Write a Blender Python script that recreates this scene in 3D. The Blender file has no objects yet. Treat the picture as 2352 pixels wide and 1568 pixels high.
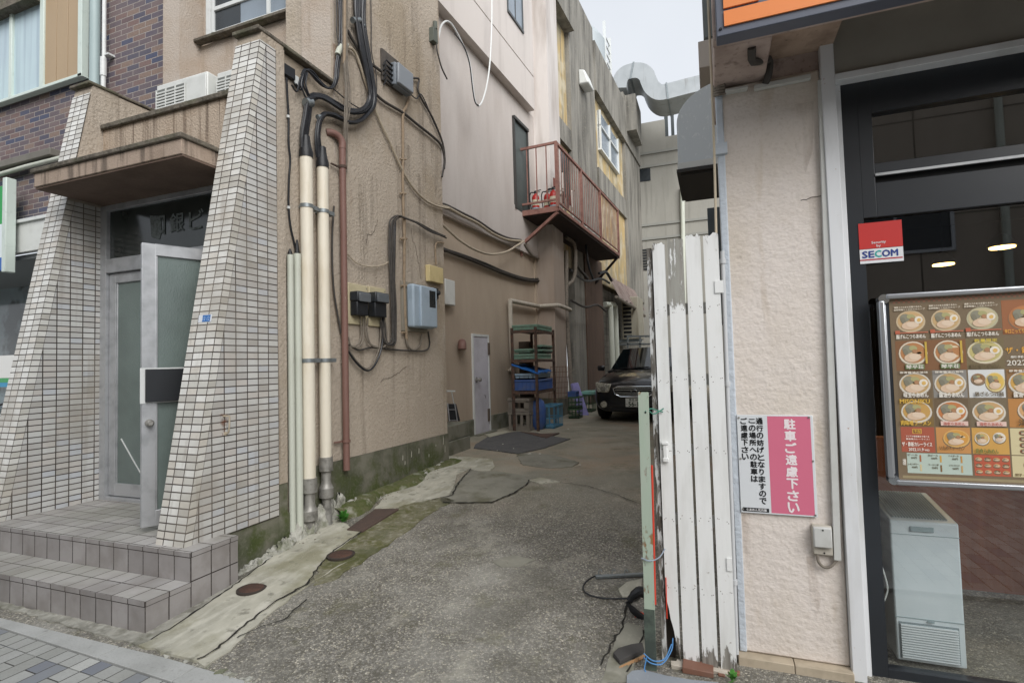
import bpy, bmesh, math, random
from mathutils import Vector, Matrix
random.seed(7)
SC = bpy.context.scene
COL = SC.collection
# ------------------------------------------------------------------ camera model (photo measured in 2352 x 1568 px)
F = 1700*2352/3276; H = 1.5
PIT, ROL, YAW = math.radians(2.46), math.radians(-1.535), math.radians(-20.7)
_cp, _sp = math.cos(PIT), math.sin(PIT)
FW = Vector((math.sin(YAW)*_cp, math.cos(YAW)*_cp, _sp))
_rt = Vector((math.cos(YAW), -math.sin(YAW), 0)); _up = _rt.cross(FW)
RR = math.cos(ROL)*_rt + math.sin(ROL)*_up; UU = -math.sin(ROL)*_rt + math.cos(ROL)*_up
EYE = Vector((0, 0, H))
def ray(u, v): return FW + RR*((u-1176)/F) - UU*((v-784)/F)
def onz(u, v, z): d = ray(u, v); return EYE + d*((z-H)/d.z)
def onx(u, v, x): d = ray(u, v); return EYE + d*(x/d.x)
def ony(u, v, y): d = ray(u, v); return EYE + d*(y/d.y)
def gz(x, y):                       # the alley climbs gently from the pavement
    s = min(1, max(0, (x+1.0)/.9)); y0 = 2.1+.95*s*s*(3-2*s)      # level in front of the shop on the right
    t = (y-y0)/(6.1-y0)
    t = 0 if t < 0 else (1 if t > 1 else t)
    return .32*t
def ong(u, v, dz=0):
    z = .1
    for _ in range(25):
        p = onz(u, v, z); z = gz(p.x, p.y)+dz
    return onz(u, v, z)
class Fr:                           # a vertical wall plane: s along it, o out of it (towards the alley), z up
    def __init__(s, x0, y0, deg):
        a = math.radians(deg); s.o0 = Vector((x0, y0, 0)); s.d = Vector((math.sin(a), math.cos(a), 0)); s.n = Vector((math.cos(a), -math.sin(a), 0)); s.a = a
    def P(s, t, o, z): return s.o0 + s.d*t + s.n*o + Vector((0, 0, z))
    def at(s, u, v, o=0):
        d = ray(u, v); q = s.o0 + s.n*o; k = (q-EYE).dot(s.n)/d.dot(s.n); p = EYE + d*k
        return ((p-q).dot(s.d), p.z)
    def pt(s, u, v, o=0): t, z = s.at(u, v, o); return s.P(t, o, z)
# ------------------------------------------------------------------ mesh builder
def wloc(o):
    l = Vector((0, 0, 0))
    while o: l = l + o.location; o = o.parent
    return l
class MB:
    def __init__(s): s.v = []; s.f = []; s.m = []; s.c = []; s.uv = []; s.cm = 0; s.cc = (1, 1, 1); s.xf = None
    def add(s, vs, fs, uvs=None):
        b = len(s.v)
        if s.xf: vs = [s.xf(*p) for p in vs]
        s.v += [Vector(p) for p in vs]
        for i, f in enumerate(fs):
            s.f.append([b+k for k in f]); s.m.append(s.cm); s.c.append(s.cc); s.uv.append(uvs[i] if uvs else None)
    def quad(s, a, b, c, d, uv=None): s.add([a, b, c, d], [(0, 1, 2, 3)], [uv] if uv else None)
    def poly(s, pts): s.add(pts, [tuple(range(len(pts)))])
    def hexa(s, p): s.add(p, [(0, 3, 2, 1), (4, 5, 6, 7), (0, 1, 5, 4), (1, 2, 6, 5), (2, 3, 7, 6), (3, 0, 4, 7)])
    def box(s, x0, x1, y0, y1, z0, z1):
        s.hexa([(x0, y0, z0), (x1, y0, z0), (x1, y1, z0), (x0, y1, z0), (x0, y0, z1), (x1, y0, z1), (x1, y1, z1), (x0, y1, z1)])
    def fbox(s, fr, s0, s1, o0, o1, z0, z1):
        P = fr.P
        s.hexa([P(s0, o1, z0), P(s0, o0, z0), P(s1, o0, z0), P(s1, o1, z0)][::-1] + [P(s0, o1, z1), P(s0, o0, z1), P(s1, o0, z1), P(s1, o1, z1)][::-1])
    def bar(s, a, b, w, h=None, up=(0, 0, 1)):
        h = h or w; a = Vector(a); b = Vector(b); d = (b-a).normalized(); up = Vector(up)
        x = d.cross(up)
        if x.length < 1e-3: x = d.cross(Vector((1, 0, 0)))
        x.normalize(); y = x.cross(d)
        x = x*(w/2); y = y*(h/2)
        s.hexa([a-x-y, a+x-y, a+x+y, a-x+y, b-x-y, b+x-y, b+x+y, b-x+y])
    def tube(s, pts, r, n=8, cap=True, smooth=0):
        pts = [Vector(p) for p in pts]
        if smooth and len(pts) > 2: pts = crom(pts, smooth)
        rs = r if isinstance(r, (list, tuple)) else [r]*len(pts)
        if len(rs) != len(pts): rs = [rs[min(len(rs)-1, int(i*len(rs)/len(pts)))] for i in range(len(pts))]
        vs = []; ref = None
        for i, p in enumerate(pts):
            d = (pts[min(i+1, len(pts)-1)] - pts[max(i-1, 0)])
            if d.length < 1e-9: d = Vector((0, 0, 1))
            d.normalize()
            if ref is None: ref = d.orthogonal().normalized()
            ref = (ref - d*ref.dot(d))
            if ref.length < 1e-5: ref = d.orthogonal()
            ref.normalize(); q = d.cross(ref)
            for k in range(n):
                a = 2*math.pi*k/n; vs.append(p + (ref*math.cos(a)+q*math.sin(a))*rs[i])
        fs = [(i*n+k, i*n+(k+1) % n, (i+1)*n+(k+1) % n, (i+1)*n+k) for i in range(len(pts)-1) for k in range(n)]
        if cap: fs += [tuple(range(n))[::-1], tuple((len(pts)-1)*n+k for k in range(n))]
        s.add(vs, fs)
    def lathe(s, prof, c, n=24, ax=2):
        vs = []; c = Vector(c)
        for r, h in prof:
            for k in range(n):
                a = 2*math.pi*k/n; p = (r*math.cos(a), r*math.sin(a), h)
                if ax == 1: p = (p[0], p[2], -p[1])
                if ax == 0: p = (p[2], p[0], p[1])
                vs.append(c+Vector(p))
        m = len(prof)
        fs = [(i*n+k, i*n+(k+1) % n, (i+1)*n+(k+1) % n, (i+1)*n+k) for i in range(m-1) for k in range(n)]
        fs += [tuple(range(n))[::-1], tuple((m-1)*n+k for k in range(n))]
        s.add(vs, fs)
    def disc(s, c, rx, ry, xd, yd, n=20, a0=0, a1=2*math.pi):
        c = Vector(c); xd = Vector(xd); yd = Vector(yd)
        full = a1-a0 > 6.28
        s.add([c + xd*rx*math.cos(a0+(a1-a0)*k/(n if full else n-1)) + yd*ry*math.sin(a0+(a1-a0)*k/(n if full else n-1)) for k in range(n)], [tuple(range(n))])
    def text(s, t, o, xd, yd, size, off=0., nrm=0.0006, fit=None, lift=True):
        cu = bpy.data.curves.new('t', 'FONT'); cu.body = t; cu.size = size; cu.offset = off; cu.align_x = 'LEFT'; cu.offset = 0
        cu.resolution_u = 2
        ob = bpy.data.objects.new('t', cu); COL.objects.link(ob)
        me = bpy.data.meshes.new_from_object(ob.evaluated_get(bpy.context.evaluated_depsgraph_get()))
        bpy.data.objects.remove(ob); bpy.data.curves.remove(cu)
        vs = [v.co.copy() for v in me.vertices]; fs = [tuple(p.vertices) for p in me.polygons]
        bpy.data.meshes.remove(me)
        if not vs: return
        x0 = min(v.x for v in vs); x1 = max(v.x for v in vs); y0 = min(v.y for v in vs); y1 = max(v.y for v in vs)
        kx = ky = 1
        if fit: kx = fit[0]/max(1e-6, x1-x0); ky = fit[1]/max(1e-6, y1-y0)
        if fit: vs = [Vector(((v.x-x0)*kx, (v.y-y0)*ky, 0)) for v in vs]
        o = Vector(o); xd = Vector(xd); yd = Vector(yd); nn = xd.cross(yd)*nrm
        for dx, dy in (((0, 0),) if off <= 0 else ((-off*.5, 0), (off*.5, 0), (0, off*.5), (0, -off*.5))):
            s.add([o + xd*(v.x+dx) + yd*(v.y+dy) + nn*(1+.02*dx/max(off, 1e-6)+.03*dy/max(off, 1e-6)) for v in vs], fs)
    def build(s, name, mat, parent=None, bev=0, local=False, smooth=False, seg=2, label=None, cat=None, group=None, kind=None, ang=35):
        me = bpy.data.meshes.new(name)
        if local: L = Vector((0, 0, 0)); loc = Vector((0, 0, 0))
        elif parent: L = wloc(parent); loc = Vector((0, 0, 0))
        else:
            xs = [v.x for v in s.v]; ys = [v.y for v in s.v]; zs = [v.z for v in s.v]
            L = Vector(((min(xs)+max(xs))/2, (min(ys)+max(ys))/2, min(zs))); loc = L
            if kind == 'structure': L = loc = Vector((0, 0, 0))
        me.from_pydata([v-L for v in s.v], [], s.f)
        mats = mat if isinstance(mat, (list, tuple)) else [mat]
        for m in mats: me.materials.append(m)
        for p, mi in zip(me.polygons, s.m): p.material_index = min(mi, len(mats)-1)
        me.uv_layers.new(name='UVMap'); me.color_attributes.new('Col', 'FLOAT_COLOR', 'CORNER')
        me.update(); uvl = me.uv_layers['UVMap']; ca = me.color_attributes['Col']
        for p, u, c in zip(me.polygons, s.uv, s.c):
            n = p.normal; ax = max(range(3), key=lambda k: abs(n[k]))
            for j, li in enumerate(p.loop_indices):
                w = me.vertices[me.loops[li].vertex_index].co + L
                if u: uvl.data[li].uv = u[j]
                else: uvl.data[li].uv = (w.y, w.z) if ax == 0 else ((w.x, w.z) if ax == 1 else (w.x, w.y))
                ca.data[li].color = (c[0], c[1], c[2], 1)
        bm = bmesh.new(); bm.from_mesh(me)
        if bev or smooth:
            bmesh.ops.remove_doubles(bm, verts=bm.verts, dist=1e-5)
        bmesh.ops.recalc_face_normals(bm, faces=bm.faces) if (bev or smooth) else None
        bm.to_mesh(me); bm.free()
        o = bpy.data.objects.new(name, me); COL.objects.link(o); o.location = loc
        if parent: o.parent = parent
        if bev:
            b = o.modifiers.new('b', 'BEVEL'); b.width = bev; b.segments = seg; b.limit_method = 'ANGLE'; b.angle_limit = math.radians(30)
        if smooth or bev:
            for p in me.polygons: p.use_smooth = True
            try: me.set_sharp_from_angle(angle=math.radians(ang))
            except Exception: pass
        tag(o, label, cat, group, kind)
        return o
def crom(p, k):
    out = []
    q = [p[0]*2-p[1]] + p + [p[-1]*2-p[-2]]
    for i in range(1, len(q)-2):
        a, b, c, d = q[i-1:i+3]
        for j in range(k):
            t = j/k
            out.append(.5*((2*b)+(c-a)*t+(2*a-5*b+4*c-d)*t*t+(3*b-a-3*c+d)*t**3))
    out.append(p[-1]); return out
def tag(o, label=None, cat=None, group=None, kind=None):
    if label: o['label'] = label
    if cat: o['category'] = cat
    if group: o['group'] = group
    if kind: o['kind'] = kind
    return o
def thing(name, label, cat, loc=(0, 0, 0), rz=0, group=None):
    o = bpy.data.objects.new(name, None); COL.objects.link(o); o.empty_display_size = .1
    o.location = loc; o.rotation_euler = (0, 0, rz)
    return tag(o, label, cat, group)
def copytree(o, parent=None):
    c = o.copy(); COL.objects.link(c); c.parent = parent
    for ch in list(o.children): copytree(ch, c)
    return c
def one(name, fn, mat, label=None, cat=None, parent=None, **k):
    b = MB(); fn(b); return b.build(name, mat, parent, label=label, cat=cat, **k)
# ------------------------------------------------------------------ materials
def srgb(h):
    h = h.lstrip('#'); c = [int(h[i:i+2], 16)/255 for i in (0, 2, 4)]
    return tuple(x/12.92 if x <= .04045 else ((x+.055)/1.055)**2.4 for x in c)
def C(c): return (*(srgb(c) if isinstance(c, str) else c), 1)
class NT:
    def __init__(s, name):
        s.m = bpy.data.materials.new(name); s.m.use_nodes = True; s.t = s.m.node_tree; s.t.nodes.clear()
        s.out = s.n('ShaderNodeOutputMaterial'); s.p = s.n('ShaderNodeBsdfPrincipled'); s.l(s.p.outputs[0], s.out.inputs[0])
        s.tc = s.n('ShaderNodeTexCoord')
    def n(s, t, **k):
        x = s.t.nodes.new(t)
        for a, b in k.items(): setattr(x, a, b)
        return x
    def l(s, a, b): s.t.links.new(a, b)
    def map(s, co, sc, rot=(0, 0, 0)):
        m = s.n('ShaderNodeMapping'); s.l(co, m.inputs[0]); m.inputs['Scale'].default_value = sc if isinstance(sc, tuple) else (sc, sc, sc); m.inputs['Rotation'].default_value = rot
        return m.outputs[0]
    def co(s, c): return s.tc.outputs['UV'] if c == 'U' else s.tc.outputs['Object']
    def tex(s, kind, sc, c='O', det=4, rough=.55, dist=0):
        v = s.map(s.co(c), sc)
        if kind == 'n':
            x = s.n('ShaderNodeTexNoise'); x.inputs['Scale'].default_value = 1; x.inputs['Detail'].default_value = det; x.inputs['Roughness'].default_value = rough; x.inputs['Distortion'].default_value = dist
            s.l(v, x.inputs['Vector']); return x.outputs['Fac']
        x = s.n('ShaderNodeTexVoronoi'); x.inputs['Scale'].default_value = 1; s.l(v, x.inputs['Vector'])
        if kind == 'v': return x.outputs['Distance']
        if kind == 'c':
            sp = s.n('ShaderNodeSeparateColor'); s.l(x.outputs['Color'], sp.inputs[0]); return sp.outputs[0]
        x.feature = 'DISTANCE_TO_EDGE'; return x.outputs['Distance']
    def rmp(s, f, lo, hi):
        r = s.n('ShaderNodeMapRange'); r.clamp = True; s.l(f, r.inputs[0]); r.inputs[1].default_value = lo; r.inputs[2].default_value = hi; return r.outputs[0]
    def mul(s, a, b, op='MULTIPLY'):
        m = s.n('ShaderNodeMath', operation=op)
        for i, q in enumerate((a, b)):
            if isinstance(q, (int, float)): m.inputs[i].default_value = q
            else: s.l(q, m.inputs[i])
        return m.outputs[0]
    def mix(s, a, b, f):
        m = s.n('ShaderNodeMix', data_type='RGBA')
        for i, q in ((6, a), (7, b)):
            if isinstance(q, tuple): m.inputs[i].default_value = q
            else: s.l(q, m.inputs[i])
        if isinstance(f, (int, float)): m.inputs[0].default_value = f
        else: s.l(f, m.inputs[0])
        return m.outputs[2]
    def ramp(s, f, stops, const=False):
        r = s.n('ShaderNodeValToRGB'); e = r.color_ramp
        if const: e.interpolation = 'CONSTANT'
        while len(e.elements) < len(stops): e.elements.new(.5)
        for q, (p, c) in zip(e.elements, stops): q.position = p; q.color = C(c)
        s.l(f, r.inputs[0]); return r.outputs[0]
    def bump(s, hs, base=None):
        prev = base
        for h, st, di in hs:
            b = s.n('ShaderNodeBump'); b.inputs['Strength'].default_value = st; b.inputs['Distance'].default_value = di
            s.l(h, b.inputs['Height'])
            if prev: s.l(prev, b.inputs['Normal'])
            prev = b.outputs[0]
        if prev: s.l(prev, s.p.inputs['Normal'])
    def zmask(s, z0, z1):      # 1 below z0, 0 above z1 (world height: where moss grows and the column turns darker)
        g = s.n('ShaderNodeNewGeometry'); sp = s.n('ShaderNodeSeparateXYZ'); s.l(g.outputs['Position'], sp.inputs[0])
        return s.rmp(sp.outputs[2], z1, z0)
    def fin(s, col, r=.6, m=0, spec=.5):
        if isinstance(col, tuple): s.p.inputs['Base Color'].default_value = col
        else: s.l(col, s.p.inputs['Base Color'])
        if isinstance(r, (int, float)): s.p.inputs['Roughness'].default_value = r
        else: s.l(r, s.p.inputs['Roughness'])
        s.p.inputs['Metallic'].default_value = m; s.p.inputs['Specular IOR Level'].default_value = spec
        return s.m
def mat(name, col, r=.6, m=0, L=(), B=(), spec=.5, c='O'):
    t = NT(name); x = C(col)
    for l in L:
        k, sc, lo, hi, cc, fac = l[:6]; opt = l[6] if len(l) > 6 else {}
        f = t.rmp(t.tex(k, sc, opt.get('c', c), dist=opt.get('dist', 0)), lo, hi)
        if 'z' in opt: f = t.mul(f, t.zmask(*opt['z']))
        x = t.mix(x, C(cc), t.mul(f, fac))
    t.bump([(t.tex(k, sc, c), st, di) for k, sc, st, di in B])
    return t.fin(x, r, m, spec)
def vcmat(name, r=.5, L=()):
    t = NT(name); a = t.n('ShaderNodeVertexColor'); a.layer_name = 'Col'; x = a.outputs[0]
    for k, sc, lo, hi, cc, fac in L: x = t.mix(x, C(cc), t.mul(t.rmp(t.tex(k, sc), lo, hi), fac))
    return t.fin(x, r)
def tiles(name, w, h, mort, c1, c2, cm, r=.3, bmp=.003, off=0., L=(), freq=2, ramp=None, dirt=None, spec=.5, mrow=None, wav=.25):
    t = NT(name); b = t.n('ShaderNodeTexBrick'); b.offset = off; b.offset_frequency = freq; b.squash = 1
    t.l(t.tc.outputs['UV'], b.inputs['Vector'])
    for k, v in (('Scale', 1), ('Mortar Size', mort), ('Mortar Smooth', .15), ('Bias', 0), ('Brick Width', w), ('Row Height', h)): b.inputs[k].default_value = v
    if ramp:
        b.inputs['Color1'].default_value = (0, 0, 0, 1); b.inputs['Color2'].default_value = (1, 1, 1, 1); b.inputs['Mortar'].default_value = (.5, .5, .5, 1)
        x = t.ramp(b.outputs['Color'], ramp, True); x = t.mix(x, C(cm), b.outputs['Fac'])
    else:
        b.inputs['Color1'].default_value = C(c1); b.inputs['Color2'].default_value = C(c2); b.inputs['Mortar'].default_value = C(cm); x = b.outputs['Color']
    for l in L:
        k, sc, lo, hi, cc, fac = l[:6]; f = t.rmp(t.tex(k, sc), lo, hi)
        if len(l) > 6: f = t.mul(f, t.zmask(*l[6]['z']))
        x = t.mix(x, C(cc), t.mul(f, fac))
    inv = t.mul(1, b.outputs['Fac'], 'SUBTRACT')
    t.bump([(t.tex('n', 9), wav, .01), (t.tex('n', 90), .12, .002), (inv, 1, bmp)])
    rr = t.mix((r, r, r, 1), (.9, .9, .9, 1), b.outputs['Fac'])
    return t.fin(x, rr, 0, spec)
# ------------------------------------------------------------------ material library
STUC = mat('stucco_spray', '#b0a598', .9, L=[('n', 3, .35, .7, '#9a8d7f', .6), ('n', (9, 9, .8), .55, .75, '#8b7c68', .4), ('n', 70, .52, .68, '#7d6f5f', .6), ('v', 34, .0, .25, '#c4b8a6', .4), ('n', (5, 5, .35), .57, .7, '#6a5e50', .5), ('n', 1.3, .5, .66, '#98886f', .5)],
           B=[('n', 50, .65, .014), ('v', 26, .35, .010), ('n', 160, .5, .004)])
STUCL = mat('stucco_pale', '#b9aea2', .9, L=[('n', 3, .4, .7, '#a8947f', .6), ('n', 60, .55, .7, '#97846f', .35), ('n', (8, 8, .6), .58, .74, '#8a7763', .4)], B=[('n', 55, .7, .012), ('n', 140, .4, .004)])
CANO = mat('canopy_concrete', '#aa9888', .9, L=[('n', (14, 14, .9), .50, .62, '#4d443b', .7), ('n', 5, .45, .7, '#8f7d6d', .6), ('n', 60, .6, .75, '#5d4e43', .5), ('n', (40, 40, 1.5), .62, .7, '#2f2925', .6)], B=[('n', 60, .6, .008)])
COPE = mat('weathered_coping', '#6d665b', .95, L=[('n', 12, .4, .65, '#443f36', .8), ('n', 45, .5, .7, '#8f877a', .5), ('n', 4, .5, .7, '#565a3f', .5)], B=[('n', 50, .8, .01)])
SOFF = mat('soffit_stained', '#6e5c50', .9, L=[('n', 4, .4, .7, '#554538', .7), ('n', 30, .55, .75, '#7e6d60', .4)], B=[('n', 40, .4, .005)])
BASE = mat('mossy_base', '#777567', .95, L=[('n', 3, .42, .62, '#4a4b3e', .8), ('n', 6, .45, .62, '#47521f', .8, {'z': (.35, .75)}), ('n', 2, .5, .62, '#39451b', .6, {'z': (.3, .62)}), ('n', 45, .5, .75, '#7d7b6e', .4), ('n', (20, 20, 1), .68, .74, '#9d9a8c', .4)],
           B=[('n', 35, .6, .01), ('n', 150, .4, .003)])
TILW = tiles('pillar_tile', .1, .05, .0042, '#c6c4bc', '#a8a59d', '#423a35', .3, .004, ramp=[(0, '#c9c9c6'), (.25, '#c1c0bc'), (.45, '#cdcdc9'), (.62, '#bbb9b5'), (.75, '#c6c2bc'), (.88, '#c2c5c8'), (.96, '#b3b0aa')], L=[('n', (2.2, 2.2, 1.2), .45, .68, '#978f82', .5), ('n', (9, 9, .5), .58, .7, '#857b6e', .35), ('n', 25, .6, .8, '#c9c6bb', .3)], spec=.5, wav=.6)
TILC = tiles('pillar_corner_tile', .095, .05, .0042, '#cfcdc6', '#b4b1a9', '#423a35', .18, .004, ramp=[(0, '#dad9d3'), (.25, '#cbc9c1'), (.5, '#e0dfd9'), (.7, '#c0bdb5'), (.85, '#d2cdc3')], L=[('n', (2.2, 2.2, 1.2), .45, .68, '#a09788', .45), ('n', (9, 9, .5), .6, .7, '#8d8376', .35)], spec=.6, wav=.6)
TILF = tiles('floor_tile', .144, .15, .004, '#b3b0ac', '#9d9a97', '#37302d', .5, .004, L=[('n', 5, .4, .7, '#777069', .5), ('n', 80, .5, .7, '#a8a39c', .3), ('n', 1.5, .45, .65, '#8b8d7b', .3)])
TILR = tiles('riser_tile', .144, .3, .004, '#a09c9a', '#8b8785', '#37302d', .5, .004, L=[('n', 5, .4, .7, '#6b645e', .6), ('n', 80, .5, .7, '#98928b', .3)])
BRICK = tiles('dark_brick', .205, .066, .0055, '#000', '#fff', '#a8a09a', .7, .006, off=.5, ramp=[(0, '#6a6065'), (.2, '#776868'), (.36, '#575664'), (.5, '#7d6863'), (.64, '#635c66'), (.76, '#50566c'), (.84, '#88756a'), (.93, '#6c5b5c')], L=[('n', 60, .4, .7, '#473f42', .35), ('n', 3, .45, .7, '#7d7472', .25)], spec=.3)
ALU = mat('aluminium', '#b6b8ba', .42, .4, L=[('n', 8, .45, .7, '#808284', .5), ('n', (3, 3, 30), .6, .8, '#c4c5c6', .3)])
ALUW = mat('white_aluminium', '#d5d8d6', .4, L=[('n', 12, .55, .75, '#aeb1ae', .4)])
ALUG = mat('green_white_frame', '#ccd8d0', .45, L=[('n', 12, .55, .75, '#a8b4ac', .4)])
def frost(name, c, r=.25):
    t = NT(name); x = t.mix(C(c), C('#303432'), t.mul(t.rmp(t.tex('n', 2), .35, .75), .35))
    t.bump([(t.tex('v', (120, 120, 60)), .5, .002), (t.tex('n', 3), .25, .02)]); return t.fin(x, r, 0, .6)
FROST = frost('wired_frosted_glass', '#6f7c78'); DARKG = frost('dark_glass', '#20262a', .08); SKYG = frost('painted_sky_glass', '#8c98a3', .12)  # SKYG has a pale sky reflection put into its base colour
CURT = mat('net_curtain_glass', '#bcd2d6', .25, L=[('n', (9, 9, .3), .45, .62, '#94a8b2', .8), ('n', .8, .4, .65, '#a9b8c6', .5)])
TANP = mat('tan_panel', '#ac9576', .55, L=[('n', (3, 3, .6), .4, .7, '#a08a72', .5)])
WPLA = mat('white_plastic', '#d6d8d4', .45, L=[('n', 6, .5, .75, '#b8bab4', .5)])
GPLA = mat('grey_plastic', '#7e858c', .5, L=[('n', 20, .6, .75, '#5f656b', .5)])
CREAM = mat('cream_pipe', '#e0d9c8', .5, L=[('n', (6, 6, 1.5), .5, .72, '#bfae90', .6), ('n', (40, 40, 3), .66, .75, '#8d7b60', .5)])
PGRAY = mat('pale_grey_pipe', '#c3c7ba', .5, L=[('n', (6, 6, 1.5), .5, .75, '#a6a898', .6), ('n', (50, 50, 8), .68, .75, '#7d7a6a', .5)])
TEALP = mat('teal_drainpipe', '#9fb0b0', .5, L=[('n', (6, 6, 1), .5, .75, '#859796', .5)])
BLK = mat('black_rubber', '#17181b', .5, L=[('n', 30, .5, .8, '#33363a', .5)])
BLK2 = mat('black_cable', '#1b1d22', .38, L=[('n', 14, .5, .8, '#3a3d42', .5)])
WIRG = mat('weathered_grey_cable', '#7f776c', .75, L=[('n', 20, .45, .7, '#5b544b', .7)])
WIRD = mat('dark_grey_cable', '#46423e', .7, L=[('n', 20, .45, .7, '#2b2927', .7)])
WIRB = mat('beige_cable', '#b5a995', .6, L=[('n', 20, .5, .7, '#8d816e', .6)])
CNDT = mat('painted_conduit', '#97856f', .8, L=[('n', 25, .5, .7, '#766754', .7)], B=[('n', 60, .3, .004)])
BRWN = mat('brown_pipe', '#7c5d54', .6, L=[('n', (8, 8, 2), .45, .7, '#6a4a41', .6), ('n', (40, 40, 5), .68, .74, '#c7b5a8', .6)])
STEEL = mat('flexible_steel', '#9a9892', .5, .4, L=[('n', 20, .45, .7, '#4d4a44', .6)])
GALV = mat('galvanised_clamp', '#8d9496', .45, .6, L=[('n', 30, .5, .7, '#60676a', .5)])
RUST = mat('rusty_iron', '#4e4038', .85, L=[('n', 14, .45, .65, '#6e4f3e', .7), ('n', 60, .5, .7, '#33241f', .6)], B=[('n', 70, .5, .004)])
MORT = mat('white_lime_mortar', '#b4b3a9', .95, L=[('n', 9, .42, .62, '#8a897c', .8), ('n', 25, .5, .7, '#dcdad2', .5), ('n', 6, .52, .66, '#535a33', .7)], B=[('n', 25, 1, .03), ('n', 90, .6, .006)])
BOXB = mat('black_box_plastic', '#1f2226', .45)
MBRD = mat('meter_board', '#c2b898', .6, L=[('n', 6, .5, .7, '#a99e80', .5)])
YBOX = mat('yellowed_box', '#d0bf8e', .6, L=[('n', 9, .5, .7, '#b8a675', .5)])
BLUM = mat('pale_blue_meter', '#a3b3c0', .5, L=[('n', 7, .5, .7, '#8a9aa6', .5), ('n', 30, .68, .75, '#6d7075', .4)])
PAPER = vcmat('printed_colour', .5); PAINTV = vcmat('flat_colour', .6, L=[('n', 8, .5, .8, '#777770', .2)])
LEAF = mat('leaf_green', '#3f7a2c', .6, L=[('n', 20, .4, .7, '#62a23e', .6)])
# ------------------------------------------------------------------ entrance building (left, beige stucco with tiled fin walls)
SW = Fr(-3.33, 3.4, 3.5)
EB = thing('stucco_building', 'beige stucco corner building with white tiled entrance pillars on the left of the alley', 'building', (-4.4, 4, 0))
def f(b):
    b.fbox(SW, .66, 2.61, -.6, 0, .655, 9.5); b.fbox(SW, 0.002, .66, -.17, 0, .655, 4.19)
w = one('side_wall', f, STUC, parent=EB)
def f(b): b.fbox(SW, 0.001, 2.615, -.5, .012, -.2, .652); b.box(-5.6, -3.2605, 2.52, 3.43, -.2, .352); b.box(-3.5, -3.2555, 3.312, 3.403, -.2, .598)
one('concrete_base', f, BASE, parent=EB)
# paint flecks on the mossy base
def f(b):
    for u, v, h in ((1003-78, 1050, 12), (945, 1042, 14), (962, 1034, 13), (1018, 1010, 22), (1022, 1030, 18), (930, 1062, 9), (985, 1045, 8), (1001, 1022, 5)):
        t, z = SW.at(u, v, .0135); hh = h*.0055*.5
        b.poly([SW.P(t-.006, .0145, z-hh), SW.P(t+.004, .0145, z-hh*.8), SW.P(t+.007, .0145, z+hh*.4), SW.P(t, .0145, z+hh)])
one('white_paint_splash', f, mat('white_splash', '#cfcdc0', .8), parent=EB)
# drip stains and hairline cracks that belong to the render
def drips(fr, lst, name, par, o, m):
    b = MB()
    for s_, z, w_, h_ in lst: b.add([fr.P(s_-w_, o, z), fr.P(s_+w_, o, z), fr.P(s_+w_*.7, o, z-h_*.7), fr.P(s_, o, z-h_), fr.P(s_-w_*.8, o, z-h_*.6)], [(0, 1, 2, 3, 4)])
    return b.build(name, m, par, kind='stuff')
def stainmat(name, c, lo, hi, f_, sc):
    t = NT(name); tr = t.n('ShaderNodeBsdfTransparent'); mx = t.n('ShaderNodeMixShader'); t.fin(C(c), .95)
    t.l(t.mul(t.rmp(t.tex('n', sc, det=6), lo, hi), f_), mx.inputs[0]); t.l(tr.outputs[0], mx.inputs[1]); t.l(t.p.outputs[0], mx.inputs[2]); t.l(mx.outputs[0], t.out.inputs[0]); return t.m
DRIP = stainmat('drip_stain', '#5a4f42', .42, .72, .22, (14, 14, 1.2)); RDRIP = stainmat('rust_drip', '#80502f', .45, .68, .4, (16, 16, 2))
_r = random.Random(5)
drips(SW, [(_r.uniform(.7, 2.55), 6.0-_r.random()*2.6, _r.uniform(.03, .10), _r.uniform(.6, 1.6)) for _ in range(22)], 'rain_streaks', EB, .002, DRIP)
drips(SW, [(.98, 4.55, .05, .9), (1.62, 4.6, .05, .9), (1.02, 2.0, .05, .8), (1.75, 1.95, .06, .7), (2.1, 1.95, .05, .6), (.78, 3.6, .03, .8), (2.5, 3.4, .04, 1.2)], 'grime_streaks', EB, .0035, DRIP)
drips(SW, [(.70, 4.62, .05, .5), (.82, 4.3, .03, .4), (.9, 3.25, .02, .25)], 'rust_streaks', EB, .005, RDRIP)
CRK = mat('crack_dark', '#3d352d', .95)
for s_, z, n_, dx, dz in ((1.3, 1.35, 16, .045, .012), (1.9, 3.1, 14, .02, -.05), (1.1, 2.75, 10, .03, .04)):
    def f(b):
        r = random.Random(8); p = SW.P(s_, .003, z)
        for k in range(n_): q = p+SW.d*(dx*r.uniform(.3, 1.4))+Vector((0, 0, dz*r.uniform(-.4, 1.8))); b.bar(p, q, .0035, .001, SW.n); p = q
    one('hairline_crack', f, CRK, parent=EB)
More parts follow.
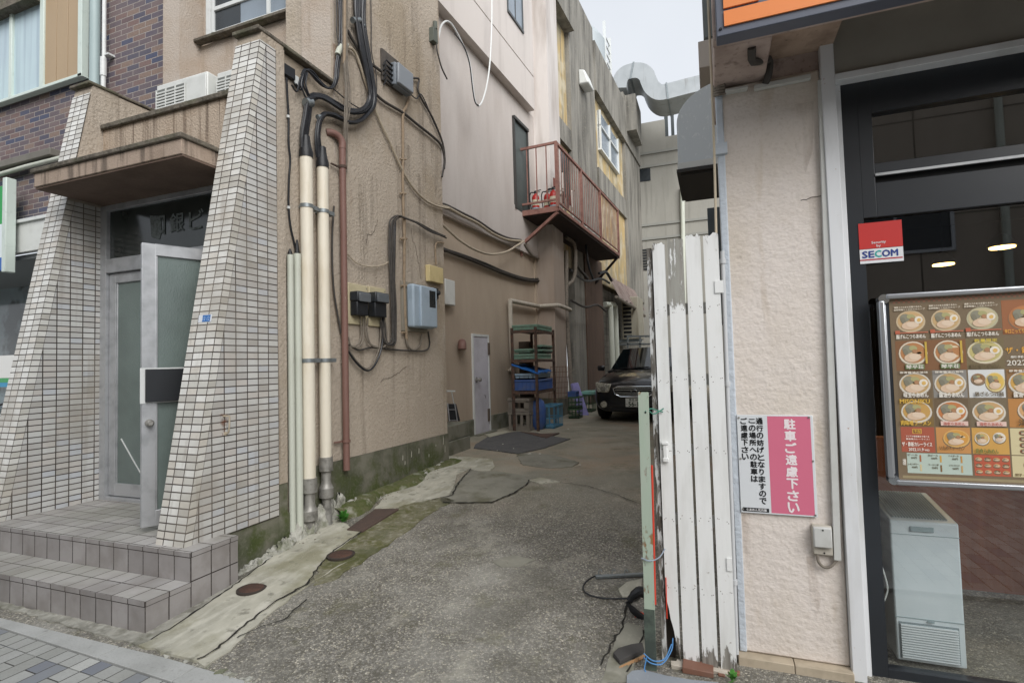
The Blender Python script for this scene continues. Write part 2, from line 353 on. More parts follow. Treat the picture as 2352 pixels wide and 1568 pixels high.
# upper front: window bay wall, corner pier, column
def f(b):
    b.box(-5.2, -3.66, 4.2, 4.5, 4.0, 5.12); b.box(-5.2, -3.66, 4.24, 4.5, 5.12, 9)
    b.box(-3.66, -3.288, 4.06, 4.5, 3.5, 9.5); b.box(-5.45, -5.2, 3.95, 4.5, 3.2, 9.5); b.box(-5.3, -3.4, 4.2, 4.5, 2.5, 4.0)
one('front_wall', f, STUCL, parent=EB)
one('window_sill', lambda b: b.box(-5.2, -3.655, 4.11, 4.2, 5.125, 5.16), COPE, parent=EB, bev=.006)
wn = one('window', lambda b: [b.box(x0, x1, 4.15, 4.19, z0, z1) for x0, x1, z0, z1 in ((-4.98, -4.94, 5.16, 6.6), (-3.68, -3.655, 5.16, 6.6), (-5.0, -3.66, 5.16, 5.2), (-4.2, -4.16, 5.2, 6.6), (-4.94, -4.2, 5.43, 5.475), (-5.06, -4.99, 5.16, 6.6))], ALUW, parent=EB, bev=.004)
one('pane', lambda b: b.box(-4.94, -4.57, 4.17, 4.175, 5.2, 6.6), DARKG, parent=wn)
one('pane', lambda b: b.box(-4.57, -4.2, 4.168, 4.173, 5.2, 5.43), SKYG, parent=wn)
one('pane', lambda b: b.box(-4.57, -4.2, 4.17, 4.175, 5.475, 6.6), DARKG, parent=wn)
one('pane', lambda b: b.box(-4.16, -3.68, 4.17, 4.175, 5.2, 6.6), SKYG, parent=wn)
# battered fin walls
def yf(z): return 2.5 + .66*(z-.36)/3.8
def pillar(name, x0, x1, ztop, yb, tilex, seen, ylen, ST=4.12):
    """fin wall: front face leans back; tiles on the front and on the x1 side."""
    z0 = .36; T = 4.12
    core = MB()
    core.hexa([(x0, yf(z0)+.006, z0), (x1-.006, yf(z0)+.006, z0), (x1-.006, ylen, z0), (x0, ylen, z0), (x0, yf(ztop)+.006, ztop), (x1-.006, yf(ztop)+.006, ztop), (x1-.006, ylen, ztop), (x0, ylen, ztop)])
    p = core.build(name, [STUC], EB)
    L = math.hypot(yf(T)-yf(z0), T-z0); n = Vector((0, -(T-z0), yf(T)-yf(z0))).normalized()*.004
    b = MB()
    fr = lambda x, z: Vector((x, yf(z), z)) + n
    b.quad(fr(x0, z0), fr(x1, z0), fr(x1, T), fr(x0, T), [(x0-x1, 0), (0, 0), (0, L*.9999), (x0-x1, L*.9999)])
    b.build('front_tiles', TILC, p)
    cw = .062; TF = T; T = ST; L = L*(ST-z0)/(TF-z0); b = MB()
    def sd(y, z): return Vector((x1+.002, y, z))
    vz = lambda z: (z-z0)/(T-z0)*L*.9999
    b.quad(sd(yf(z0)-.004, z0), sd(yf(z0)+cw-.004, z0), sd(yf(T)+cw-.004, T), sd(yf(T)-.004, T), [(0.003, 0), (.095, 0), (.095, vz(T)), (0.003, vz(T))])
    b.build('corner_tiles', TILC, p)
    b = MB()
    b.quad(sd(yf(z0)+cw-.004, z0), sd(yb, z0), sd(yb, T), sd(yf(T)+cw-.004, T), [(yf(z0)+cw-yb, 0), (0, 0), (0, vz(T)), (yf(T)+cw-yb, vz(T))])
    b.build('side_tiles', TILW, p)
    return p
pr = pillar('tiled_pillar', -3.51, -3.252, 4.2, 3.31, 0, 0, 3.40)
pl = pillar('tiled_pillar', -5.56, -5.3, 4.2, 3.3, 0, 0, 3.40, 3.06)
# fins running back to the wall above, with rough copings, and the strip between pillar and side wall
def f(b):
    b.box(-3.51, -3.31, 3.405, 4.05, .3, 4.19)
one('fin_wall', f, STUC, parent=EB)
one('fin_edge', lambda b: b.box(-3.50, -3.252, 3.312, 3.402, .60, 4.17), STUC, parent=EB)
one('fin_wall', lambda b: b.box(-5.56, -5.3035, 3.402, 4.0, 3.0, 4.19), STUC, parent=EB)
one('coping', lambda b: b.box(-3.53, -3.25, 3.13, 4.06, 4.2, 4.235), COPE, parent=EB, bev=.008)
one('coping', lambda b: b.box(-5.58, -5.29, 3.13, 4.06, 4.2, 4.23), COPE, parent=EB, bev=.008)
# balcony parapet and canopy between the pillars
one('balcony_parapet', lambda b: b.box(-5.3, -3.51, 3.26, 3.38, 3.1, 3.80), mat('parapet_stucco', '#b5a593', .9, L=[('n', (16, 16, .7), .47, .6, '#6c5d4f', .75), ('n', 5, .45, .7, '#9c8873', .6), ('n', (60, 60, 2), .66, .72, '#3d352e', .6)], B=[('n', 50, .8, .015)]), parent=EB)
one('parapet_coping', lambda b: b.box(-5.3, -3.51, 3.23, 3.42, 3.80, 3.85), COPE, parent=EB, bev=.01)
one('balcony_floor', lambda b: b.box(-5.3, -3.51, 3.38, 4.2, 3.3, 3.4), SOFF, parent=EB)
cn = one('canopy', lambda b: b.box(-5.26, -3.535, 2.7, 3.28, 3.085, 3.2), CANO, parent=EB, bev=.006)
one('canopy_edge', lambda b: b.box(-5.285, -3.515, 2.68, 3.26, 3.2, 3.238), COPE, parent=cn, bev=.008)
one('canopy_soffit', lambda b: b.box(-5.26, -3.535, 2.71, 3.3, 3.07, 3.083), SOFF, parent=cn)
# door set
ds = one('entrance_frame', lambda b: [b.box(x0, x1, 3.24, 3.32, z0, z1) for x0, x1, z0, z1 in ((-5.3, -5.22, .37, 3.07), (-3.56, -3.51, .37, 3.07), (-5.22, -3.56, 3.02, 3.07), (-5.22, -3.56, 2.44, 2.57), (-5.22, -3.56, .37, .4))], ALU, parent=EB, bev=.004)
one('transom_pane', lambda b: b.box(-5.22, -3.56, 3.278, 3.284, 2.57, 3.02), mat('dim_transom_glass', '#2b312f', .12, L=[('n', 2, .4, .7, '#3c4441', .6)]), parent=ds)
def f(b):
    b.xf = None
    for i, ch in enumerate('口銀ビル'):
        if i == 0: b.poly([(-4.66, 3.274, 2.72), (-4.56, 3.274, 2.69), (-4.53, 3.274, 2.76), (-4.55, 3.274, 2.9), (-4.68, 3.274, 2.92)])
        b.text(ch, (-4.66+i*.235, 3.272, 2.73), (1, 0, 0), (0, 0, 1), .2, fit=(.17, .17), off=.004)
one('faded_lettering', f, mat('faded_letter', '#737b7a', .7, L=[('n', 40, .45, .6, '#454c4b', .8)]), parent=ds)
def leaf(name, x0, d, w, zt, par):
    """door leaf from hinge x0 (Vector xy) along d"""
    d = Vector((d[0], d[1], 0)).normalized(); n = Vector((-d.y, d.x, 0)); o = Vector((x0[0], x0[1], 0))
    P = lambda s, q, z: o+d*s+n*q+Vector((0, 0, z))
    def bx(b, s0, s1, q0, q1, z0, z1):
        b.hexa([P(s0, q0, z0), P(s1, q0, z0), P(s1, q1, z0), P(s0, q1, z0), P(s0, q0, z1), P(s1, q0, z1), P(s1, q1, z1), P(s0, q1, z1)])
    fb = MB()
    for s0, s1, z0, z1 in ((0, .085, .41, zt), (w-.085, w, .41, zt), (.085, w-.085, .41, .52), (.085, w-.085, zt-.085, zt)): bx(fb, s0, s1, -.02, .02, z0, z1)
    for s0, s1, z0, z1 in ((.085, .1, .52, zt-.085), (w-.1, w-.085, .52, zt-.085)): bx(fb, s0, s1, -.012, .012, z0, z1)
    r = fb.build(name, ALU, par, bev=.003)
    g = MB(); bx(g, .08, w-.08, -.003, .003, .5, zt-.08); g.build('glass_pane', FROST, r)
    return r, P, bx
lf, P1, bx1 = leaf('closed_door', (-5.215, 3.29), (1, 0), .82, 2.43, EB)
one('crack', lambda b: [b.bar(P1(.15, -.006, .92), P1(.34, -.006, .70), .008), b.bar(P1(.34, -.006, .70), P1(.52, -.006, .5), .007)], ALUW, parent=lf)
hx, tx = Vector((-3.565, 3.30)), Vector((-3.86, 2.638)); dv = (tx-hx)
lr, P2, bx2 = leaf('open_door', hx, dv, dv.length, 2.455, EB)
W2 = dv.length
one('blank_sign_plate', lambda b: bx2(b, W2-.30, W2-.02, .022, .05, 1.30, 1.535), BOXB, parent=lr, bev=.003)
one('sign_backing', lambda b: bx2(b, W2-.315, W2+.01, .0205, .0215, 1.29, 1.545), ALUW, parent=lr)
def f(b):
    c = P2(W2-.045, .02, 1.15); q = P2(W2-.045, 1, 1.15)-P2(W2-.045, 0, 1.15)
    b.tube([c, c+q*.02], .026, 16); b.tube([c+q*.02, c+q*.035, c+q*.05, c+q*.06], [.012, .022, .024, .015], 16)
one('door_knob', f, STEEL, parent=lr, smooth=True)
# steps
def f(b):
    T = b.cm
    xL, xR, xU = -9.0, -3.12, -3.12
    def hq(x0, x1, y0, y1, z): b.quad((x0, y0, z), (x1, y0, z), (x1, y1, z), (x0, y1, z), [((x0-xR), y0-2.16+.0), ((x1-xR), y0-2.16), ((x1-xR), y1-2.16), ((x0-xR), y1-2.16)])
    b.cm = 0; hq(xL, xR, 2.16, 2.445, .190); hq(xL, xU, 2.445, 2.8, .372); hq(xL, -3.4, 2.8, 3.4, .372)
    b.cm = 1
    def vq(x0, x1, y, z0, z1): b.quad((x0, y, z0), (x1, y, z0), (x1, y, z1), (x0, y, z1), [(x0-xR, .003), (x1-xR, .003), (x1-xR, .14), (x0-xR, .14)])
    def vs(y0, y1, x, z0, z1): b.quad((x, y0, z0), (x, y1, z0), (x, y1, z1), (x, y0, z1), [(y0-2.16, .003), (y1-2.16, .003), (y1-2.16, .14), (y0-2.16, .14)])
    for y, z0, z1 in ((2.16, 0, .19), (2.445, .19, .372)):
        vq(xL, xR, y, z0-.04 if z0 == 0 else z0, z1-.032)
        vq(xL, xR, y-.003, z1-.028, z1)
        b.cm = 2; b.quad((xL, y-.001, z1-.033), (xR, y-.001, z1-.033), (xR, y-.001, z1-.027), (xL, y-.001, z1-.027)); b.cm = 1
        b.quad((xL, y-.003, z1), (xR, y-.003, z1), (xR, y, z1), (xL, y, z1)); 
    vs(2.16, 2.445, xR, -.05, .158); vs(2.157, 2.445, xR+.003, .162, .19); vs(2.445, 2.8, xR, -.05, .19); vs(2.445, 2.8, xR, .196, .34); vs(2.442, 2.8, xR+.003, .344, .372)
    b.quad((xR, 2.8, -.05), (-3.26, 2.8, -.05), (-3.26, 2.8, .372), (xR, 2.8, .372))
    b.cm = 2; b.box(xL, xR-.002, 2.163, 2.44, -.1, .187); b.box(xL, xR-.002, 2.448, 2.797, -.1, .369); b.box(xL, -3.41, 2.797, 3.38, -.1, .369)
b = MB(); f(b); st = b.build('entrance_steps', [TILF, TILR, mat('grout', '#39322f', .9)], None, label='two grey tiled steps leading up to the open glass door', cat='steps')
# chipped mortar below the steps
def rough(b, pts, w, h, jit=.02, seed=1, z=0):
    r = random.Random(seed)
    for i in range(len(pts)-1):
        a, c = Vector(pts[i]), Vector(pts[i+1]); n = max(2, int((c-a).length/.05))
        for k in range(n):
            p = a.lerp(c, (k+r.random()*.5)/n); s = w*(.5+r.random()*.7); hh = h*(.4+r.random()*.8)
            q = [p+Vector((s*math.cos(t+r.random()*.4), s*math.sin(t+r.random()*.4), -.03)) for t in [j*math.pi/3.5 for j in range(7)]]
            m = [p+(x-p)*.62 for x in q]; m = [Vector((x.x+r.uniform(-jit, jit), x.y+r.uniform(-jit, jit), p.z+hh*(.8+.4*r.random()))) for x in m]
            b.add(q+m, [(j, (j+1) % 7, 7+(j+1) % 7, 7+j) for j in range(7)]+[tuple(range(7, 14))])
def f(b): rough(b, [(-5.6, 2.15, -.02), (-3.13, 2.15, -.02)], .022, .012, .008, 3); rough(b, [(-3.10, 2.16, -.02), (-3.10, 2.8, .04)], .025, .02, .008, 5)
one('mortar_fillet', f, MORT, 'crumbling mortar fillet along the foot of the tiled steps', 'mortar', kind='stuff', smooth=True, ang=50)
# ground floor-level mortar mound round the pipes
def f(b):
    r = random.Random(4)
    def blob(c, rx, ry, rz, seed):
        rr = random.Random(seed); n = 14; m = 8; vs = []
        off = [[rr.uniform(.78, 1.15) for _ in range(n)] for _ in range(m)]
        for i in range(m):
            ph = i/(m-1)*math.pi/2
            for k in range(n):
                a = 2*math.pi*k/n; q = off[i][k]
                vs.append(Vector(c)+Vector((rx*math.cos(ph)*math.cos(a)*q, ry*math.cos(ph)*math.sin(a)*q, rz*math.sin(ph)*q)))
        b.add(vs, [(i*n+k, i*n+(k+1) % n, (i+1)*n+(k+1) % n, (i+1)*n+k) for i in range(m-1) for k in range(n)]+[tuple((m-1)*n+k for k in range(n))])
    for i, (s, o, z, rx, ry, rz) in enumerate(((.0, .04, .02, .07, .12, .17), (.13, .06, .03, .08, .12, .21), (.27, .06, .04, .08, .11, .25), (.40, .05, .05, .08, .11, .26), (.5, .03, .06, .06, .10, .32), (.62, .03, .08, .06, .14, .26), (.85, .03, .1, .07, .2, .16), (1.2, .04, .13, .08, .3, .12), (1.6, .04, .16, .09, .3, .11), (2.0, .04, .2, .09, .3, .10), (2.4, .03, .24, .08, .25, .09))):
        blob(SW.P(s, o, z), rx, ry, rz, i)
    for i in range(6): blob((-3.22, 2.84+i*.10, .0+.01*i), .07, .12, .05+.008*(i % 3)+.012*i, 30+i)
one('mortar_mound', f, MORT, 'lumpy lime-white mortar mound holding the feet of the wall pipes', 'mortar', smooth=True, ang=60)
SXO = -7.98-ony(22, 500, 3.9).x
# ------------------------------------------------------------------ brick building further left
BB = thing('brick_building', 'dark brick building at the far left, behind the entrance', 'building', (-8, 4.1, 0))
one('brick_wall', lambda b: [b.box(-14, -5.44, 4.1, 4.4, 3.46, 9), b.box(-7.66, -5.44, 4.1, 4.4, 2.0, 3.46)], BRICK, parent=BB)
one('ledge', lambda b: b.box(-14, -7.45, 3.98, 4.1, 4.2, 4.29), mat('grey_ledge', '#77746c', .8, L=[('n', 4, .4, .7, '#5d5a53', .5)]), parent=BB, bev=.01)
win = one('window', lambda b: [b.box(x0, x1, 4.0, 4.08, z0, z1) for x0, x1, z0, z1 in ((-14, -6.9, 5.07, 5.11), (-6.98, -6.90, 5.07, 7), (-8.36, -8.3, 5.1, 6.3), (-7.72, -7.64, 5.1, 7), (-14, -6.9, 6.9, 7))], ALUG, parent=BB, bev=.006)
one('curtained_pane', lambda b: b.box(-14, -7.72, 4.03, 4.05, 5.1, 6.2), CURT, parent=win)
one('window_head', lambda b: b.box(-14, -7.72, 3.9, 4.1, 6.2, 6.5), COPE, parent=BB)
one('shutter_panel', lambda b: [b.box(-7.64, -7.42, 4.02, 4.05, 5.11, 6.9), b.box(-7.41, -7.2, 4.02, 4.05, 5.11, 6.9), b.box(-7.19, -6.98, 4.02, 4.05, 5.11, 6.9)], TANP, parent=win, bev=.003)
one('fascia_panel', lambda b: [b.box(-14, -7.4, 4.02, 4.1, 3.07, 3.44)], WPLA, parent=BB, bev=.004)
one('fascia_trim', lambda b: [b.box(-14, -7.4, 3.99, 4.1, 3.44, 3.48)], ALUW, parent=BB)
one('shop_soffit', lambda b: b.box(-14, -5.5, 4.1, 5.6, 3.0, 3.06), mat('grey_soffit', '#8d9294', .7), parent=BB)
sf = one('shop_window', lambda b: [b.box(-14, -5.6, 5.3, 5.36, .0, .9), b.box(-7.0, -6.9, 5.28, 5.36, .9, 3)], ALUW, parent=BB)
one('pane', lambda b: b.box(-14, -5.6, 5.32, 5.33, .9, 3), mat('painted_reflection_glass', '#8f9799', .08, L=[('n', (.8, .8, 1.5), .45, .6, '#9fb4bd', .5), ('n', 2, .5, .6, '#4a4d4c', .7)]), parent=sf)  # street reflections are put into the pane colour as patches
def f(b):
    b.cc = srgb('#e8e8e4'); b.box(-10, -6.6, 4.25, 4.26, 1.50, 1.80)
    b.cc = srgb('#4fa66a'); b.box(-10, -6.6, 4.252, 4.262, 1.44, 1.50); b.cc = srgb('#4a9cc4'); b.box(-10, -6.6, 4.254, 4.264, 1.38, 1.44)
    b.cc = srgb('#cf3b3b')
    b.text('第2・第4', (-8.62, 4.249, 1.68), (1, 0, 0), (0, 0, 1), .11, fit=(.36, .09), off=.002); b.text('金曜日は', (-8.62, 4.249, 1.54), (1, 0, 0), (0, 0, 1), .11, fit=(.36, .09), off=.002)
    b.text('ファミ', (-8.20, 4.249, 1.56), (1, 0, 0), (0, 0, 1), .2, fit=(.34, .2), off=.004)
one('shop_banner', f, PAPER, 'white shop banner with red writing at the far left edge', 'banner')
def f(b):
    b.cc = srgb('#1d9c4c'); b.box(-8.9-SXO, -8.06-SXO, 3.90, 3.95, 3.42, 3.9); b.cc = srgb('#dfe8ea'); b.box(-8.9-SXO, -8.06-SXO, 3.9, 3.95, 3.0, 3.42); b.cc = srgb('#1c63b8'); b.box(-8.9-SXO, -8.06-SXO, 3.9, 3.951, 2.84, 3.0)
sg = one('shop_sign', f, PAPER, 'green, white and blue shop sign at the left edge of the picture', 'sign')
one('sign_frame', lambda b: b.box(-8.06-SXO, -7.98-SXO, 3.86, 3.97, 2.8, 3.98), ALUG, parent=sg, bev=.01)
one('drainpipe', lambda b: b.tube([(-6.69, 4.02, 3.2), (-6.69, 4.02, 9)], .055, 20), TEALP, 'thick pale teal drainpipe on the brick wall', 'drainpipe', smooth=True)
def f(b): b.tube([(-6.555, 4.03, 3.2), (-6.555, 4.03, 5.2)], .026, 12); b.tube([(-6.555, 4.03, 5.0), (-6.555, 4.03, 5.22)], .034, 12); b.tube([(-6.545, 4.03, 5.2), (-6.545, 4.03, 9)], .022, 12); b.box(-6.545, -6.46, 4.02, 4.1, 5.24, 5.26)
one('conduit_pipe', f, ALUW, 'thin white conduit beside the teal drainpipe on brick', 'conduit', smooth=True)
one('conduit_pipe', lambda b: b.tube([ony(-5, 402, 4.02), ony(60, 383, 4.02), ony(140, 363, 4.02), ony(175, 352, 4.02)], .028, 12), PGRAY, 'grey horizontal conduit under the ledge of the brick wall', 'conduit', smooth=True)
# air conditioners on the balcony
def condenser(x, y, z, w, d, h, label, rz=0, grille=None, group=None):
    t = thing('air_conditioner', label, 'air conditioner', (x, y, z), rz, group)
    b = MB(); b.box(0, w, 0, d, 0, h); b.build('casing', WPLA, t, bev=.012, local=True)
    b = MB(); gw = w*.6
    b.box(.02, gw, -.012, 0.001, .03, h-.06)
    b.build('fan_recess', mat('grille_dark', '#6d706c', .6), t, local=True)
    b = MB()
    for i in range(14): zz = .045+i*(h-.12)/14; b.box(.02, gw, -.022, -.010, zz, zz+.014)
    for k in range(4): b.box(.02+k*(gw-.02)/3, .026+k*(gw-.02)/3, -.024, -.008, .03, h-.06)
    b.build('fan_grille', WPLA, t, local=True)
    b = MB(); b.box(gw+.01, w-.005, -.012, .001, .02, h-.03); b.box(gw+.01, w-.005, -.014, .001, h*.42, h*.435); b.build('side_panel', WPLA, t, local=True, bev=.004)
    b = MB(); b.box(w-.001, w+.004, .04, d-.08, .06, h*.62); b.build('pipe_recess', BLK, t, local=True)
    b = MB(); b.box(.08, .14, 0, d, -.06, 0); b.box(w-.14, w-.08, 0, d, -.06, 0); b.build('feet', BLK, t, local=True)
    return t
condenser(-4.86, 3.46, 3.72, .66, .26, .52, 'white outdoor air conditioner standing behind the entrance parapet, left one of two', group='air conditioners behind the entrance parapet')
condenser(-4.13, 3.5, 3.72, .56, .26, .50, 'white outdoor air conditioner behind the parapet, half hidden by the tiled pillar', group='air conditioners behind the entrance parapet')
# blue address plate and hook on the pillar
def f(b):
    z = 1.885; q = lambda x, dz, e: Vector((x, yf(z+dz)-.006-e, z+dz))
    b.cc = srgb('#d7dbe0'); b.quad(q(-3.44, -.027, .0), q(-3.31, -.027, 0), q(-3.31, .027, 0), q(-3.44, .027, 0))
    b.cc = srgb('#2f6cb0'); b.quad(q(-3.40, -.024, .001), q(-3.325, -.024, .001), q(-3.325, .024, .001), q(-3.40, .024, .001))
    b.cc = srgb('#b9cbe0'); b.text('13 12', (-3.395, yf(z)-.009, z-.015), (1, 0, 0), (0, .17, 1), .03, fit=(.062, .028))
one('address_plate', f, PAPER, 'small blue address plate stuck on the front of the tiled pillar', 'address plate')
def f(b):
    y, z = onx(514, 955, -3.25).yz; b.tube([(-3.25, y-.005, z), (-3.215, y, z), (-3.21, y+.012, z-.01), (-3.212, y+.01, z-.09), (-3.225, y+.012, z-.12), (-3.25, y+.012, z-.125)], .006, 8, smooth=4); b.lathe([(.014, 0), (.014, .006)], (-3.251, y+.012, z-.125), 10, 0)
hk = one('wall_hook', f, WIRB, 'bent beige metal hook on the side of the tiled pillar', 'hook', smooth=True)
def f(b):
    y, z = onx(514, 955, -3.25).yz
    b.poly([(-3.2465, y-.03, z+.02), (-3.2465, y-.035, z-.02), (-3.2465, y-.015, z-.14), (-3.2465, y+.03, z-.06), (-3.2465, y+.03, z+.012)])
t = NT('rust_stain'); tr = t.n('ShaderNodeBsdfTransparent'); mx = t.n('ShaderNodeMixShader'); t.fin(C('#7a4626'), .9)
t.l(t.mul(t.rmp(t.tex('n', 22), .42, .68), .8), mx.inputs[0]); t.l(tr.outputs[0], mx.inputs[1]); t.l(t.p.outputs[0], mx.inputs[2]); t.l(mx.outputs[0], t.out.inputs[0]); STAIN = t.m
one('rust_stain', f, STAIN, parent=hk)
# ------------------------------------------------------------------ measured points: windows of the photograph -> 2352 px frame
def ZZ(ox, oy, k): return lambda X, Y: ((ox+X/k)*.71795, (oy+Y/k)*.71795)
Z1 = ZZ(1350, 0, 1.96); Z2 = ZZ(1350, 700, 1.96); Z4 = ZZ(700, 0, 1.96); Z5 = ZZ(700, 700, 1.96); Z6 = ZZ(700, 1400, 2.0)
Z3 = ZZ(1500, 900, 2.8517)
def wp(fr, Z, pts, o=.03):
    out = []
    for p in pts:
        oo = p[2] if len(p) > 2 else o
        out.append(fr.pt(*Z(p[0], p[1]), oo))
    return out
def wire(name, fr, Z, pts, r, m, label, cat='cable', o=.03, parent=None, n=7, group=None):
    return one(name, lambda b: b.tube(wp(fr, Z, pts, o), r, n, smooth=5), m, label, cat, parent, smooth=True, group=group)
# cream service pipes
def stand(label, cen, r, zt, zb, Zb, foot, m, boot=True):
    """pipe on the wall: cen=(s,o)"""
    t = thing('service_pipe', label, 'pipe', SW.P(cen[0], cen[1], 0))
    P = lambda z: SW.P(cen[0], cen[1], z)
    one('pipe', lambda b: b.tube([P(zb), P(zt)], r, 28), m, parent=t, smooth=True)
    return t, P
def pos(Z, X, Y, o): s, z = SW.at(*Z(X, Y), o); return s, z
s1, zt1 = pos(Z4, 547, 975, .08); _, zb1 = pos(Z6, 610, 262, .08)
s2, zt2 = pos(Z4, 650, 1040, .08); _, zb2 = pos(Z6, 706, 130, .08)
for i, (s_, zt, zb, foot, lab, bt) in enumerate(((s1, zt1, zb1, -.02, 'thick cream service pipe, left of the pair, black cables entering its top', Z4), (s2, zt2, zb2, .0, 'thick cream service pipe beside the brown pipe, shorter of the pair', Z4))):
    r = .053 if i == 0 else .05
    t, P = stand(lab, (s_, .08), r, zt, zb, None, None, CREAM)
    one('rubber_boot', lambda b: b.tube([P(zt-.02), P(zt+.03), P(zt+.07), P(zt+.12), P(zt+.17)], [r+.006, r+.006, r*.9, r*.72, r*.62], 20), BLK, parent=t, smooth=True)
    def f(b):
        b.tube([P(zb+.02), P(zb-.02), P(zb-.10), P(zb-.11), P(zb-.2), P(zb-.24), P(zb-.25), P(zb-.33), P(zb-.34)], [r+.008, r+.01, r+.01, r*.85, r*.85, r+.004, r+.012, r+.012, r*.8], 24)
    one('steel_coupling', f, STEEL, parent=t, smooth=True, ang=25)
    def f(b):
        z0 = zb-.34; N = 70; pts = []; rs = []
        ds, do = (.03, .0) if i == 0 else (0.0, .0)
        z1 = .02+.05*i
        for k in range(N): q = k/(N-1); pts.append(SW.P(s_+ds*q*q, .08+.02*q, z0+(z1-z0)*q)); rs.append(r*(.74 if k % 2 else .82))
        b.tube(pts, rs, 16)
    one('flexible_hose', f, STEEL, parent=t)
for (X, Y, r, lab, X2) in ((447, 226, .027, 'slim pale grey pipe nearest the tiled pillar, cut off at shoulder height', 470), (491, 220, .031, 'slim pale grey pipe with a black cable entering its top', 548)):
    s_, zt = pos(Z5, X, Y, .06)
    t, P = stand(lab, (s_, .06), r, zt, .12, None, None, PGRAY)
    one('cable_boot', lambda b: b.tube([P(zt-.01), P(zt+.015), P(zt+(.05 if r < .03 else .12))], [r*.75, r*.7, .008], 12), BLK, parent=t, smooth=True)
def clamp(lab, pts):
    t = thing('pipe_clamp', lab, 'pipe clamp', pts[0])
    for s_, z, r in pts[1:]:
        one('clamp_ring', lambda b: b.tube([SW.P(s_, .08, z-.016), SW.P(s_, .08, z+.016)], r, 24), GALV, parent=t, smooth=True)
        one('bracket', lambda b: [b.fbox(SW, s_+.04, s_+.115, .05, .11, z-.018, z+.018), b.fbox(SW, s_-.02, s_+.02, .0, .05, z-.01, z+.01)], GALV, parent=t, bev=.002)
    return t
for v1, v2, lab in (((530, 1288), (645, 1325), 'upper galvanised clamp holding the two cream pipes'),):
    z1 = SW.at(*Z4(*v1), .08)[1]; z2 = SW.at(*Z4(*v2), .08)[1]
    clamp(lab, [SW.P(s1, .05, z1), (s1, z1, .058), (s2, z2, .055)])
z1 = SW.at(*Z5(575, 888), .08)[1]; clamp('lower galvanised clamp holding the two cream pipes', [SW.P(s1, .05, z1), (s1, z1, .058), (s2, SW.at(*Z5(680, 886), .08)[1], .055)])
# brown drain pipe
sb, _ = pos(Z5, 790, 700, .06); zt = pos(Z4, 765, 930, .06)[1]; zb = pos(Z6, 822, 205, .06)[1]
bp = thing('brown_pipe', 'brown painted overflow pipe with an elbow into the stucco wall', 'pipe', SW.P(sb, .06, 1))
one('pipe', lambda b: b.tube([SW.P(sb, .06, zb), SW.P(sb, .06, zt)], .031, 20), BRWN, parent=bp, smooth=True)
one('elbow', lambda b: b.tube([SW.P(sb, .06, zt), SW.P(sb, .06, zt+.06), SW.P(sb-.03, .045, zt+.11), SW.P(sb-.09, .02, zt+.13), SW.P(sb-.14, -.01, zt+.12)], .034, 16, smooth=4), BRWN, parent=bp, smooth=True)
for Z, X, Y in ((Z4, 770, 1045), (Z5, 797, 1392)):
    z = SW.at(*Z(X, Y), .06)[1]
    one('strap', lambda b: [b.tube([SW.P(sb, .06, z-.012), SW.P(sb, .06, z+.012)], .039, 18), b.fbox(SW, sb-.12, sb-.03, .02, .04, z-.006, z+.006)], RUST if Y < 1200 else BRWN, parent=bp, smooth=True)
# cables -------------------------------------------------------------
G1 = 'black cables looping on the corner wall'
def bundle(name, Z, base, offs, r, m, lab, grp=None, fr=SW, n=7, cat='cable bundle'):
    t = thing(name, lab, cat, fr.pt(*Z(*base[len(base)//2][:2]), .05), group=grp)
    for k, (dx, dy, do) in enumerate(offs):
        rr = random.Random(k*7+len(base))
        pts = [(p[0]+dx+rr.uniform(-3, 3), p[1]+dy+rr.uniform(-3, 3), (p[2] if len(p) > 2 else .05)+do) for p in base]
        one('cable', lambda b: b.tube(wp(fr, Z, pts), r, n, smooth=5), m, parent=t, smooth=True)
    return t
A = [(868, -60), (868, 60), (878, 160), (900, 300), (930, 430), (955, 540), (958, 620), (925, 675), (860, 697), (790, 682), (720, 640), (655, 602), (600, 600), (570, 640), (553, 730), (540, 830), (535, 920)]
t = bundle('cable_bundle', Z4, A, [(-18, -4, .0), (-6, 4, .02), (8, -3, .0), (0, 14, .02), (14, 12, .01), (-12, 10, .03)], .0155, BLK2, 'thick black cable bundle looping down into the taller cream pipe')
def band(t, Z, X, Y, r, m=GALV, fr=SW, dx=22):
    one('cable_tie', lambda b: b.tube(wp(fr, Z, [(X-dx, Y), (X+dx, Y)], .06), r, 12), m, parent=t, smooth=True)
band(t, Z4, 860, 128, .03); band(t, Z4, 562, 645, .04, dx=18)
Bp = [(905, -60), (900, 60), (903, 160), (925, 300), (948, 430), (968, 560), (968, 650), (930, 715), (880, 755), (820, 762), (760, 735), (710, 712), (660, 715), (632, 760), (618, 850), (624, 940), (630, 985)]
t = bundle('cable_bundle', Z4, Bp, [(-9, 0, .01), (3, 4, .03), (0, 12, .02), (12, 2, .01)], .0145, BLK2, 'black cable bundle looping into the shorter cream pipe')
band(t, Z4, 632, 735, .022, dx=14); band(t, Z4, 900, 162, .018, dx=10)
bundle('cable_bundle', Z4, [(762, -60), (765, 80), (770, 200), (765, 290), (752, 350), (742, 420), (740, 490), (715, 545), (670, 545), (620, 500), (580, 455), (545, 435), (525, 470)], [(-10, 0, .0), (0, 5, .01), (9, 2, .0)], .009, BLK2, 'black cables running from the roof to the black junction box')
bundle('cable_bundle', Z4, [(748, -60), (748, 100), (750, 200), (755, 270)], [(-8, 0, 0), (20, 0, 0), (28, 0, .01)], .007, WIRD, 'thin grey cables along the building corner above the elbow')
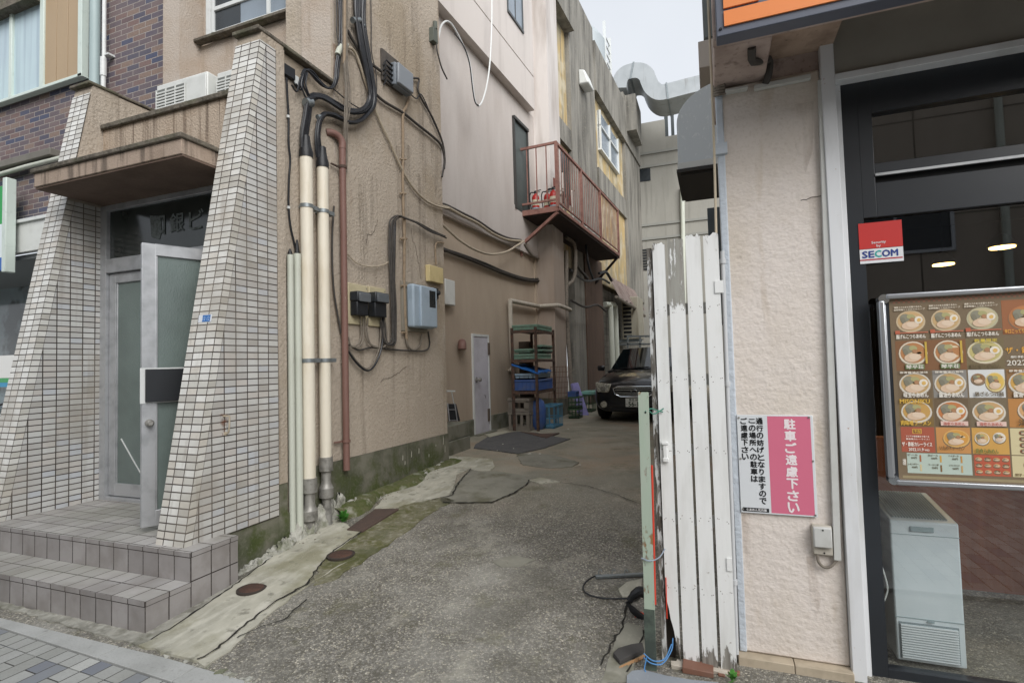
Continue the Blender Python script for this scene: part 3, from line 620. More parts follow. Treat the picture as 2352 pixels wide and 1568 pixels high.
t = bundle('cable_bundle', Z4, [(790, -60, .09), (790, 130, .09), (790, 280, .09), (792, 420, .1), (803, 560, .1), (802, 680, .1), (795, 780, .09), (790, 930, .05), (786, 1080, .03)], [(-9, 0, 0), (0, 0, .012), (9, 0, 0), (16, 0, -.01)], .007, WIRG, 'bundle of weathered grey cables hanging in front of the black loops')
wire('cable', SW, Z4, [(790, -60, .11), (790, 130, .11), (789, 280, .11), (786, 400, .1)], .014, CNDT, 'beige sheathed conduit hanging in front of the corner cables')
def f(b): b.tube(wp(SW, Z4, [(745, 345), (758, 310), (775, 288), (800, 282)], .05), .028, 12, smooth=4)
one('elbow_conduit', f, PGRAY, 'short grey elbow conduit at the building corner', 'conduit', smooth=True)
wire('cable', SW, Z4, [(800, 300), (830, 305), (860, 340), (890, 420), (915, 500), (945, 590), (975, 670), (1010, 760), (1075, 900), (1150, 1065), (1220, 1180), (1300, 1258), (1380, 1295), (1440, 1306)], .014, WIRB, 'long beige cable swooping from the elbow conduit to the pink wall')
wire('cable', SW, Z4, [(805, 190), (850, 270), (900, 350), (960, 405), (1020, 450)], .016, WIRD, 'thick dark cable running to the grey junction box')
wire('cable', SW, Z4, [(970, 580), (1040, 640), (1150, 705), (1250, 785), (1350, 865), (1395, 915), (1415, 990), (1412, 1060)], .016, WIRD, 'lower dark weathered cable curving around the wall corner')
wire('cable', SW, Z4, [(1215, 490), (1255, 500), (1250, 575), (1330, 720), (1375, 820), (1405, 905), (1416, 1000), (1400, 1110)], .013, WIRD, 'upper dark cable curving from the grey box around the corner')
wire('cable', SW, Z4, [(1200, 590), (1240, 620), (1265, 590), (1300, 650), (1345, 760), (1390, 850)], .007, BLK2, 'thin black cable hanging below the grey junction box')
wire('cable', SW, Z4, [(952, -60), (956, 150), (958, 330), (985, 450), (990, 560), (980, 660)], .006, WIRD, 'thin dark cable dropping beside the black bundle')
wire('cable', SW, Z4, [(720, 560), (780, 610), (830, 650), (880, 680)], .006, BLK2, 'thin black cable slanting across the stucco')
cd = wire('conduit', SW, Z4, [(1200, 600), (1175, 670), (1155, 720), (1155, 900), (1155, 1200), (1165, 1568)], .016, CNDT, 'stucco coloured conduit running down to the meters', 'conduit')
one('conduit_lower', lambda b: b.tube(wp(SW, Z5, [(1165, 0), (1162, 420), (1168, 600), (1178, 760)], .03), .016, 10), CNDT, parent=cd, smooth=True)
for X, Y in ((1155, 1000), (1155, 1215), (1157, 1500)): one('clip', lambda b: b.tube(wp(SW, Z4, [(X-18, Y), (X+18, Y)], .03), .012, 8), CNDT, parent=cd)
for X, Y in ((1160, 125), (1160, 420), (1165, 712)): one('clip', lambda b: b.tube(wp(SW, Z5, [(X-18, Y), (X+18, Y)], .03), .012, 8), CNDT, parent=cd)
t = bundle('cable_bundle', Z4, [(1410, 1480), (1330, 1445), (1240, 1395), (1170, 1365), (1120, 1350), (1085, 1385), (1078, 1450), (1078, 1568), (1082, 1700), (1090, 1900), (1095, 2080), (1085, 2145), (1050, 2150), (1030, 2100), (1025, 2010)], [(-10, 0, .0), (0, 5, .01), (10, 3, .0), (18, 10, 0)], .009, WIRD, 'dark cables arching from the corner down beside the meters')
wire('cable', SW, Z5, [(1105, 20), (1100, 300), (1100, 600), (1105, 740), (1085, 795), (1050, 770), (1030, 700), (1015, 600)], .013, BLK2, 'thick black cable hooking up under the right meter')
G2 = 'grey leads under the electricity meters'
t = thing('meter_leads', 'loops of grey leads hanging under the two black electricity meters', 'cable bundle', SW.pt(*Z5(900, 800), .05))
for k, pts in enumerate(([(885, 610), (895, 720), (872, 785), (830, 795), (812, 740)], [(905, 610), (905, 740), (880, 800), (820, 800)], [(915, 610), (928, 750), (970, 800), (1040, 800), (1055, 730), (1040, 620)], [(935, 620), (930, 700), (950, 780), (1000, 805)], [(1030, 620), (1022, 800), (975, 920), (925, 950), (865, 905), (812, 830)], [(1018, 620), (1010, 790), (965, 905), (925, 938), (870, 895), (815, 820)], [(1040, 620), (1035, 720), (1060, 790), (1085, 800)])):
    one('lead', lambda b: b.tube(wp(SW, Z5, pts, .05), .007 if k != 4 else .01, 7, smooth=6), WIRG if k not in (4,) else BLK2, parent=t, smooth=True)
wire('cable', SW, Z5, [(815, 790), (880, 822), (960, 806), (1100, 820), (1200, 826), (1290, 826), (1322, 790), (1312, 705)], .010, WIRD, 'dark cable looping under both meters to the blue meter')
wire('cable', SW, Z5, [(1272, 722), (1262, 790), (1222, 822), (1185, 795), (1174, 750)], .011, WIRG, 'short grey loop under the pale blue meter')
wire('cable', SW, Z5, [(805, 220), (870, 280), (960, 300), (1040, 285), (1085, 250)], .007, WIRB, 'thin beige wire sagging across the stucco above the meters')
wire('cable', SW, Z5, [(1362, 285), (1358, 175), (1375, 148), (1410, 152)], .010, CNDT, 'short cable rising from the yellowed box')
wire('cable', SW, Z5, [(722, -80), (712, 100), (712, 280), (722, 450), (745, 600), (768, 720)], .009, WIRD, 'dark cable between the cream and brown pipes')
bk = wire('cable', SW, Z4, [(425, 490), (430, 600), (438, 740), (438, 900), (448, 1000), (440, 1130), (438, 1300), (450, 1420), (470, 1510), (483, 1568), (490, 1590)], .009, BLK2, 'black cable falling from the black box to the slim grey pipe')
for X, Y in ((434, 732), (437, 1302)): one('clip', lambda b: b.tube(wp(SW, Z4, [(X, Y-8), (X, Y+8)], .03), .014, 8), ALUW, parent=bk)
bundle('cable_bundle', Z4, [(470, 520), (500, 560), (520, 500), (540, 450), (530, 520), (550, 580), (580, 640)], [(0, 0, 0), (-12, 12, .02), (14, 5, .01)], .008, BLK2, 'tangle of black wires beside the black junction box')
# boxes
def pbox(name, Z, x0, y0, x1, y1, o0, o1, m, label, cat, bev=.006, parent=None, fr=SW):
    sa, za = fr.at(*Z(x0, y0), o1); sb_, zb_ = fr.at(*Z(x1, y1), o1)
    b = MB(); b.fbox(fr, sa, sb_, o0, o1, zb_, za)
    return b.build(name, m, parent, label=label, cat=cat, bev=bev), (sa, sb_, zb_, za)
jb, q = pbox('junction_box', Z4, 400, 385, 482, 505, .0, .05, BOXB, 'black square junction box under the fin wall coping', 'junction box')
one('cover_flap', lambda b: b.fbox(SW, q[1], q[1]+.05, .03, .035, q[2]-.03, q[3]-.04), ALUW, parent=jb)
t = thing('junction_box', 'grey plastic junction box on a dark board high on the wall', 'junction box', SW.pt(*Z4(1120, 480), 0))
sa, za = SW.at(*Z4(1020, 300), .02); sb_, zb_ = SW.at(*Z4(1150, 660), .02)
one('backboard', lambda b: b.fbox(SW, sa, sb_+.02, 0, .025, zb_+.12, za-.0), mat('dark_board', '#4a4540', .8, L=[('n', 9, .4, .7, '#6b645c', .6)]), parent=t, bev=.004)
sa, za = SW.at(*Z4(1125, 390), .12); sb_, zb_ = SW.at(*Z4(1205, 585), .12)
one('case', lambda b: b.fbox(SW, sa-.03, sb_+.04, .025, .10, zb_-.01, za), GPLA, parent=t, bev=.01)
one('cover', lambda b: b.fbox(SW, sa-.02, sb_+.03, .10, .14, zb_, za-.01), mat('grey_cover', '#8b9197', .45), parent=t, bev=.012)
for k in range(5):
    zz = za-.04-k*.055; one('cable_gland', lambda b: b.tube([SW.P(sa-.03, .06, zz), SW.P(sa-.06, .06, zz), SW.P(sa-.12, .05, zz+.02), SW.P(sa-.15, .03, zz-.05)], [.014, .012, .008, .008], 8), BLK, parent=t, smooth=True)
def meter(xa, ya, xb, yb, lab, boardpx):
    t = thing('electricity_meter', lab, 'electricity meter', SW.pt(*Z5((xa+xb)/2, (ya+yb)/2), 0), group='black electricity meters')
    sa, za = SW.at(*Z5(boardpx[0], boardpx[1]), .02); sb_, zb_ = SW.at(*Z5(boardpx[2], boardpx[3]), .02)
    one('backboard', lambda b: b.fbox(SW, sa, sb_, 0, .025, zb_, za), MBRD, parent=t, bev=.006)
    for q in ((.02, .03), (.02, -.03)): one('screw', lambda b: b.lathe([(.006, 0), (.006, .003)], SW.P(sb_-q[0], .025, (zb_ if q[1] > 0 else za)+q[1]), 8, 0), STEEL, parent=t)
    sa, za = SW.at(*Z5(xa, ya), .11); sb_, zb_ = SW.at(*Z5(xb, yb), .11); m = (za+zb_)/2; w = sb_-sa
    one('terminal_cover', lambda b: b.fbox(SW, sa+.01, sb_-.02, .02, .11, zb_, m+.02), BOXB, parent=t, bev=.008)
    one('meter_head', lambda b: b.fbox(SW, sa+.0, sb_+.0, .025, .13, m+.02, za), mat('meter_head', '#2c3034', .35), parent=t, bev=.012)
    one('display_window', lambda b: [b.fbox(SW, sa+.55*w, sb_-.06*w, .131, .134, za-.06, za-.03)], ALU, parent=t)
    one('clear_cover', lambda b: b.fbox(SW, sa+.1*w, sb_-.05*w, .125, .137, za-.10, za-.012), mat('smoky_cover', '#63686c', .15), parent=t, bev=.006)
    return t
meter(862, 450, 948, 610, 'black electricity meter on a cream board, next to the brown pipe', (808, 398, 935, 668))
meter(975, 455, 1062, 620, 'black electricity meter on a cream board, nearer the blue meter', (940, 420, 1048, 680))
t = thing('gas_meter', 'tall pale blue meter box with a small dark window', 'meter', SW.pt(*Z5(1285, 550), 0))
sa, za = SW.at(*Z5(1222, 405), .12); sb_, zb_ = SW.at(*Z5(1355, 690), .12)
one('backboard', lambda b: b.fbox(SW, sa-.09, sb_-.02, 0, .03, zb_-.04, za+.03), mat('grey_board', '#8a8478', .8), parent=t, bev=.004)
one('case', lambda b: b.fbox(SW, sa-.02, sb_, .03, .13, zb_, za), BLUM, parent=t, bev=.025, seg=3)
w = sb_-sa
one('cover', lambda b: b.fbox(SW, sa+.22*w, sb_+.01, .12, .155, zb_+.01, za-.008), BLUM, parent=t, bev=.015, seg=3)
one('window', lambda b: b.fbox(SW, sa+.62*w, sb_-.03, .1545, .158, (za+zb_)/2+.0, za-.05), DARKG, parent=t, bev=.002)
pbox('switch_box', Z5, 1320, 285, 1410, 410, 0, .06, YBOX, 'yellowed plastic box on the corner above the blue meter', 'electrical box', .008)
def f(b):
    s_, z = SW.at(*Z5(1375, 465), .07); b.lathe([(.03, 0), (.032, .03), (.028, .09), (.02, .1)], SW.P(s_-.01, .0, z), 20, 0)
    b.fbox(SW, s_-.045, s_+.03, 0, .06, z-.07, z+.06)
one('wall_lamp', f, BOXB, 'small black fitting between the yellowed box and blue meter', 'fitting', bev=.004)
# weed at the foot of the pipes
def weed(c, r, n, seed, label, h=.09):
    rr = random.Random(seed); b = MB()
    for i in range(n):
        a = rr.uniform(0, 6.28); e = rr.uniform(.2, 1.2); l = r*rr.uniform(.5, 1); w = l*.32
        d = Vector((math.cos(a)*math.cos(e), math.sin(a)*math.cos(e), math.sin(e))); q = Vector((-math.sin(a), math.cos(a), .2))
        p = Vector(c)+d*l*.4+Vector((0, 0, rr.uniform(0, h)))
        b.poly([p, p+d*l*.3+q*w, p+d*l*.75+q*w*.7, p+d*l, p+d*l*.75-q*w*.7, p+d*l*.3-q*w])
        if i % 2: b.tube([Vector(c), p], .0016, 5)
    return b.build('weed', LEAF, label=label, cat='weed')
weed(ong(784, 1200, .01)+Vector((0, .02, 0)), .055, 70, 3, 'small green weed growing at the foot of the steel hoses', .05)
# ------------------------------------------------------------------ ground
def agg(name):
    t = NT(name)
    st = t.ramp(t.tex('c', 95), [(0, '#6a665c'), (.22, '#7d7a72'), (.42, '#8f8b82'), (.6, '#74716a'), (.74, '#9f9b91'), (.87, '#aca696'), (.97, '#c6c0b0')], True)
    gap = t.rmp(t.tex('e', 95), .0, .10)
    x = t.mix(C('#4b4840'), st, gap)
    big = t.rmp(t.tex('n', 1.1, det=6, rough=.65), .46, .66); x = t.mix(x, C('#a9a79e'), t.mul(big, .5))
    dk = t.rmp(t.tex('n', (1.5, 1.1, 1), det=6, rough=.65, dist=.5), .48, .62); x = t.mix(x, C('#504d43'), t.mul(dk, .5))
    fine = t.rmp(t.tex('n', 3.5, det=6, rough=.7), .55, .68); x = t.mix(x, C('#b0ac9d'), t.mul(fine, .4))
    # deeper in the alley the surface is muddier, smoother, mossy; mud colours lightened for the missing sun
    g = t.n('ShaderNodeNewGeometry'); sp = t.n('ShaderNodeSeparateXYZ'); t.l(g.outputs['Position'], sp.inputs[0])
    far = t.rmp(t.mul(sp.outputs[1], t.mul(t.tex('n', 1.3), 2.2), 'ADD'), 5.2, 7.2)
    mud = t.mix(C('#a19a89'), C('#858271'), t.rmp(t.tex('n', 2.2, det=6), .4, .65)); mud = t.mix(mud, C('#a68e75'), t.mul(t.rmp(t.tex('n', 1.0, dist=.5), .5, .68), .7)); mud = t.mix(mud, C('#aaa491'), t.mul(t.rmp(t.tex('n', 40), .62, .72), .6))
    x = t.mix(x, mud, t.mul(far, .8))
    ms = t.mul(t.rmp(t.tex('n', 2.4, det=6, rough=.7), .56, .7), .5); x = t.mix(x, C('#5f5d42'), t.mul(ms, 1.3))
    t.bump([(t.tex('n', 3), .5, .03), (t.mul(t.rmp(t.tex('v', 95), .55, .0), t.mul(1, far, 'SUBTRACT')), .7, .005), (t.tex('n', 30), .3, .006)])
    rr = t.rmp(t.tex('n', 1.4), .3, .8); rr = t.mul(t.mul(rr, .25), .62, 'ADD')
    return t.fin(x, rr, 0, .4)
AGG = agg('exposed_aggregate')
SLAB = mat('lime_slab', '#b3b0a1', .9, L=[('n', 4, .42, .66, '#8d8b7e', .7), ('n', (14, 5, 5), .5, .66, '#cbc8ba', .6), ('n', 2.2, .52, .66, '#7a7757', .6), ('n', 12, .58, .7, '#57564a', .6), ('n', 90, .6, .7, '#c9c6b8', .4)], B=[('n', 14, .5, .01), ('n', 90, .4, .003)])
SLABD = mat('grey_patch', '#8a887c', .9, L=[('n', 4, .42, .66, '#6f6d62', .6), ('n', 30, .55, .7, '#9a978a', .5), ('v', 90, .1, .0, '#a9a598', .5), ('n', 3, .55, .68, '#4f4d30', .6)], B=[('n', 14, .5, .008), ('n', 90, .4, .003)])
SLABM = mat('mossy_strip', '#78755f', .95, L=[('n', 6, .42, .6, '#585829', .8), ('n', 20, .5, .68, '#a09c8b', .6), ('n', 60, .5, .66, '#4b493f', .5), ('n', 4, .52, .66, '#3f4519', .6)], B=[('n', 30, .8, .012)])
PAVE = tiles('paving_brick', .2, .1, .0035, '#000', '#fff', '#33302c', .75, .004, off=.5, ramp=[(0, '#a4a5a1'), (.3, '#989994'), (.5, '#b2b3ae'), (.64, '#80848a'), (.78, '#9fa09b'), (.93, '#767a82')], L=[('n', 90, .45, .7, '#7a7a76', .3), ('n', 3, .45, .7, '#7f7f79', .4)])
BAND = mat('kerb_band', '#aeafac', .85, L=[('n', 3, .4, .7, '#8a8b87', .6), ('n', 120, .5, .7, '#80817d', .35), ('n', 14, .62, .74, '#6c6c66', .5)], B=[('n', 120, .3, .002)])
ASPH = mat('asphalt', '#4b4b4b', .9, L=[('n', 80, .45, .7, '#6a6a6a', .5)], B=[('n', 90, .5, .004)])
one('ground', lambda b: b.quad((-200, -200, -.13), (200, -200, -.13), (200, 200, -.13), (-200, 200, -.13)), mat('far_ground', '#6e6c66', .9), kind='structure')
one('street', lambda b: b.quad((-60, -9, -.10), (60, -9, -.10), (60, -1.6, -.10), (-60, -1.6, -.10)), ASPH, kind='structure')
# pavement: paver field, soldier course, kerb band; all run along the facades
def KR(x, y, z): return (x, 1.922+y-.046*(x+3.2), z)      # the pavement runs slightly askew to the facades
def f(b):
    z = -.012
    b.xf = KR
    b.quad((-30, -.104, z), (30, -.104, z), (30, -.004, z), (-30, -.004, z), [(.002, -30), (.002, 30), (.098, 30), (.098, -30)])
    b.quad((-30, -3.5, z), (30, -3.5, z), (30, -.108, z), (-30, -.108, z), [(0, -30), (0, 30), (3.392, 30), (3.392, -30)])
    b.box(-30, 30, -3.5, -.004, -.2, z-.004)
one('sidewalk', f, PAVE, kind='structure')
def f(b):
    x = -30.15; b.xf = KR
    while x < 30: b.box(x+.002, x+.598, .004, .138, -.15, -.006); x += .6
one('kerb_band', f, BAND, kind='structure', bev=.003)
def f(b): rough(b, [KR(-5.5, .15, -.015), KR(-3.2, .15, -.015)], .02, .010, .008, 11); rough(b, [KR(-3.1, .15, -.015), KR(.2, .15, -.01)], .03, .012, .01, 12)
one('joint_mortar', f, MORT, 'broken mortar joint between pavement band and alley', 'mortar', kind='stuff', smooth=True, ang=50)
def f(b):
    xs = [-4.8+i*.4 for i in range(9)]+[-1.2+i*.1 for i in range(16)]+[.8, 1.2]; ys = [2.05]+[2.1+i*.35 for i in range(13)]+[6.65+i*1.5 for i in range(20)]
    xs = [-7]+xs+[2.4, 8]
    ys = [1.7, 1.9]+ys
    vs = [(x, y, gz(x, y) if y > 2.08 else (-.03 if y < 2.0 else -.004)) for y in ys for x in xs]; n = len(xs)
    b.add(vs, [(j*n+i, j*n+i+1, (j+1)*n+i+1, (j+1)*n+i) for j in range(len(ys)-1) for i in range(n-1)])
one('alley_ground', f, AGG, kind='structure')
SCR = mat('rough_screed', '#9b998f', .95, L=[('n', 8, .42, .62, '#6f6d63', .8), ('n', 25, .5, .66, '#b7b5aa', .5), ('n', 4, .52, .66, '#5f5f4c', .5)], B=[('n', 14, 1, .02), ('n', 50, .7, .008)])
def patch(name, px, m, dz, label=None, jit=.012, seed=0, cat=None, thick=True, parent=None, kind='structure', world=None):
    pts = [ong(u, v) for u, v in px] if not world else [Vector((x, y, 0)) for x, y in world]; r = random.Random(seed); out = []
    for i, p in enumerate(pts):
        q = pts[(i+1) % len(pts)]; L = (q-p).length; n = max(1, int(L/.06))
        for k in range(n):
            w = p.lerp(q, k/n); j = jit*(0 if k == 0 else 1); out.append(Vector((w.x+r.uniform(-j, j), w.y+r.uniform(-j, j), 0)))
    bm = bmesh.new(); f = bm.faces.new([bm.verts.new(p) for p in out]); f.normal_update()
    if f.normal.z < 0: f.normal_flip()
    # cut along the breaks of the ramp so the sheet follows it exactly
    for y in [2.1+i*.35 for i in range(13)]:
        bmesh.ops.bisect_plane(bm, geom=bm.verts[:]+bm.edges[:]+bm.faces[:], plane_co=(0, y, 0), plane_no=(0, 1, 0))
    for x in [-1.2+i*.1 for i in range(16)]:
        bmesh.ops.bisect_plane(bm, geom=bm.verts[:]+bm.edges[:]+bm.faces[:], plane_co=(x, 0, 0), plane_no=(1, 0, 0))
    bmesh.ops.triangulate(bm, faces=bm.faces[:])
    for v in bm.verts: v.co.z = gz(v.co.x, v.co.y)+dz
    if thick:
        g = bmesh.ops.extrude_face_region(bm, geom=bm.faces[:])
        # the copy goes down into the ground
        for v in [e for e in g['geom'] if isinstance(e, bmesh.types.BMVert)]: v.co.z -= 0
        low = [e for e in g['geom'] if isinstance(e, bmesh.types.BMVert)]
        for v in low: v.co.z -= .05
        bmesh.ops.recalc_face_normals(bm, faces=bm.faces[:])
    b = MB(); bm.verts.index_update(); b.add([v.co.copy() for v in bm.verts], [tuple(v.index for v in fc.verts) for fc in bm.faces]); bm.free()
    return b.build(name, m, parent, label=label, cat=cat, kind=kind)
patch('concrete_strip', [(318, 1484), (345, 1474), (530, 1352), (640, 1268), (770, 1180), (790, 1202), (808, 1218), (833, 1220), (760, 1272), (735, 1300), (700, 1345), (640, 1380), (560, 1440), (500, 1492), (452, 1520)], SLAB, .010, seed=1)
patch('concrete_patch', [(452, 1520), (500, 1492), (560, 1440), (640, 1380), (705, 1345), (760, 1310), (800, 1290), (720, 1335), (640, 1395), (570, 1450), (530, 1495), (470, 1532)], SLAB, .007, seed=21)
patch('moss_strip', [(735, 1300), (760, 1272), (835, 1220), (905, 1170), (985, 1135), (1045, 1150), (1010, 1165), (960, 1200), (900, 1245), (830, 1295), (760, 1335), (720, 1345)], SLABM, .006, seed=2, jit=.02)
patch('concrete_patch', [(905, 1166), (860, 1170), (900, 1120), (1000, 1060), (1030, 1048), (1090, 1052), (1130, 1055), (1135, 1075), (1125, 1082), (1095, 1082), (1078, 1078), (1050, 1090), (1045, 1112), (1032, 1138), (1000, 1146), (950, 1155)], SLAB, .010, seed=3)
patch('concrete_patch', [(1185, 1042), (1230, 1040), (1300, 1052), (1330, 1062), (1315, 1072), (1265, 1076), (1200, 1068)], SLABD, .006, seed=4)
patch('concrete_patch', [(1045, 1112), (1080, 1078), (1130, 1082), (1200, 1092), (1232, 1098), (1205, 1115), (1180, 1135), (1130, 1155), (1070, 1156), (1020, 1156), (1010, 1150)], SLABD, .006, seed=5)
patch('concrete_patch', [(1212, 1104), (1240, 1098), (1288, 1108), (1240, 1112)], SLAB, .010, seed=6)
patch('concrete_patch', [(1420, 1355), (1440, 1338), (1475, 1330), (1482, 1372), (1430, 1372)], SLAB, .008, seed=7)
patch('concrete_patch', [(1455, 1530), (1480, 1500), (1475, 1440), (1440, 1430), (1420, 1455), (1405, 1500), (1390, 1545), (1380, 1568), (1450, 1568)], SLABD, .005, seed=8)
patch('concrete_patch', [(1130, 1290), (1180, 1275), (1230, 1285), (1200, 1300), (1150, 1302)], SLABD, .004, seed=9)
DARKC = mat('crack_fill', '#25231e', .95)
def crack(pts, w=.006, seed=1, dz=.013):
    r = random.Random(seed); P = [ong(u, v) for u, v in pts]; b = MB(); line = []
    for i in range(len(P)-1):
        n = max(2, int((P[i+1]-P[i]).length/.035))
        for k in range(n): p = P[i].lerp(P[i+1], k/n); line.append(Vector((p.x+r.uniform(-.008, .008), p.y+r.uniform(-.008, .008), 0)))
    line.append(P[-1]); vs = []
    for i, p in enumerate(line):
        d = line[min(i+1, len(line)-1)]-line[max(0, i-1)]; q = Vector((-d.y, d.x, 0)).normalized()*w*r.uniform(.25, .8)
        for s_ in (q, -q): v = p+s_; vs.append((v.x, v.y, gz(v.x, v.y)+dz))
    b.add(vs, [(2*i, 2*i+1, 2*i+3, 2*i+2) for i in range(len(line)-1)])
    return b.build('crack', DARKC, kind='structure')
patch('screed_strip', None, SCR, .009, seed=31, world=[(-7, 2.06), (-5, 2.13), (-3.6, 2.085), (-3.05, 2.06), (-2.98, 2.1), (-3.05, 2.5), (-3.06, 2.9), (-3.12, 2.9), (-3.12, 2.16), (-7, 2.16)])
crack([(452, 1520), (500, 1492), (560, 1440), (640, 1380), (703, 1345), (735, 1300), (762, 1270), (833, 1220)], .012, 1)
crack([(540, 1470), (600, 1442), (650, 1428), (705, 1380)], .008, 2)
crack([(1018, 1156), (1075, 1156), (1130, 1155), (1180, 1134), (1208, 1115), (1215, 1104)], .016, 3)
crack([(1288, 1110), (1350, 1118), (1420, 1140), (1470, 1160)], .007, 4)
crack([(990, 1150), (1040, 1138), (1052, 1112), (1082, 1078)], .012, 5)
crack([(1468, 1375), (1440, 1392), (1430, 1440), (1405, 1480), (1380, 1530)], .010, 6, .007)
crack([(1480, 1448), (1470, 1490), (1460, 1510), (1440, 1545)], .008, 7, .007)
crack([(345, 1474), (430, 1422), (530, 1352), (640, 1270)], .012, 8, .012)
# manholes, metal plate, mat and litter on the ground
IRON = mat('iron_cover', '#4a352c', .8, L=[('n', 20, .45, .7, '#5f4235', .7), ('n', 60, .55, .7, '#352a25', .5)], B=[('v', 60, .6, .004)])
def cover(u, v, r, label):
    c = ong(u, v, .012)
    t = thing('drain_cover', label, 'drain cover', c)
    one('lid', lambda b: b.lathe([(r, -.01), (r, .004), (r-.006, .007), (.01, .008), (.001, .008)], c, 32), IRON, parent=t, smooth=True)
    one('frame_ring', lambda b: b.lathe([(r+.018, -.01), (r+.018, .003), (r+.004, .004)], c, 32), mat('ring_iron', '#3b332d', .9), parent=t, smooth=True)
cover(578, 1351, .075, 'small round rusty drain cover nearest the tiled steps'); cover(783, 1273, .085, 'round dark drain cover beside the moss, further up the strip')
c = [ong(*p, .014) for p in ((862, 1169), (916, 1169), (833, 1220), (797, 1216))]
one('metal_plate', lambda b: b.hexa([p-Vector((0, 0, .012)) for p in c]+[p+Vector((0, 0, .006)) for p in c]), mat('brown_plate', '#4f423c', .7, L=[('n', 12, .4, .7, '#5d4b42', .6), ('n', 70, .6, .7, '#7a6a5e', .5)]), 'flat rectangular rust brown steel plate beside the weed', 'steel plate', bev=.002)
RUB = mat('black_rubber_mat', '#5b5b5a', .75, L=[('n', 10, .42, .66, '#48484a', .7), ('n', 30, .55, .7, '#77756f', .5)], B=[('n', 12, .5, .01), ('n', 80, .4, .004)])
patch('rubber_mat', [(1092, 1022), (1128, 1000), (1190, 992), (1235, 995), (1262, 1002), (1310, 1009), (1250, 1030), (1190, 1043), (1140, 1036), (1088, 1030)], RUB, .014, 'black rubber mat lying in front of the narrow white door', .004, 9, 'mat', kind=None)
patch('rust_sheet', [(1195, 993), (1245, 998), (1285, 996), (1255, 1008), (1240, 1005)], RUST, .02, 'rusty flat sheet between the black mat and the shelf', .002, 2, 'metal sheet', kind=None)
patch('cardboard_sheet', [(1112, 1000), (1160, 992), (1172, 994), (1125, 1006)], mat('pale_card', '#a9a694', .9), .022, 'pale flat board at the edge of the black mat', .002, 3, 'board', kind=None)
def litter(b):
    r = random.Random(5)
    for u, v, s_ in ((1216, 1042, .03), (1240, 1042, .02), (1305, 985, .02), (1180, 1030, .012), (1155, 1020, .012), (1332, 1068, .02), (1142, 1035, .01)):
        c = ong(u, v, .016 if v > 1035 or u > 1290 else .022); q = [c+Vector((math.cos(a)*s_*r.uniform(.6, 1.2), math.sin(a)*s_*r.uniform(.6, 1.2), r.uniform(0, .006))) for a in (0, 1.3, 2.5, 3.8, 5.2)]
        b.add(q+[c+Vector((0, 0, .012))], [(i, (i+1) % 5, 5) for i in range(5)])
one('litter', litter, mat('white_scrap', '#c9c6bb', .9), 'scattered white scraps around the black mat', 'litter', kind='stuff')
def f(b):
    r = random.Random(9)
    for k in range(130):
        s_ = r.uniform(.0, 2.6); o = abs(r.gauss(.12, .06)); p = SW.P(s_, o+.02, 0); 
        c = Vector((p.x, p.y, gz(p.x, p.y)+.004)); rad = r.uniform(.006, .02)
        q = [c+Vector((math.cos(a)*rad*r.uniform(.6, 1.2), math.sin(a)*rad*r.uniform(.6, 1.2), 0)) for a in (0, 1.3, 2.5, 3.8, 5.2)]
        b.add(q+[c+Vector((0, 0, rad*.7))], [(i, (i+1) % 5, 5) for i in range(5)])
    for k in range(700):
        x = r.uniform(-3.2, .0); y = r.uniform(2.1, 10); c = Vector((x, y, gz(x, y)+.002)); rad = r.uniform(.003, .007)
        q = [c+Vector((math.cos(a)*rad*r.uniform(.6, 1.2), math.sin(a)*rad*r.uniform(.6, 1.2), 0)) for a in (0, 1.3, 2.5, 3.8, 5.2)]
        b.add(q+[c+Vector((0, 0, rad*.8))], [(i, (i+1) % 5, 5) for i in range(5)])
one('gravel', f, mat('loose_stone', '#807a6c', .9, L=[('n', 30, .4, .6, '#57534a', .8)]), 'loose grit and pebbles scattered over the alley floor', 'gravel', kind='stuff')
# mossy sloping kerb along the stucco wall
def f(b):
    n = 30
    for k in range(n):
        r = random.Random(k); a0, a1 = .5+k*2.3/n, .5+(k+1)*2.3/n
    prof = lambda s_, o: SW.P(s_, o, 0)
    vs = []; m = 5; r = random.Random(2)
    for k in range(n+1):
        s_ = .55+k*2.1/n; w = .14+.07*math.sin(k*.5)+r.uniform(-.01, .01); h = .10*(1-k/n*.75)+r.uniform(-.008, .008)
        for j, (oo, hh) in enumerate(((0, h*1.0), (.3, h), (.7, h*.8), (.93, h*.35), (1.05, -.02))):
            p = prof(s_, .013+oo*w); vs.append((p.x, p.y, gz(p.x, p.y)+hh+r.uniform(-.004, .004)))
    b.add(vs, [(k*m+j, (k+1)*m+j, (k+1)*m+j+1, k*m+j+1) for k in range(n) for j in range(m-1)])
one('moss_kerb', f, mat('moss_kerb', '#5f6040', .95, L=[('n', 9, .42, .62, '#46521c', .8), ('n', 7, .52, .66, '#a5a497', .7), ('n', 40, .5, .7, '#38401a', .5)], B=[('n', 35, .9, .02)]), 'low moss covered concrete kerb at the foot of the stucco wall', 'kerb', smooth=True, ang=80)
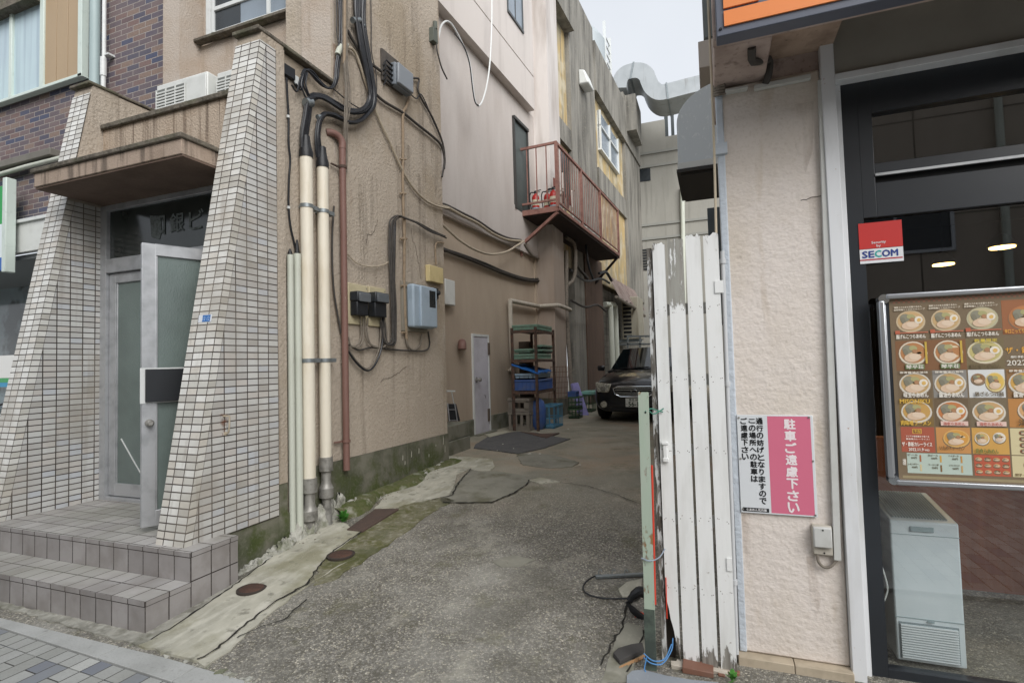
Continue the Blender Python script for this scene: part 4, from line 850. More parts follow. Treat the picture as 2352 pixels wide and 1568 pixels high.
# ------------------------------------------------------------------ pink building behind the stucco corner
PK = mat('pink_render', '#c2bbb5', .88, L=[('n', (2, 2, .6), .42, .7, '#b0a7a0', .7), ('n', (5, 5, .9), .58, .8, '#9c928a', .3), ('n', 40, .58, .75, '#8d7f77', .3)], B=[('n', 50, .2, .004)])
PK2 = mat('pale_slab', '#cbc4be', .85, L=[('n', (4, 4, .5), .5, .72, '#b0a8a2', .5)], B=[('n', 50, .2, .004)])
PKL = mat('beige_render', '#b3a492', .88, L=[('n', (2, 2, .7), .42, .7, '#9f8f7d', .5), ('n', (5, 5, .8), .6, .8, '#847361', .25), ('n', 40, .6, .75, '#7a6a5a', .3)], B=[('n', 40, .3, .006)])
GRN = mat('grey_green_base', '#77766a', .95, L=[('n', 5, .42, .66, '#474c35', .7), ('n', 50, .5, .7, '#716e61', .4)], B=[('n', 40, .5, .006)])
PW = Fr(-3.81, 8.2, 3.5)
PB = thing('pink_building', 'pale pink rendered building behind the stucco corner, narrow white door at its foot', 'building', (-4, 8.5, 0))
one('lower_wall', lambda b: b.fbox(PW, -2.4, 3.1, -.4, 0, .3, 3.84), PKL, parent=PB)
one('base', lambda b: b.fbox(PW, .62, 3.1, -.3, .02, -.1, .60), GRN, parent=PB, bev=.004)
one('base', lambda b: b.fbox(PW, -2.4, -.01, -.3, .02, -.1, .60), GRN, parent=PB, bev=.004)
one('upper_wall', lambda b: [b.fbox(PW, -2.4, 3.1, -.4, .07, 3.84, 4.72), b.fbox(PW, -2.4, 3.1, -.4, .055, 4.72, 7.3)], PK, parent=PB)
zl = PW.at(*Z1(705, 690), .22)[1]; sl = PW.at(*Z1(705, 600), .22)[0]; zj = PW.at(*Z1(705, 490), .22)[1]
one('overhang', lambda b: [b.fbox(PW, -2.4, sl, -.4, .22, zl, zj-.02), b.fbox(PW, -2.4, sl, -.4, .208, zj-.02, zj+.01), b.fbox(PW, -2.4, sl, -.4, .22, zj+.01, 13), b.fbox(PW, sl, 3.1, -.4, .06, zl, 13)], PK2, parent=PB)
one('end_wall', lambda b: b.fbox(PW, 2.9, 3.9, -.4, .03, 0, 13), PKL, parent=PB)
s0, z0 = PW.at(*Z1(530, 65), .2); s1_, z1_ = PW.at(*Z1(625, 190), .2)
wn = one('window', lambda b: [b.fbox(PW, s0-.02, s1_+.02, .2, .25, z0-.05, z0), b.fbox(PW, s0-.02, s0+.02, .2, .24, z0, z0+1.3), b.fbox(PW, s1_-.02, s1_+.02, .2, .24, z0, z0+1.3), b.fbox(PW, (s0+s1_)/2-.015, (s0+s1_)/2+.015, .2, .235, z0, z0+1.3)], mat('dark_frame', '#4b4f50', .5), parent=PB)
one('pane', lambda b: b.fbox(PW, s0+.02, s1_-.02, .2, .225, z0, z0+1.3), SKYG, parent=wn)
s0, z0 = PW.at(*Z1(565, 725), .06); s1_, _ = PW.at(*Z1(655, 820), .06)
dr = one('balcony_door', lambda b: b.fbox(PW, s0+.05, s1_-.05, .03, .07, 4.65, z0-.06), mat('dark_green_door', '#4d5654', .5, L=[('n', 4, .4, .7, '#3d4544', .6)]), parent=PB)
one('door_frame', lambda b: [b.fbox(PW, s0, s0+.05, .03, .10, 4.65, z0), b.fbox(PW, s1_-.05, s1_, .03, .10, 4.65, z0), b.fbox(PW, s0, s1_, .03, .12, z0-.06, z0)], mat('dark_frame2', '#3a3a38', .6), parent=dr)
# narrow white door
s0, z0 = PW.at(*Z2(320, 735), .02); s1_, zt_ = PW.at(*Z2(412, 742), .02)
nd = one('white_door', lambda b: b.fbox(PW, s0, s1_, -.02, .02, .33, zt_), mat('grey_white_door', '#cbc9d1', .55, L=[('n', 3, .4, .7, '#98969a', .5), ('n', 30, .68, .76, '#6f6c6a', .6)]), parent=PB, bev=.003)
one('door_frame', lambda b: [b.fbox(PW, s0-.035, s0, -.02, .03, .3, zt_+.04), b.fbox(PW, s1_, s1_+.035, -.02, .03, .3, zt_+.04), b.fbox(PW, s0, s1_, -.02, .03, zt_, zt_+.04)], ALUW, parent=nd, bev=.002)
one('door_sill', lambda b: b.fbox(PW, s0-.05, s1_+.1, 0, .12, .28, .34), GRN, parent=nd, bev=.004)
def f(b): sx, zx = PW.at(*Z2(350, 1008), .05); b.lathe([(.045, 0), (.045, .01), (.015, .015), (.015, .05), (.035, .055), (.032, .09), (.01, .1)], PW.P(sx, .02, zx), 18, 0)
one('door_knob', f, STEEL, parent=nd, smooth=True)
for Y in (815, 1228):
    sx, zx = PW.at(*Z2(418, Y), .03)
    one('hinge', lambda b: b.fbox(PW, sx-.02, sx+.03, .02, .045, zx-.11, zx+.11), mat('hinge_brown', '#5b5046', .6), parent=nd, bev=.003)
def f(b): s_, z = PW.at(*Z2(395, 1105), .021); b.cc = srgb('#59514b'); b.bar(PW.P(s_-.05, .021, z+.01), PW.P(s_+.04, .021, z-.005), .008, .001); b.bar(PW.P(s_, .0215, z), PW.P(s_+.03, .0215, z-.06), .012, .001)
one('scratch', f, PAINTV, parent=nd)
# corner return of the stucco block and the concrete kerb block
one('concrete_block', lambda b: [b.box(-3.95, -3.29, 6.02, 6.92, .0, .50), b.box(-3.95, -3.31, 6.04, 6.90, .505, .70)], GRN, 'grey concrete kerb block between the stucco corner and the narrow white door', 'concrete block', bev=.008)
one('vent_pipe', lambda b: b.tube([PW.pt(*Z2(252, 790), o)+Vector((0, 0, dz)) for o, dz in ((-.02, .03), (.06, .03), (.11, .0), (.12, -.07))], .068, 16, smooth=3), BRWN, 'brown downturned vent pipe in the wall left of the narrow white door', 'vent', smooth=True)
one('white_switch_box', lambda b: b.fbox(PW, *sorted((PW.at(*Z2(140, 400), .08)[0], PW.at(*Z2(200, 400), .08)[0])), 0, .1, PW.at(*Z2(160, 538), .08)[1], PW.at(*Z2(160, 380), .08)[1]), WPLA, 'white electrical box just behind the stucco corner with a hasp', 'electrical box', bev=.01)
# folded cart standing on the block
t = thing('folded_cart', 'folded black hand cart with a metal handle leaning behind the stucco corner', 'hand cart', PW.pt(*Z2(195, 1265), .3))
q = lambda X, Y, o=.3: PW.pt(*Z2(X, Y), o)
one('deck', lambda b: b.hexa([q(165, 1268, .3), q(240, 1268, .3), q(240, 1268, .24), q(165, 1268, .24), q(155, 1158, .26), q(215, 1158, .26), q(215, 1158, .2), q(155, 1158, .2)]), BOXB, parent=t, bev=.01)
one('frame', lambda b: [b.bar(q(172, 1268, .32), q(160, 1155, .28), .012), b.bar(q(222, 1268, .32), q(205, 1155, .28), .012), b.bar(q(166, 1195, .3), q(211, 1195, .3), .01), b.bar(q(172, 1262, .32), q(222, 1262, .32), .01)], ALU, parent=t)
one('handle', lambda b: [b.bar(q(200, 1158, .28), q(185, 1080, .28), .01), b.bar(q(155, 1078, .28), q(205, 1079, .28), .022)], ALUW, parent=t)
# column at the corner of the block
CB = one('wall_column', lambda b: [b.box(-3.75, -3.21, 11.2, 12.1, 0, 14)], mat('pale_column', '#cfc9c4', .88, L=[('n', (3, 3, .5), .45, .7, '#93877d', .6), ('n', (9, 9, .4), .6, .74, '#6e5f50', .5, {'z': (3.5, 4.5)}), ('n', (2, 2, .6), .0, .3, '#8f7d6b', .75, {'z': (3.8, 4.6)})], B=[('n', 50, .2, .004)]), parent=PB)  # lower part browner and darker, fading out upwards
one('column_base', lambda b: b.box(-3.75, -3.19, 11.18, 12.12, 0, .74), GRN, parent=CB)
# cables on the pink wall
wire('cable', PW, Z1, [(120, 1290), (165, 1303), (250, 1350), (350, 1400), (450, 1468), (540, 1503), (625, 1512)], .022, WIRB, 'beige cable running along the ledge of the pink wall', o=.13)
wire('cable', PW, Z1, [(110, 1272), (165, 1292), (250, 1335), (350, 1385), (450, 1452), (540, 1492), (620, 1505)], .022, WIRD, 'dark cable lying behind the beige cable on the ledge', o=.1)
wire('cable', PW, Z2, [(120, 30), (180, 85), (240, 137), (330, 192), (430, 222), (530, 206), (600, 165), (640, 140)], .02, WIRB, 'beige cable drooping in a curve below the ledge', o=.2)
bundle('cable_bundle', Z2, [(110, 178), (150, 195), (280, 240), (400, 290), (500, 330), (600, 365), (680, 383), (780, 386), (900, 430)], [(0, -6, 0), (0, 4, .02), (3, 12, 0)], .02, WIRD, 'dark cable bundle across the beige wall above the narrow door', fr=PW)
bundle('cable_bundle', Z2, [(640, 145), (665, 190), (710, 230), (800, 250), (890, 258)], [(0, 0, 0), (0, 10, .03)], .022, WIRG, 'grey cables passing under the balcony brace', fr=PW)
wire('cable', PW, Z1, [(438, -60), (436, 180), (425, 400), (405, 540), (380, 630), (355, 665), (335, 640), (320, 560), (300, 400), (260, 290), (215, 200), (180, 148), (150, 135), (120, 165), (103, 240)], .014, ALUW, 'white cable hanging in a long loop in front of the pink wall', o=.4)
wire('cable', PW, Z1, [(205, 210), (262, 292), (298, 400), (318, 560), (333, 640), (355, 664)], .010, BLK2, 'thin black cable following the white loop', o=.43)
wire('cable', SW, Z1, [(92, 190), (92, 300), (105, 360), (125, 430), (158, 498)], .010, WIRD, 'short frayed cable end hanging at the stucco corner', o=.06)
def f(b): sx, zx = SW.at(*Z1(78, 210), .05); b.fbox(SW, sx-.05, sx+.05, 0, .07, zx-.12, zx+.06); b.tube([SW.P(sx+.02, .05, zx+.06), SW.P(sx+.02, .05, zx+.16)], .03, 10)
one('anchor_bracket', f, mat('dull_green_metal', '#5d625a', .7), 'small grey-green cable anchor at the top of the stucco corner', 'bracket', bev=.004)
# white lagged pipe
t = thing('lagged_pipe', 'white lagged pipe dropping beside the shelf rack', 'pipe', PW.pt(*Z2(565, 940), .1))
one('pipe', lambda b: b.tube([PW.pt(*Z2(545, 955), .0), PW.pt(*Z2(560, 950), .08), PW.pt(*Z2(572, 925), .1), PW.pt(*Z2(562, 800), .1), PW.pt(*Z2(552, 560), .1), PW.pt(*Z2(552, 512), .1)], .045, 14), mat('lagging', '#b9b2a5', .8, L=[('n', (8, 8, 3), .45, .7, '#978d7d', .6)], B=[('n', 30, .5, .01)]), parent=t, smooth=True)
one('pipe_run', lambda b: b.tube([PW.pt(*Z2(552, 512), .1), PW.pt(*Z2(640, 530), .1), PW.pt(*Z2(730, 548), .1), ony(*Z2(740, 548), 11.13), ony(*Z2(848, 541), 11.1), Vector((-3.12, 11.25, 2.76)), ony(*Z2(930, 570), 12.0)], .045, 14), bpy.data.materials['lagging'], parent=t, smooth=True)
one('downpipe', lambda b: b.tube([ony(*Z2(905, 200), 12.25), ony(*Z2(905, 560), 12.2), ony(*Z2(935, 1040), 12.2)], .05, 12), WIRG, 'grey downpipe standing in the corner behind the column', 'pipe', smooth=True)
# ------------------------------------------------------------------ balcony with fire extinguishers
BF = Fr(-2.84, 10.35, 3.5); RED = mat('rust_red_paint', '#8c655b', .75, L=[('n', 20, .45, .68, '#a07a6c', .5), ('n', 60, .6, .7, '#4c3430', .6), ('n', 6, .5, .7, '#5e3a34', .6)])
t = thing('steel_balcony', 'rust red steel balcony with a barred railing on the pink wall', 'balcony', BF.P(0, 0, 4.6))
one('floor', lambda b: b.fbox(BF, 0, 5.45, -.86, 0, 4.56, 4.66), mat('dark_deck', '#3b2d29', .9, L=[('n', 9, .4, .7, '#241d1b', .7)]), parent=t)
one('edge_beam', lambda b: [b.fbox(BF, -.04, 0, -.86, .02, 4.58, 4.69), b.fbox(BF, 0, 5.49, 0, .03, 4.61, 4.68), b.fbox(BF, 5.45, 5.5, -.86, .02, 4.55, 4.70)], RED, parent=t)
def f(b):
    zt = 6.02
    b.fbox(BF, -.04, 5.5, -.02, .03, zt-.05, zt); b.fbox(BF, -.04, 5.5, -.01, .02, 4.76, 4.79)
    b.fbox(BF, -.04, .0, -.86, .0, zt-.05, zt); b.fbox(BF, -.04, 0, -.86, 0, 4.80, 4.84)
    for s_ in (-.02, 1.7, 3.4, 5.46): b.fbox(BF, s_-.03, s_+.03, -.02, .035, 4.66, zt)
    b.fbox(BF, -.045, .0, -.86, -.80, 3.75, zt); 
one('railing_frame', f, RED, parent=t)
def f(b):
    k = 0
    s_ = .13
    while s_ < 5.4:
        b.fbox(BF, s_, s_+.014, -.004, .010, 4.79, 5.97); s_ += .155
    for o in (-.65, -.44, -.22): b.fbox(BF, -.03, -.01, o, o+.02, 4.84, 5.97)
one('balusters', f, RED, parent=t)
one('brace', lambda b: b.bar(BF.P(0, .0, 4.56), BF.pt(*Z2(635, 155), -.82), .06), RED, parent=t)
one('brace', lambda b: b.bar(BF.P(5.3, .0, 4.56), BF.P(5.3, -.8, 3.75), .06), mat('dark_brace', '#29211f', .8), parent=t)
EXR = mat('extinguisher_red', '#b3271f', .35)
def extinguisher(p, lab, h=.46):
    t = thing('fire_extinguisher', lab, 'fire extinguisher', p, group='fire extinguishers on the balcony')
    def c(n, f, m, **k): b = MB(); f(b); return b.build(n, m, t, local=True, **k)
    c('cylinder', lambda b: b.lathe([(.06, 0), (.075, .01), (.078, .05), (.078, h*.72), (.06, h*.82), (.025, h*.87), (.022, h*.92)], (0, 0, 0), 18), EXR, smooth=True)
    c('label', lambda b: [setattr(b, 'cc', srgb('#d9d2b8')), b.lathe([(.0795, h*.35), (.0795, h*.6)], (0, 0, 0), 18), setattr(b, 'cc', srgb('#9fb7c0')), b.lathe([(.0795, .06), (.0795, .12)], (0, 0, 0), 18)], PAPER, smooth=True)
    c('valve', lambda b: [b.lathe([(.028, h*.9), (.028, h*.97)], (0, 0, 0), 10), b.bar((-.03, 0, h), (.12, 0, h*1.04), .025, .015), b.bar((-.02, 0, h*.96), (.1, 0, h*.95), .02, .012)], BOXB)
    c('hose', lambda b: b.tube([(-.02, 0, h*.95), (-.1, 0, h*.97), (-.13, 0, h*.8), (-.115, 0, h*.45), (-.09, 0, h*.2)], .012, 8, smooth=4), BLK, smooth=True)
extinguisher(BF.P(.22, -.56, 4.66), 'fire extinguisher nearest the wall on the balcony', .48)
extinguisher(BF.P(.40, -.36, 4.66), 'middle of the three fire extinguishers on the balcony', .52)
extinguisher(BF.P(.22, -.16, 4.66), 'fire extinguisher at the outer corner of the balcony', .5)
def f(b):
    r = random.Random(3)
    for k in range(20):
        s_ = .6+r.random()*1.2; o = -.14-r.random()*.2; z = 4.75+r.random()*.75; h = r.uniform(.1, .4)
        b.cc = srgb(r.choice(['#cfcac2', '#8d5a50', '#dedad3', '#5e4a44', '#a89f95']))
        b.hexa([BF.P(s_+dx, o+dy, z+dz+r.uniform(-.02, .02)) for dz in (0, h) for dx, dy in ((0, 0), (r.uniform(.03, .07), .01), (.05, .04), (0, .04))])
one('hung_bundles', f, PAINTV, 'tangle of pale and brown odds and ends tied behind the balcony bars', 'bundle')
def f(b):
    r = random.Random(8)
    for k in range(10): s_ = 2.2+r.random()*2.6; b.cc = srgb(r.choice(['#d8d4ce', '#c4b7ae'])); b.fbox(BF, s_, s_+r.uniform(.05, .2), -.4, -.2, 4.67, 4.67+r.uniform(.05, .35))
one('stored_boxes', f, PAINTV, 'small pale boxes standing on the balcony floor', 'boxes', bev=.01)
# ------------------------------------------------------------------ yellow-grey building beyond
CON = mat('weathered_concrete', '#8d8a82', .95, L=[('n', (2.5, 2.5, .5), .42, .66, '#55534d', .8), ('n', (8, 8, .6), .52, .7, '#3e3c37', .6), ('n', 12, .55, .7, '#8f8a7c', .5)], B=[('n', 20, .5, .02)])
YEL = mat('yellow_render', '#bfa673', .9, L=[('n', (3, 3, .7), .40, .58, '#a39b84', .85), ('n', (9, 9, .6), .5, .66, '#6f6b5e', .7), ('n', 2, .5, .62, '#c9c0a9', .6)], B=[('n', 20, .3, .01)])
F2 = Fr(-3.35, 13, 3.5)
YB = thing('yellow_building', 'weathered concrete and yellow rendered building in the middle of the alley', 'building', F2.P(3, 0, 0))
one('wall', lambda b: b.fbox(F2, -.85, 10.9, -.4, -.12, 4.0, 11.3), YEL, parent=YB)
def s2(u, v, o=0): return F2.at(u, v, o)
p1a, p1b = s2(1310, 200)[0], s2(1365, 200)[0]; p2a, p2b = s2(1434, 300)[0], s2(1466, 300)[0]
one('pilaster', lambda b: b.fbox(F2, p1a, p1b, -.3, .0, 5.0, 12.0), CON, parent=YB)
one('pilaster', lambda b: b.fbox(F2, p1a+.0, p1b-.1, -.3, -.06, 0, 5.0), CON, parent=YB)
one('pilaster', lambda b: b.fbox(F2, p2a, p2b, -.3, .0, 4.0, 12.0), CON, parent=YB)
def band_(a, c, d, o=.02):
    (sa, za), (sb_, zb_), (_, zc) = s2(*a), s2(*c), s2(*d)
    return lambda b: b.fbox(F2, sa, sb_, -.3, o, zc, (za+zb_)/2)
one('spandrel', band_((1282, 253), (1340, 341), (1284, 311), -.02), CON, parent=YB)
one('spandrel', band_((1377, 385), (1449, 472), (1379, 432), -.02), CON, parent=YB)
one('parapet', lambda b: [b.fbox(F2, -.85, p1a, -.3, .16, 10.4, 12.2), b.fbox(F2, p1b, 11, -.3, .06, 10.0, 11.6)], CON, parent=YB)
(sa, za), (sb_, zb_) = s2(1379, 262), s2(1423, 388); zb_ -= .15; za += .15
wn = one('window', lambda b: [b.fbox(F2, x0, x1, -.12, .0, z0, z1) for x0, x1, z0, z1 in ((sa, sb_, zb_-.06, zb_), (sa, sa+.06, zb_, za), (sb_-.06, sb_, zb_, za), ((sa+sb_)/2-.03, (sa+sb_)/2+.03, zb_, za), (sa, sb_, (za+zb_)/2+.1, (za+zb_)/2+.15))], ALUW, parent=YB)
one('pane', lambda b: b.fbox(F2, sa, sb_, -.1, -.06, zb_, za), SKYG, parent=wn)
(sa, za) = s2(1284, 320)
one('window_strip', lambda b: b.fbox(F2, -.8, p1a, -.11, -.10, 5.7, 7.05), DARKG, parent=YB)
# ground floor of it
BLOCK = tiles('concrete_block', .4, .2, .006, '#6f6c64', '#7d796f', '#3b3935', .9, .006, off=.5, L=[('n', (3, 3, .6), .45, .65, '#3a3833', .7), ('n', (7, 7, .5), .6, .72, '#7b776b', .4)])
one('block_wall', lambda b: b.fbox(F2, -.9, p1a, -.5, -.35, 0, 4.2), BLOCK, parent=YB)
one('block_wall', lambda b: b.fbox(F2, p1b-.1, 11, -.5, -.2, 0, 4.0), BLOCK, parent=YB)
c0, c1 = F2.at(1352, 800, .0)[0], F2.at(1390, 800, .0)[0]
one('brown_column', lambda b: b.fbox(F2, c0, c1, -.4, -.02, 0, 4.6), mat('brown_column', '#5b493d', .9, L=[('n', (4, 4, .5), .45, .66, '#4a3a30', .7), ('n', (9, 9, .5), .6, .72, '#7d6a5b', .5)], B=[('n', 30, .4, .01)]), parent=YB)
aw0, aw1 = F2.at(1392, 640)[0], F2.at(1436, 680)[0]
AWN = mat('faded_pink_corrugated', '#8d7f78', .8, L=[('n', (6, 6, .6), .45, .65, '#6b5650', .7), ('n', 20, .56, .7, '#a89890', .6)])
def f(b):
    n = 26; vs = []
    for k in range(n+1):
        s_ = aw0+(aw1+1.4-aw0)*k/n; o = .05 if k % 2 else 0
        vs += [F2.P(s_, .05+o, 4.25), F2.P(s_, .45+o, 3.45+.04*math.sin(k*1.7))]
    b.add(vs, [(2*k, 2*k+2, 2*k+3, 2*k+1) for k in range(n)])
one('awning', f, AWN, parent=YB)
one('cable_tray', lambda b: b.tube([F2.P(aw0-.4, .4, 3.5), F2.P(aw0+.6, .5, 3.38), F2.P(aw0+1.6, .52, 3.35), F2.P(aw1+1, .5, 3.2)], .05, 8, smooth=4), WIRG, 'sagging pipe along the lower edge of the corrugated awning', 'pipe', smooth=True)
for X in (1402, 1413):
    sx, zx = F2.at(X, 700, .1)
    one('standpipe', lambda b: b.tube([F2.P(sx-.3, .0, zx+.0), F2.P(sx-.1, .08, zx), F2.P(sx, .1, zx-.05), F2.P(sx, .1, .4)], .085, 14), PGRAY, 'white standpipe behind the car, %s of the two' % ('left' if X == 1402 else 'right'), 'pipe', smooth=True, group='white standpipes behind the car')
# rooftop tank above the yellow building
t = thing('roof_tank', 'pale metal tank housing on the roof of the yellow building', 'tank', F2.P(5.2, -.3, 11))
q0 = F2.at(1366, 75)[0]; q1 = F2.at(1400, 130)[0]
one('casing', lambda b: [b.tube([F2.P((q0+q1)/2+.5, -.9, 11.5), F2.P((q0+q1)/2+.5, -.9, 12.7), F2.P((q0+q1)/2+.5, -.9, 13.1), F2.P((q0+q1)/2+.5, -.9, 13.2)], [.85, .85, .55, .1], 16)], mat('pale_metal', '#a9b1b4', .5, .1), parent=t, smooth=True)
one('ladder', lambda b: [b.fbox(F2, q1-.05, q1, -.2, -.1, 11.4, 13.6), b.fbox(F2, q1+.7, q1+.75, -.2, -.1, 11.4, 13.4)]+[b.fbox(F2, q1, q1+.7, -.17, -.13, 11.6+k*.3, 11.64+k*.3) for k in range(6)], ALUW, parent=t)
one('wall_vent_hood', lambda b: [b.hexa([F2.P(s_, o, z) for s_, o, z in ((14.5-13, 0, 9.35), (15.1-13, 0, 9.35), (15.1-13, .3, 9.35), (14.5-13, .3, 9.35), (14.5-13, 0, 9.8), (15.1-13, 0, 9.8), (15.1-13, .18, 9.75), (14.5-13, .18, 9.75))])], WPLA, 'white vent hood high on the yellow building', 'vent', bev=.04)
# slim condenser on the far wall
sx, zx = F2.at(1443, 682, .3); _, zy = F2.at(1443, 778, .3)
t = thing('wall_air_conditioner', 'tall air conditioner hung on the wall behind the car', 'air conditioner', F2.P(sx, .3, zy))
one('casing', lambda b: b.fbox(F2, sx, sx+1.0, .05, .62, zy, zx), mat('old_cream_metal', '#a9a493', .6, L=[('n', (6, 6, 1), .5, .7, '#857c68', .5)]), parent=t, bev=.02)
one('side_grille', lambda b: [b.fbox(F2, sx-.012, sx, .1, .38, zy+.06+k*(zx-zy-.1)/10, zy+.06+k*(zx-zy-.1)/10+.09) for k in range(10)], BLK, parent=t)
one('brackets', lambda b: [b.fbox(F2, sx-.1, sx+1.1, -.2, .7, zy-.2, zy-.14), b.fbox(F2, sx+.1, sx+.16, -.2, .7, zy-.1, zy)], GALV, parent=t)
# ------------------------------------------------------------------ grey building closing the alley
GC = mat('end_concrete', '#98968e', .92, L=[('n', (1, 1, .4), .42, .66, '#86847c', .6), ('n', (5, 5, .4), .54, .7, '#6f6d66', .4)], B=[('n', 12, .3, .02)])
EY = 23.6
GB = thing('grey_building', 'plain grey concrete building closing the end of the alley', 'building', (0, EY, 0))
zt = ony(1467, 285, EY).z; zr = ony(1540, 312, EY).z; xr = ony(1527, 290, EY).x
one('wall', lambda b: [b.box(-3.2, xr, EY, EY+1, 0, zt), b.box(xr, 4, EY, EY+1, 0, zr)], GC, parent=GB)
def f(b):
    for v in (347, 378, 513, 545): z = ony(1520, v, EY).z; b.box(-3.2, 4, EY-.06, EY, z-.06, z+.04)
one('string_course', f, mat('pale_course', '#8d8d87', .9), parent=GB)
one('window', lambda b: b.box(ony(1469, 400, EY).x, ony(1494, 400, EY).x, EY-.02, EY, ony(1480, 417, EY).z, ony(1480, 388, EY).z), DARKG, parent=GB)
one('louvre', lambda b: [b.box(ony(1476, 600, EY).x, ony(1490, 600, EY).x, EY-.05, EY, ony(1480, 620, EY).z+k*.12, ony(1480, 620, EY).z+k*.12+.06) for k in range(8)], BOXB, parent=GB)
one('downpipe', lambda b: b.tube([ony(1567, 430, EY-.1), ony(1571, 700, EY-.1)], .09, 10), PGRAY, 'pale downpipe on the grey end building', 'pipe', smooth=True)
def f(b):
    z0 = zr; x0 = xr
    for k in range(9): b.box(x0+.1+k*.25, x0+.13+k*.25, EY+.1, EY+.13, z0, z0+1.1)
    b.box(x0, x0+2.4, EY+.1, EY+.14, z0+1.1, z0+1.15); b.box(x0-.02, x0+.1, EY+.05, EY+.15, z0, z0+1.9); b.box(x0+.25, x0+.35, EY+.05, EY+.15, z0, z0+1.9)
one('roof_railing', f, mat('dark_railing', '#3e4546', .6), 'dark roof railing under the big duct', 'railing')
DUCT = mat('duct_metal', '#a9aeb0', .5, .15, L=[('n', 2, .4, .7, '#8d9395', .5), ('n', (6, 6, 1), .58, .7, '#777570', .5)])
def sweep(b, pts, w, h):
    """flat duct: pts centreline in a y-plane, width w along y, thickness h"""
    vs = []
    for i, p in enumerate(pts):
        d = (pts[min(i+1, len(pts)-1)]-pts[max(0, i-1)]).normalized(); n = Vector((-d.z, 0, d.x))
        for a, c in ((-1, -1), (-1, 1), (1, 1), (1, -1)): vs.append(p+n*(h/2*a)+Vector((0, w/2*c, 0)))
    m = len(pts); b.add(vs, [(i*4+k, i*4+(k+1) % 4, (i+1)*4+(k+1) % 4, (i+1)*4+k) for i in range(m-1) for k in range(4)]+[(3, 2, 1, 0), (4*m-4, 4*m-3, 4*m-2, 4*m-1)])
dc = [ony(u, v, 21.5) for u, v in ((1428, 222), (1431, 205), (1440, 191), (1458, 184), (1476, 184), (1489, 193), (1495, 207), (1503, 222), (1518, 232), (1536, 230), (1560, 224), (1600, 214), (1660, 200))]
t = thing('roof_duct', 'big grey rooftop duct snaking above the end of the alley', 'duct', dc[4])
one('duct_run', lambda b: sweep(b, crom(dc, 4), 1.5, .60), DUCT, parent=t, smooth=True)
one('duct_seam', lambda b: [sweep(b, [dc[k]-(dc[k+1]-dc[k]).normalized()*.03, dc[k]+(dc[k+1]-dc[k]).normalized()*.03], 1.56, .66) for k in (3, 9)], GALV, parent=t)
one('roof_block', lambda b: b.box(-3.3, ony(1465, 250, 21.5).x-.0, 20.8, 22.5, 10.5, ony(1440, 238, 21.5).z), CON, 'concrete plinth under the rooftop duct', 'plinth')

# pipes and leads in the dark corner under the balcony
t = thing('corner_pipework', 'dark tangle of pipes and cables in the corner under the balcony', 'pipes', Vector((-3.2, 12.6, 3)))
o_ = lambda u, v, y: ony(u, v, y)
for pts, r, m in ((((1300, 545, 12.3), (1318, 560, 12.6), (1322, 600, 12.6), (1318, 640, 12.6), (1303, 655, 12.4)), .045, WIRG), (((1322, 535, 12.9), (1322, 600, 12.9), (1350, 640, 13.5)), .04, WIRD), (((1310, 620, 12.6), (1345, 645, 13.6), (1380, 640, 14.5), (1400, 650, 15)), .03, BLK2), (((1312, 690, 12.6), (1345, 705, 13.6), (1372, 700, 14.4), (1392, 715, 14.9)), .03, WIRD), (((1345, 560, 13.6), (1352, 610, 13.6), (1362, 640, 14)), .03, BLK2), (((1376, 628, 14.6), (1392, 625, 15), (1405, 645, 15.3)), .04, BLK2)):
    one('pipe', lambda b: b.tube([o_(*p) for p in pts], r, 8, smooth=4), m, parent=t, smooth=True)
one('small_lamp', lambda b: b.tube([o_(1290, 622, 12.3), o_(1290, 645, 12.3)], .075, 12), WIRG, 'small grey wall lamp on the corner under the balcony', 'lamp', smooth=True)
one('rack_stand', lambda b: [b.bar(o_(1440, 772, 17.5), o_(1500, 772, 17.5), .06), b.bar(o_(1440, 790, 17.5), o_(1500, 790, 17.5), .05)]+[b.bar(o_(u, 770, 17.5), o_(u, 800, 17.5), .05) for u in (1442, 1470, 1498)], GALV, 'grey steel rack frame just above the car roof', 'frame')
# ------------------------------------------------------------------ steel rack, crates, clutter
RX = thing('storage_rack', 'rusty angle-iron storage rack against the beige wall, crates on its shelves', 'rack', (-3.1, 9.4, .32))
xa, xb_, ya, yb_ = -3.36, -2.92, 8.9, 10.0
gA = .32
for x, y in ((xa, ya), (xb_, ya), (xa, yb_), (xb_, yb_)):
    one('leg', lambda b: [b.box(x-.025, x+.025, y-.004, y+.004, gA, 2.15), b.box(x-.025 if x == xa else x+.017, x-.017 if x == xa else x+.025, y-.02, y+.02, gA, 2.15)], RUST, parent=RX)
for z in (2.10, 1.58, 1.02):
    one('shelf', lambda b: [b.box(xa-.02, xb_+.02, ya-.02, ya-.01, z-.05, z), b.box(xb_+.01, xb_+.022, ya, yb_, z-.05, z), b.box(xa, xb_, ya, yb_, z-.02, z-.008)], RUST, parent=RX)
one('back_panel', lambda b: b.box(-3.66, -3.42, 10.06, 10.1, .4, 1.95), mat('dark_ply', '#33291f', .9), 'dark board leaning between the rack and the wall', 'board')
def plast(n, c): return mat(n, c, .5, L=[('n', 9, .45, .7, '#6b6a5e', .35)])
CG, CDG, CB_, CBL, CGY, CLB = plast('crate_green', '#71907f'), plast('crate_dark_green', '#3e5b40'), plast('crate_blue', '#3d5a94'), plast('crate_sky', '#4f88a6'), plast('crate_grey', '#7d766d'), plast('crate_pale_blue', '#8fa6b8')
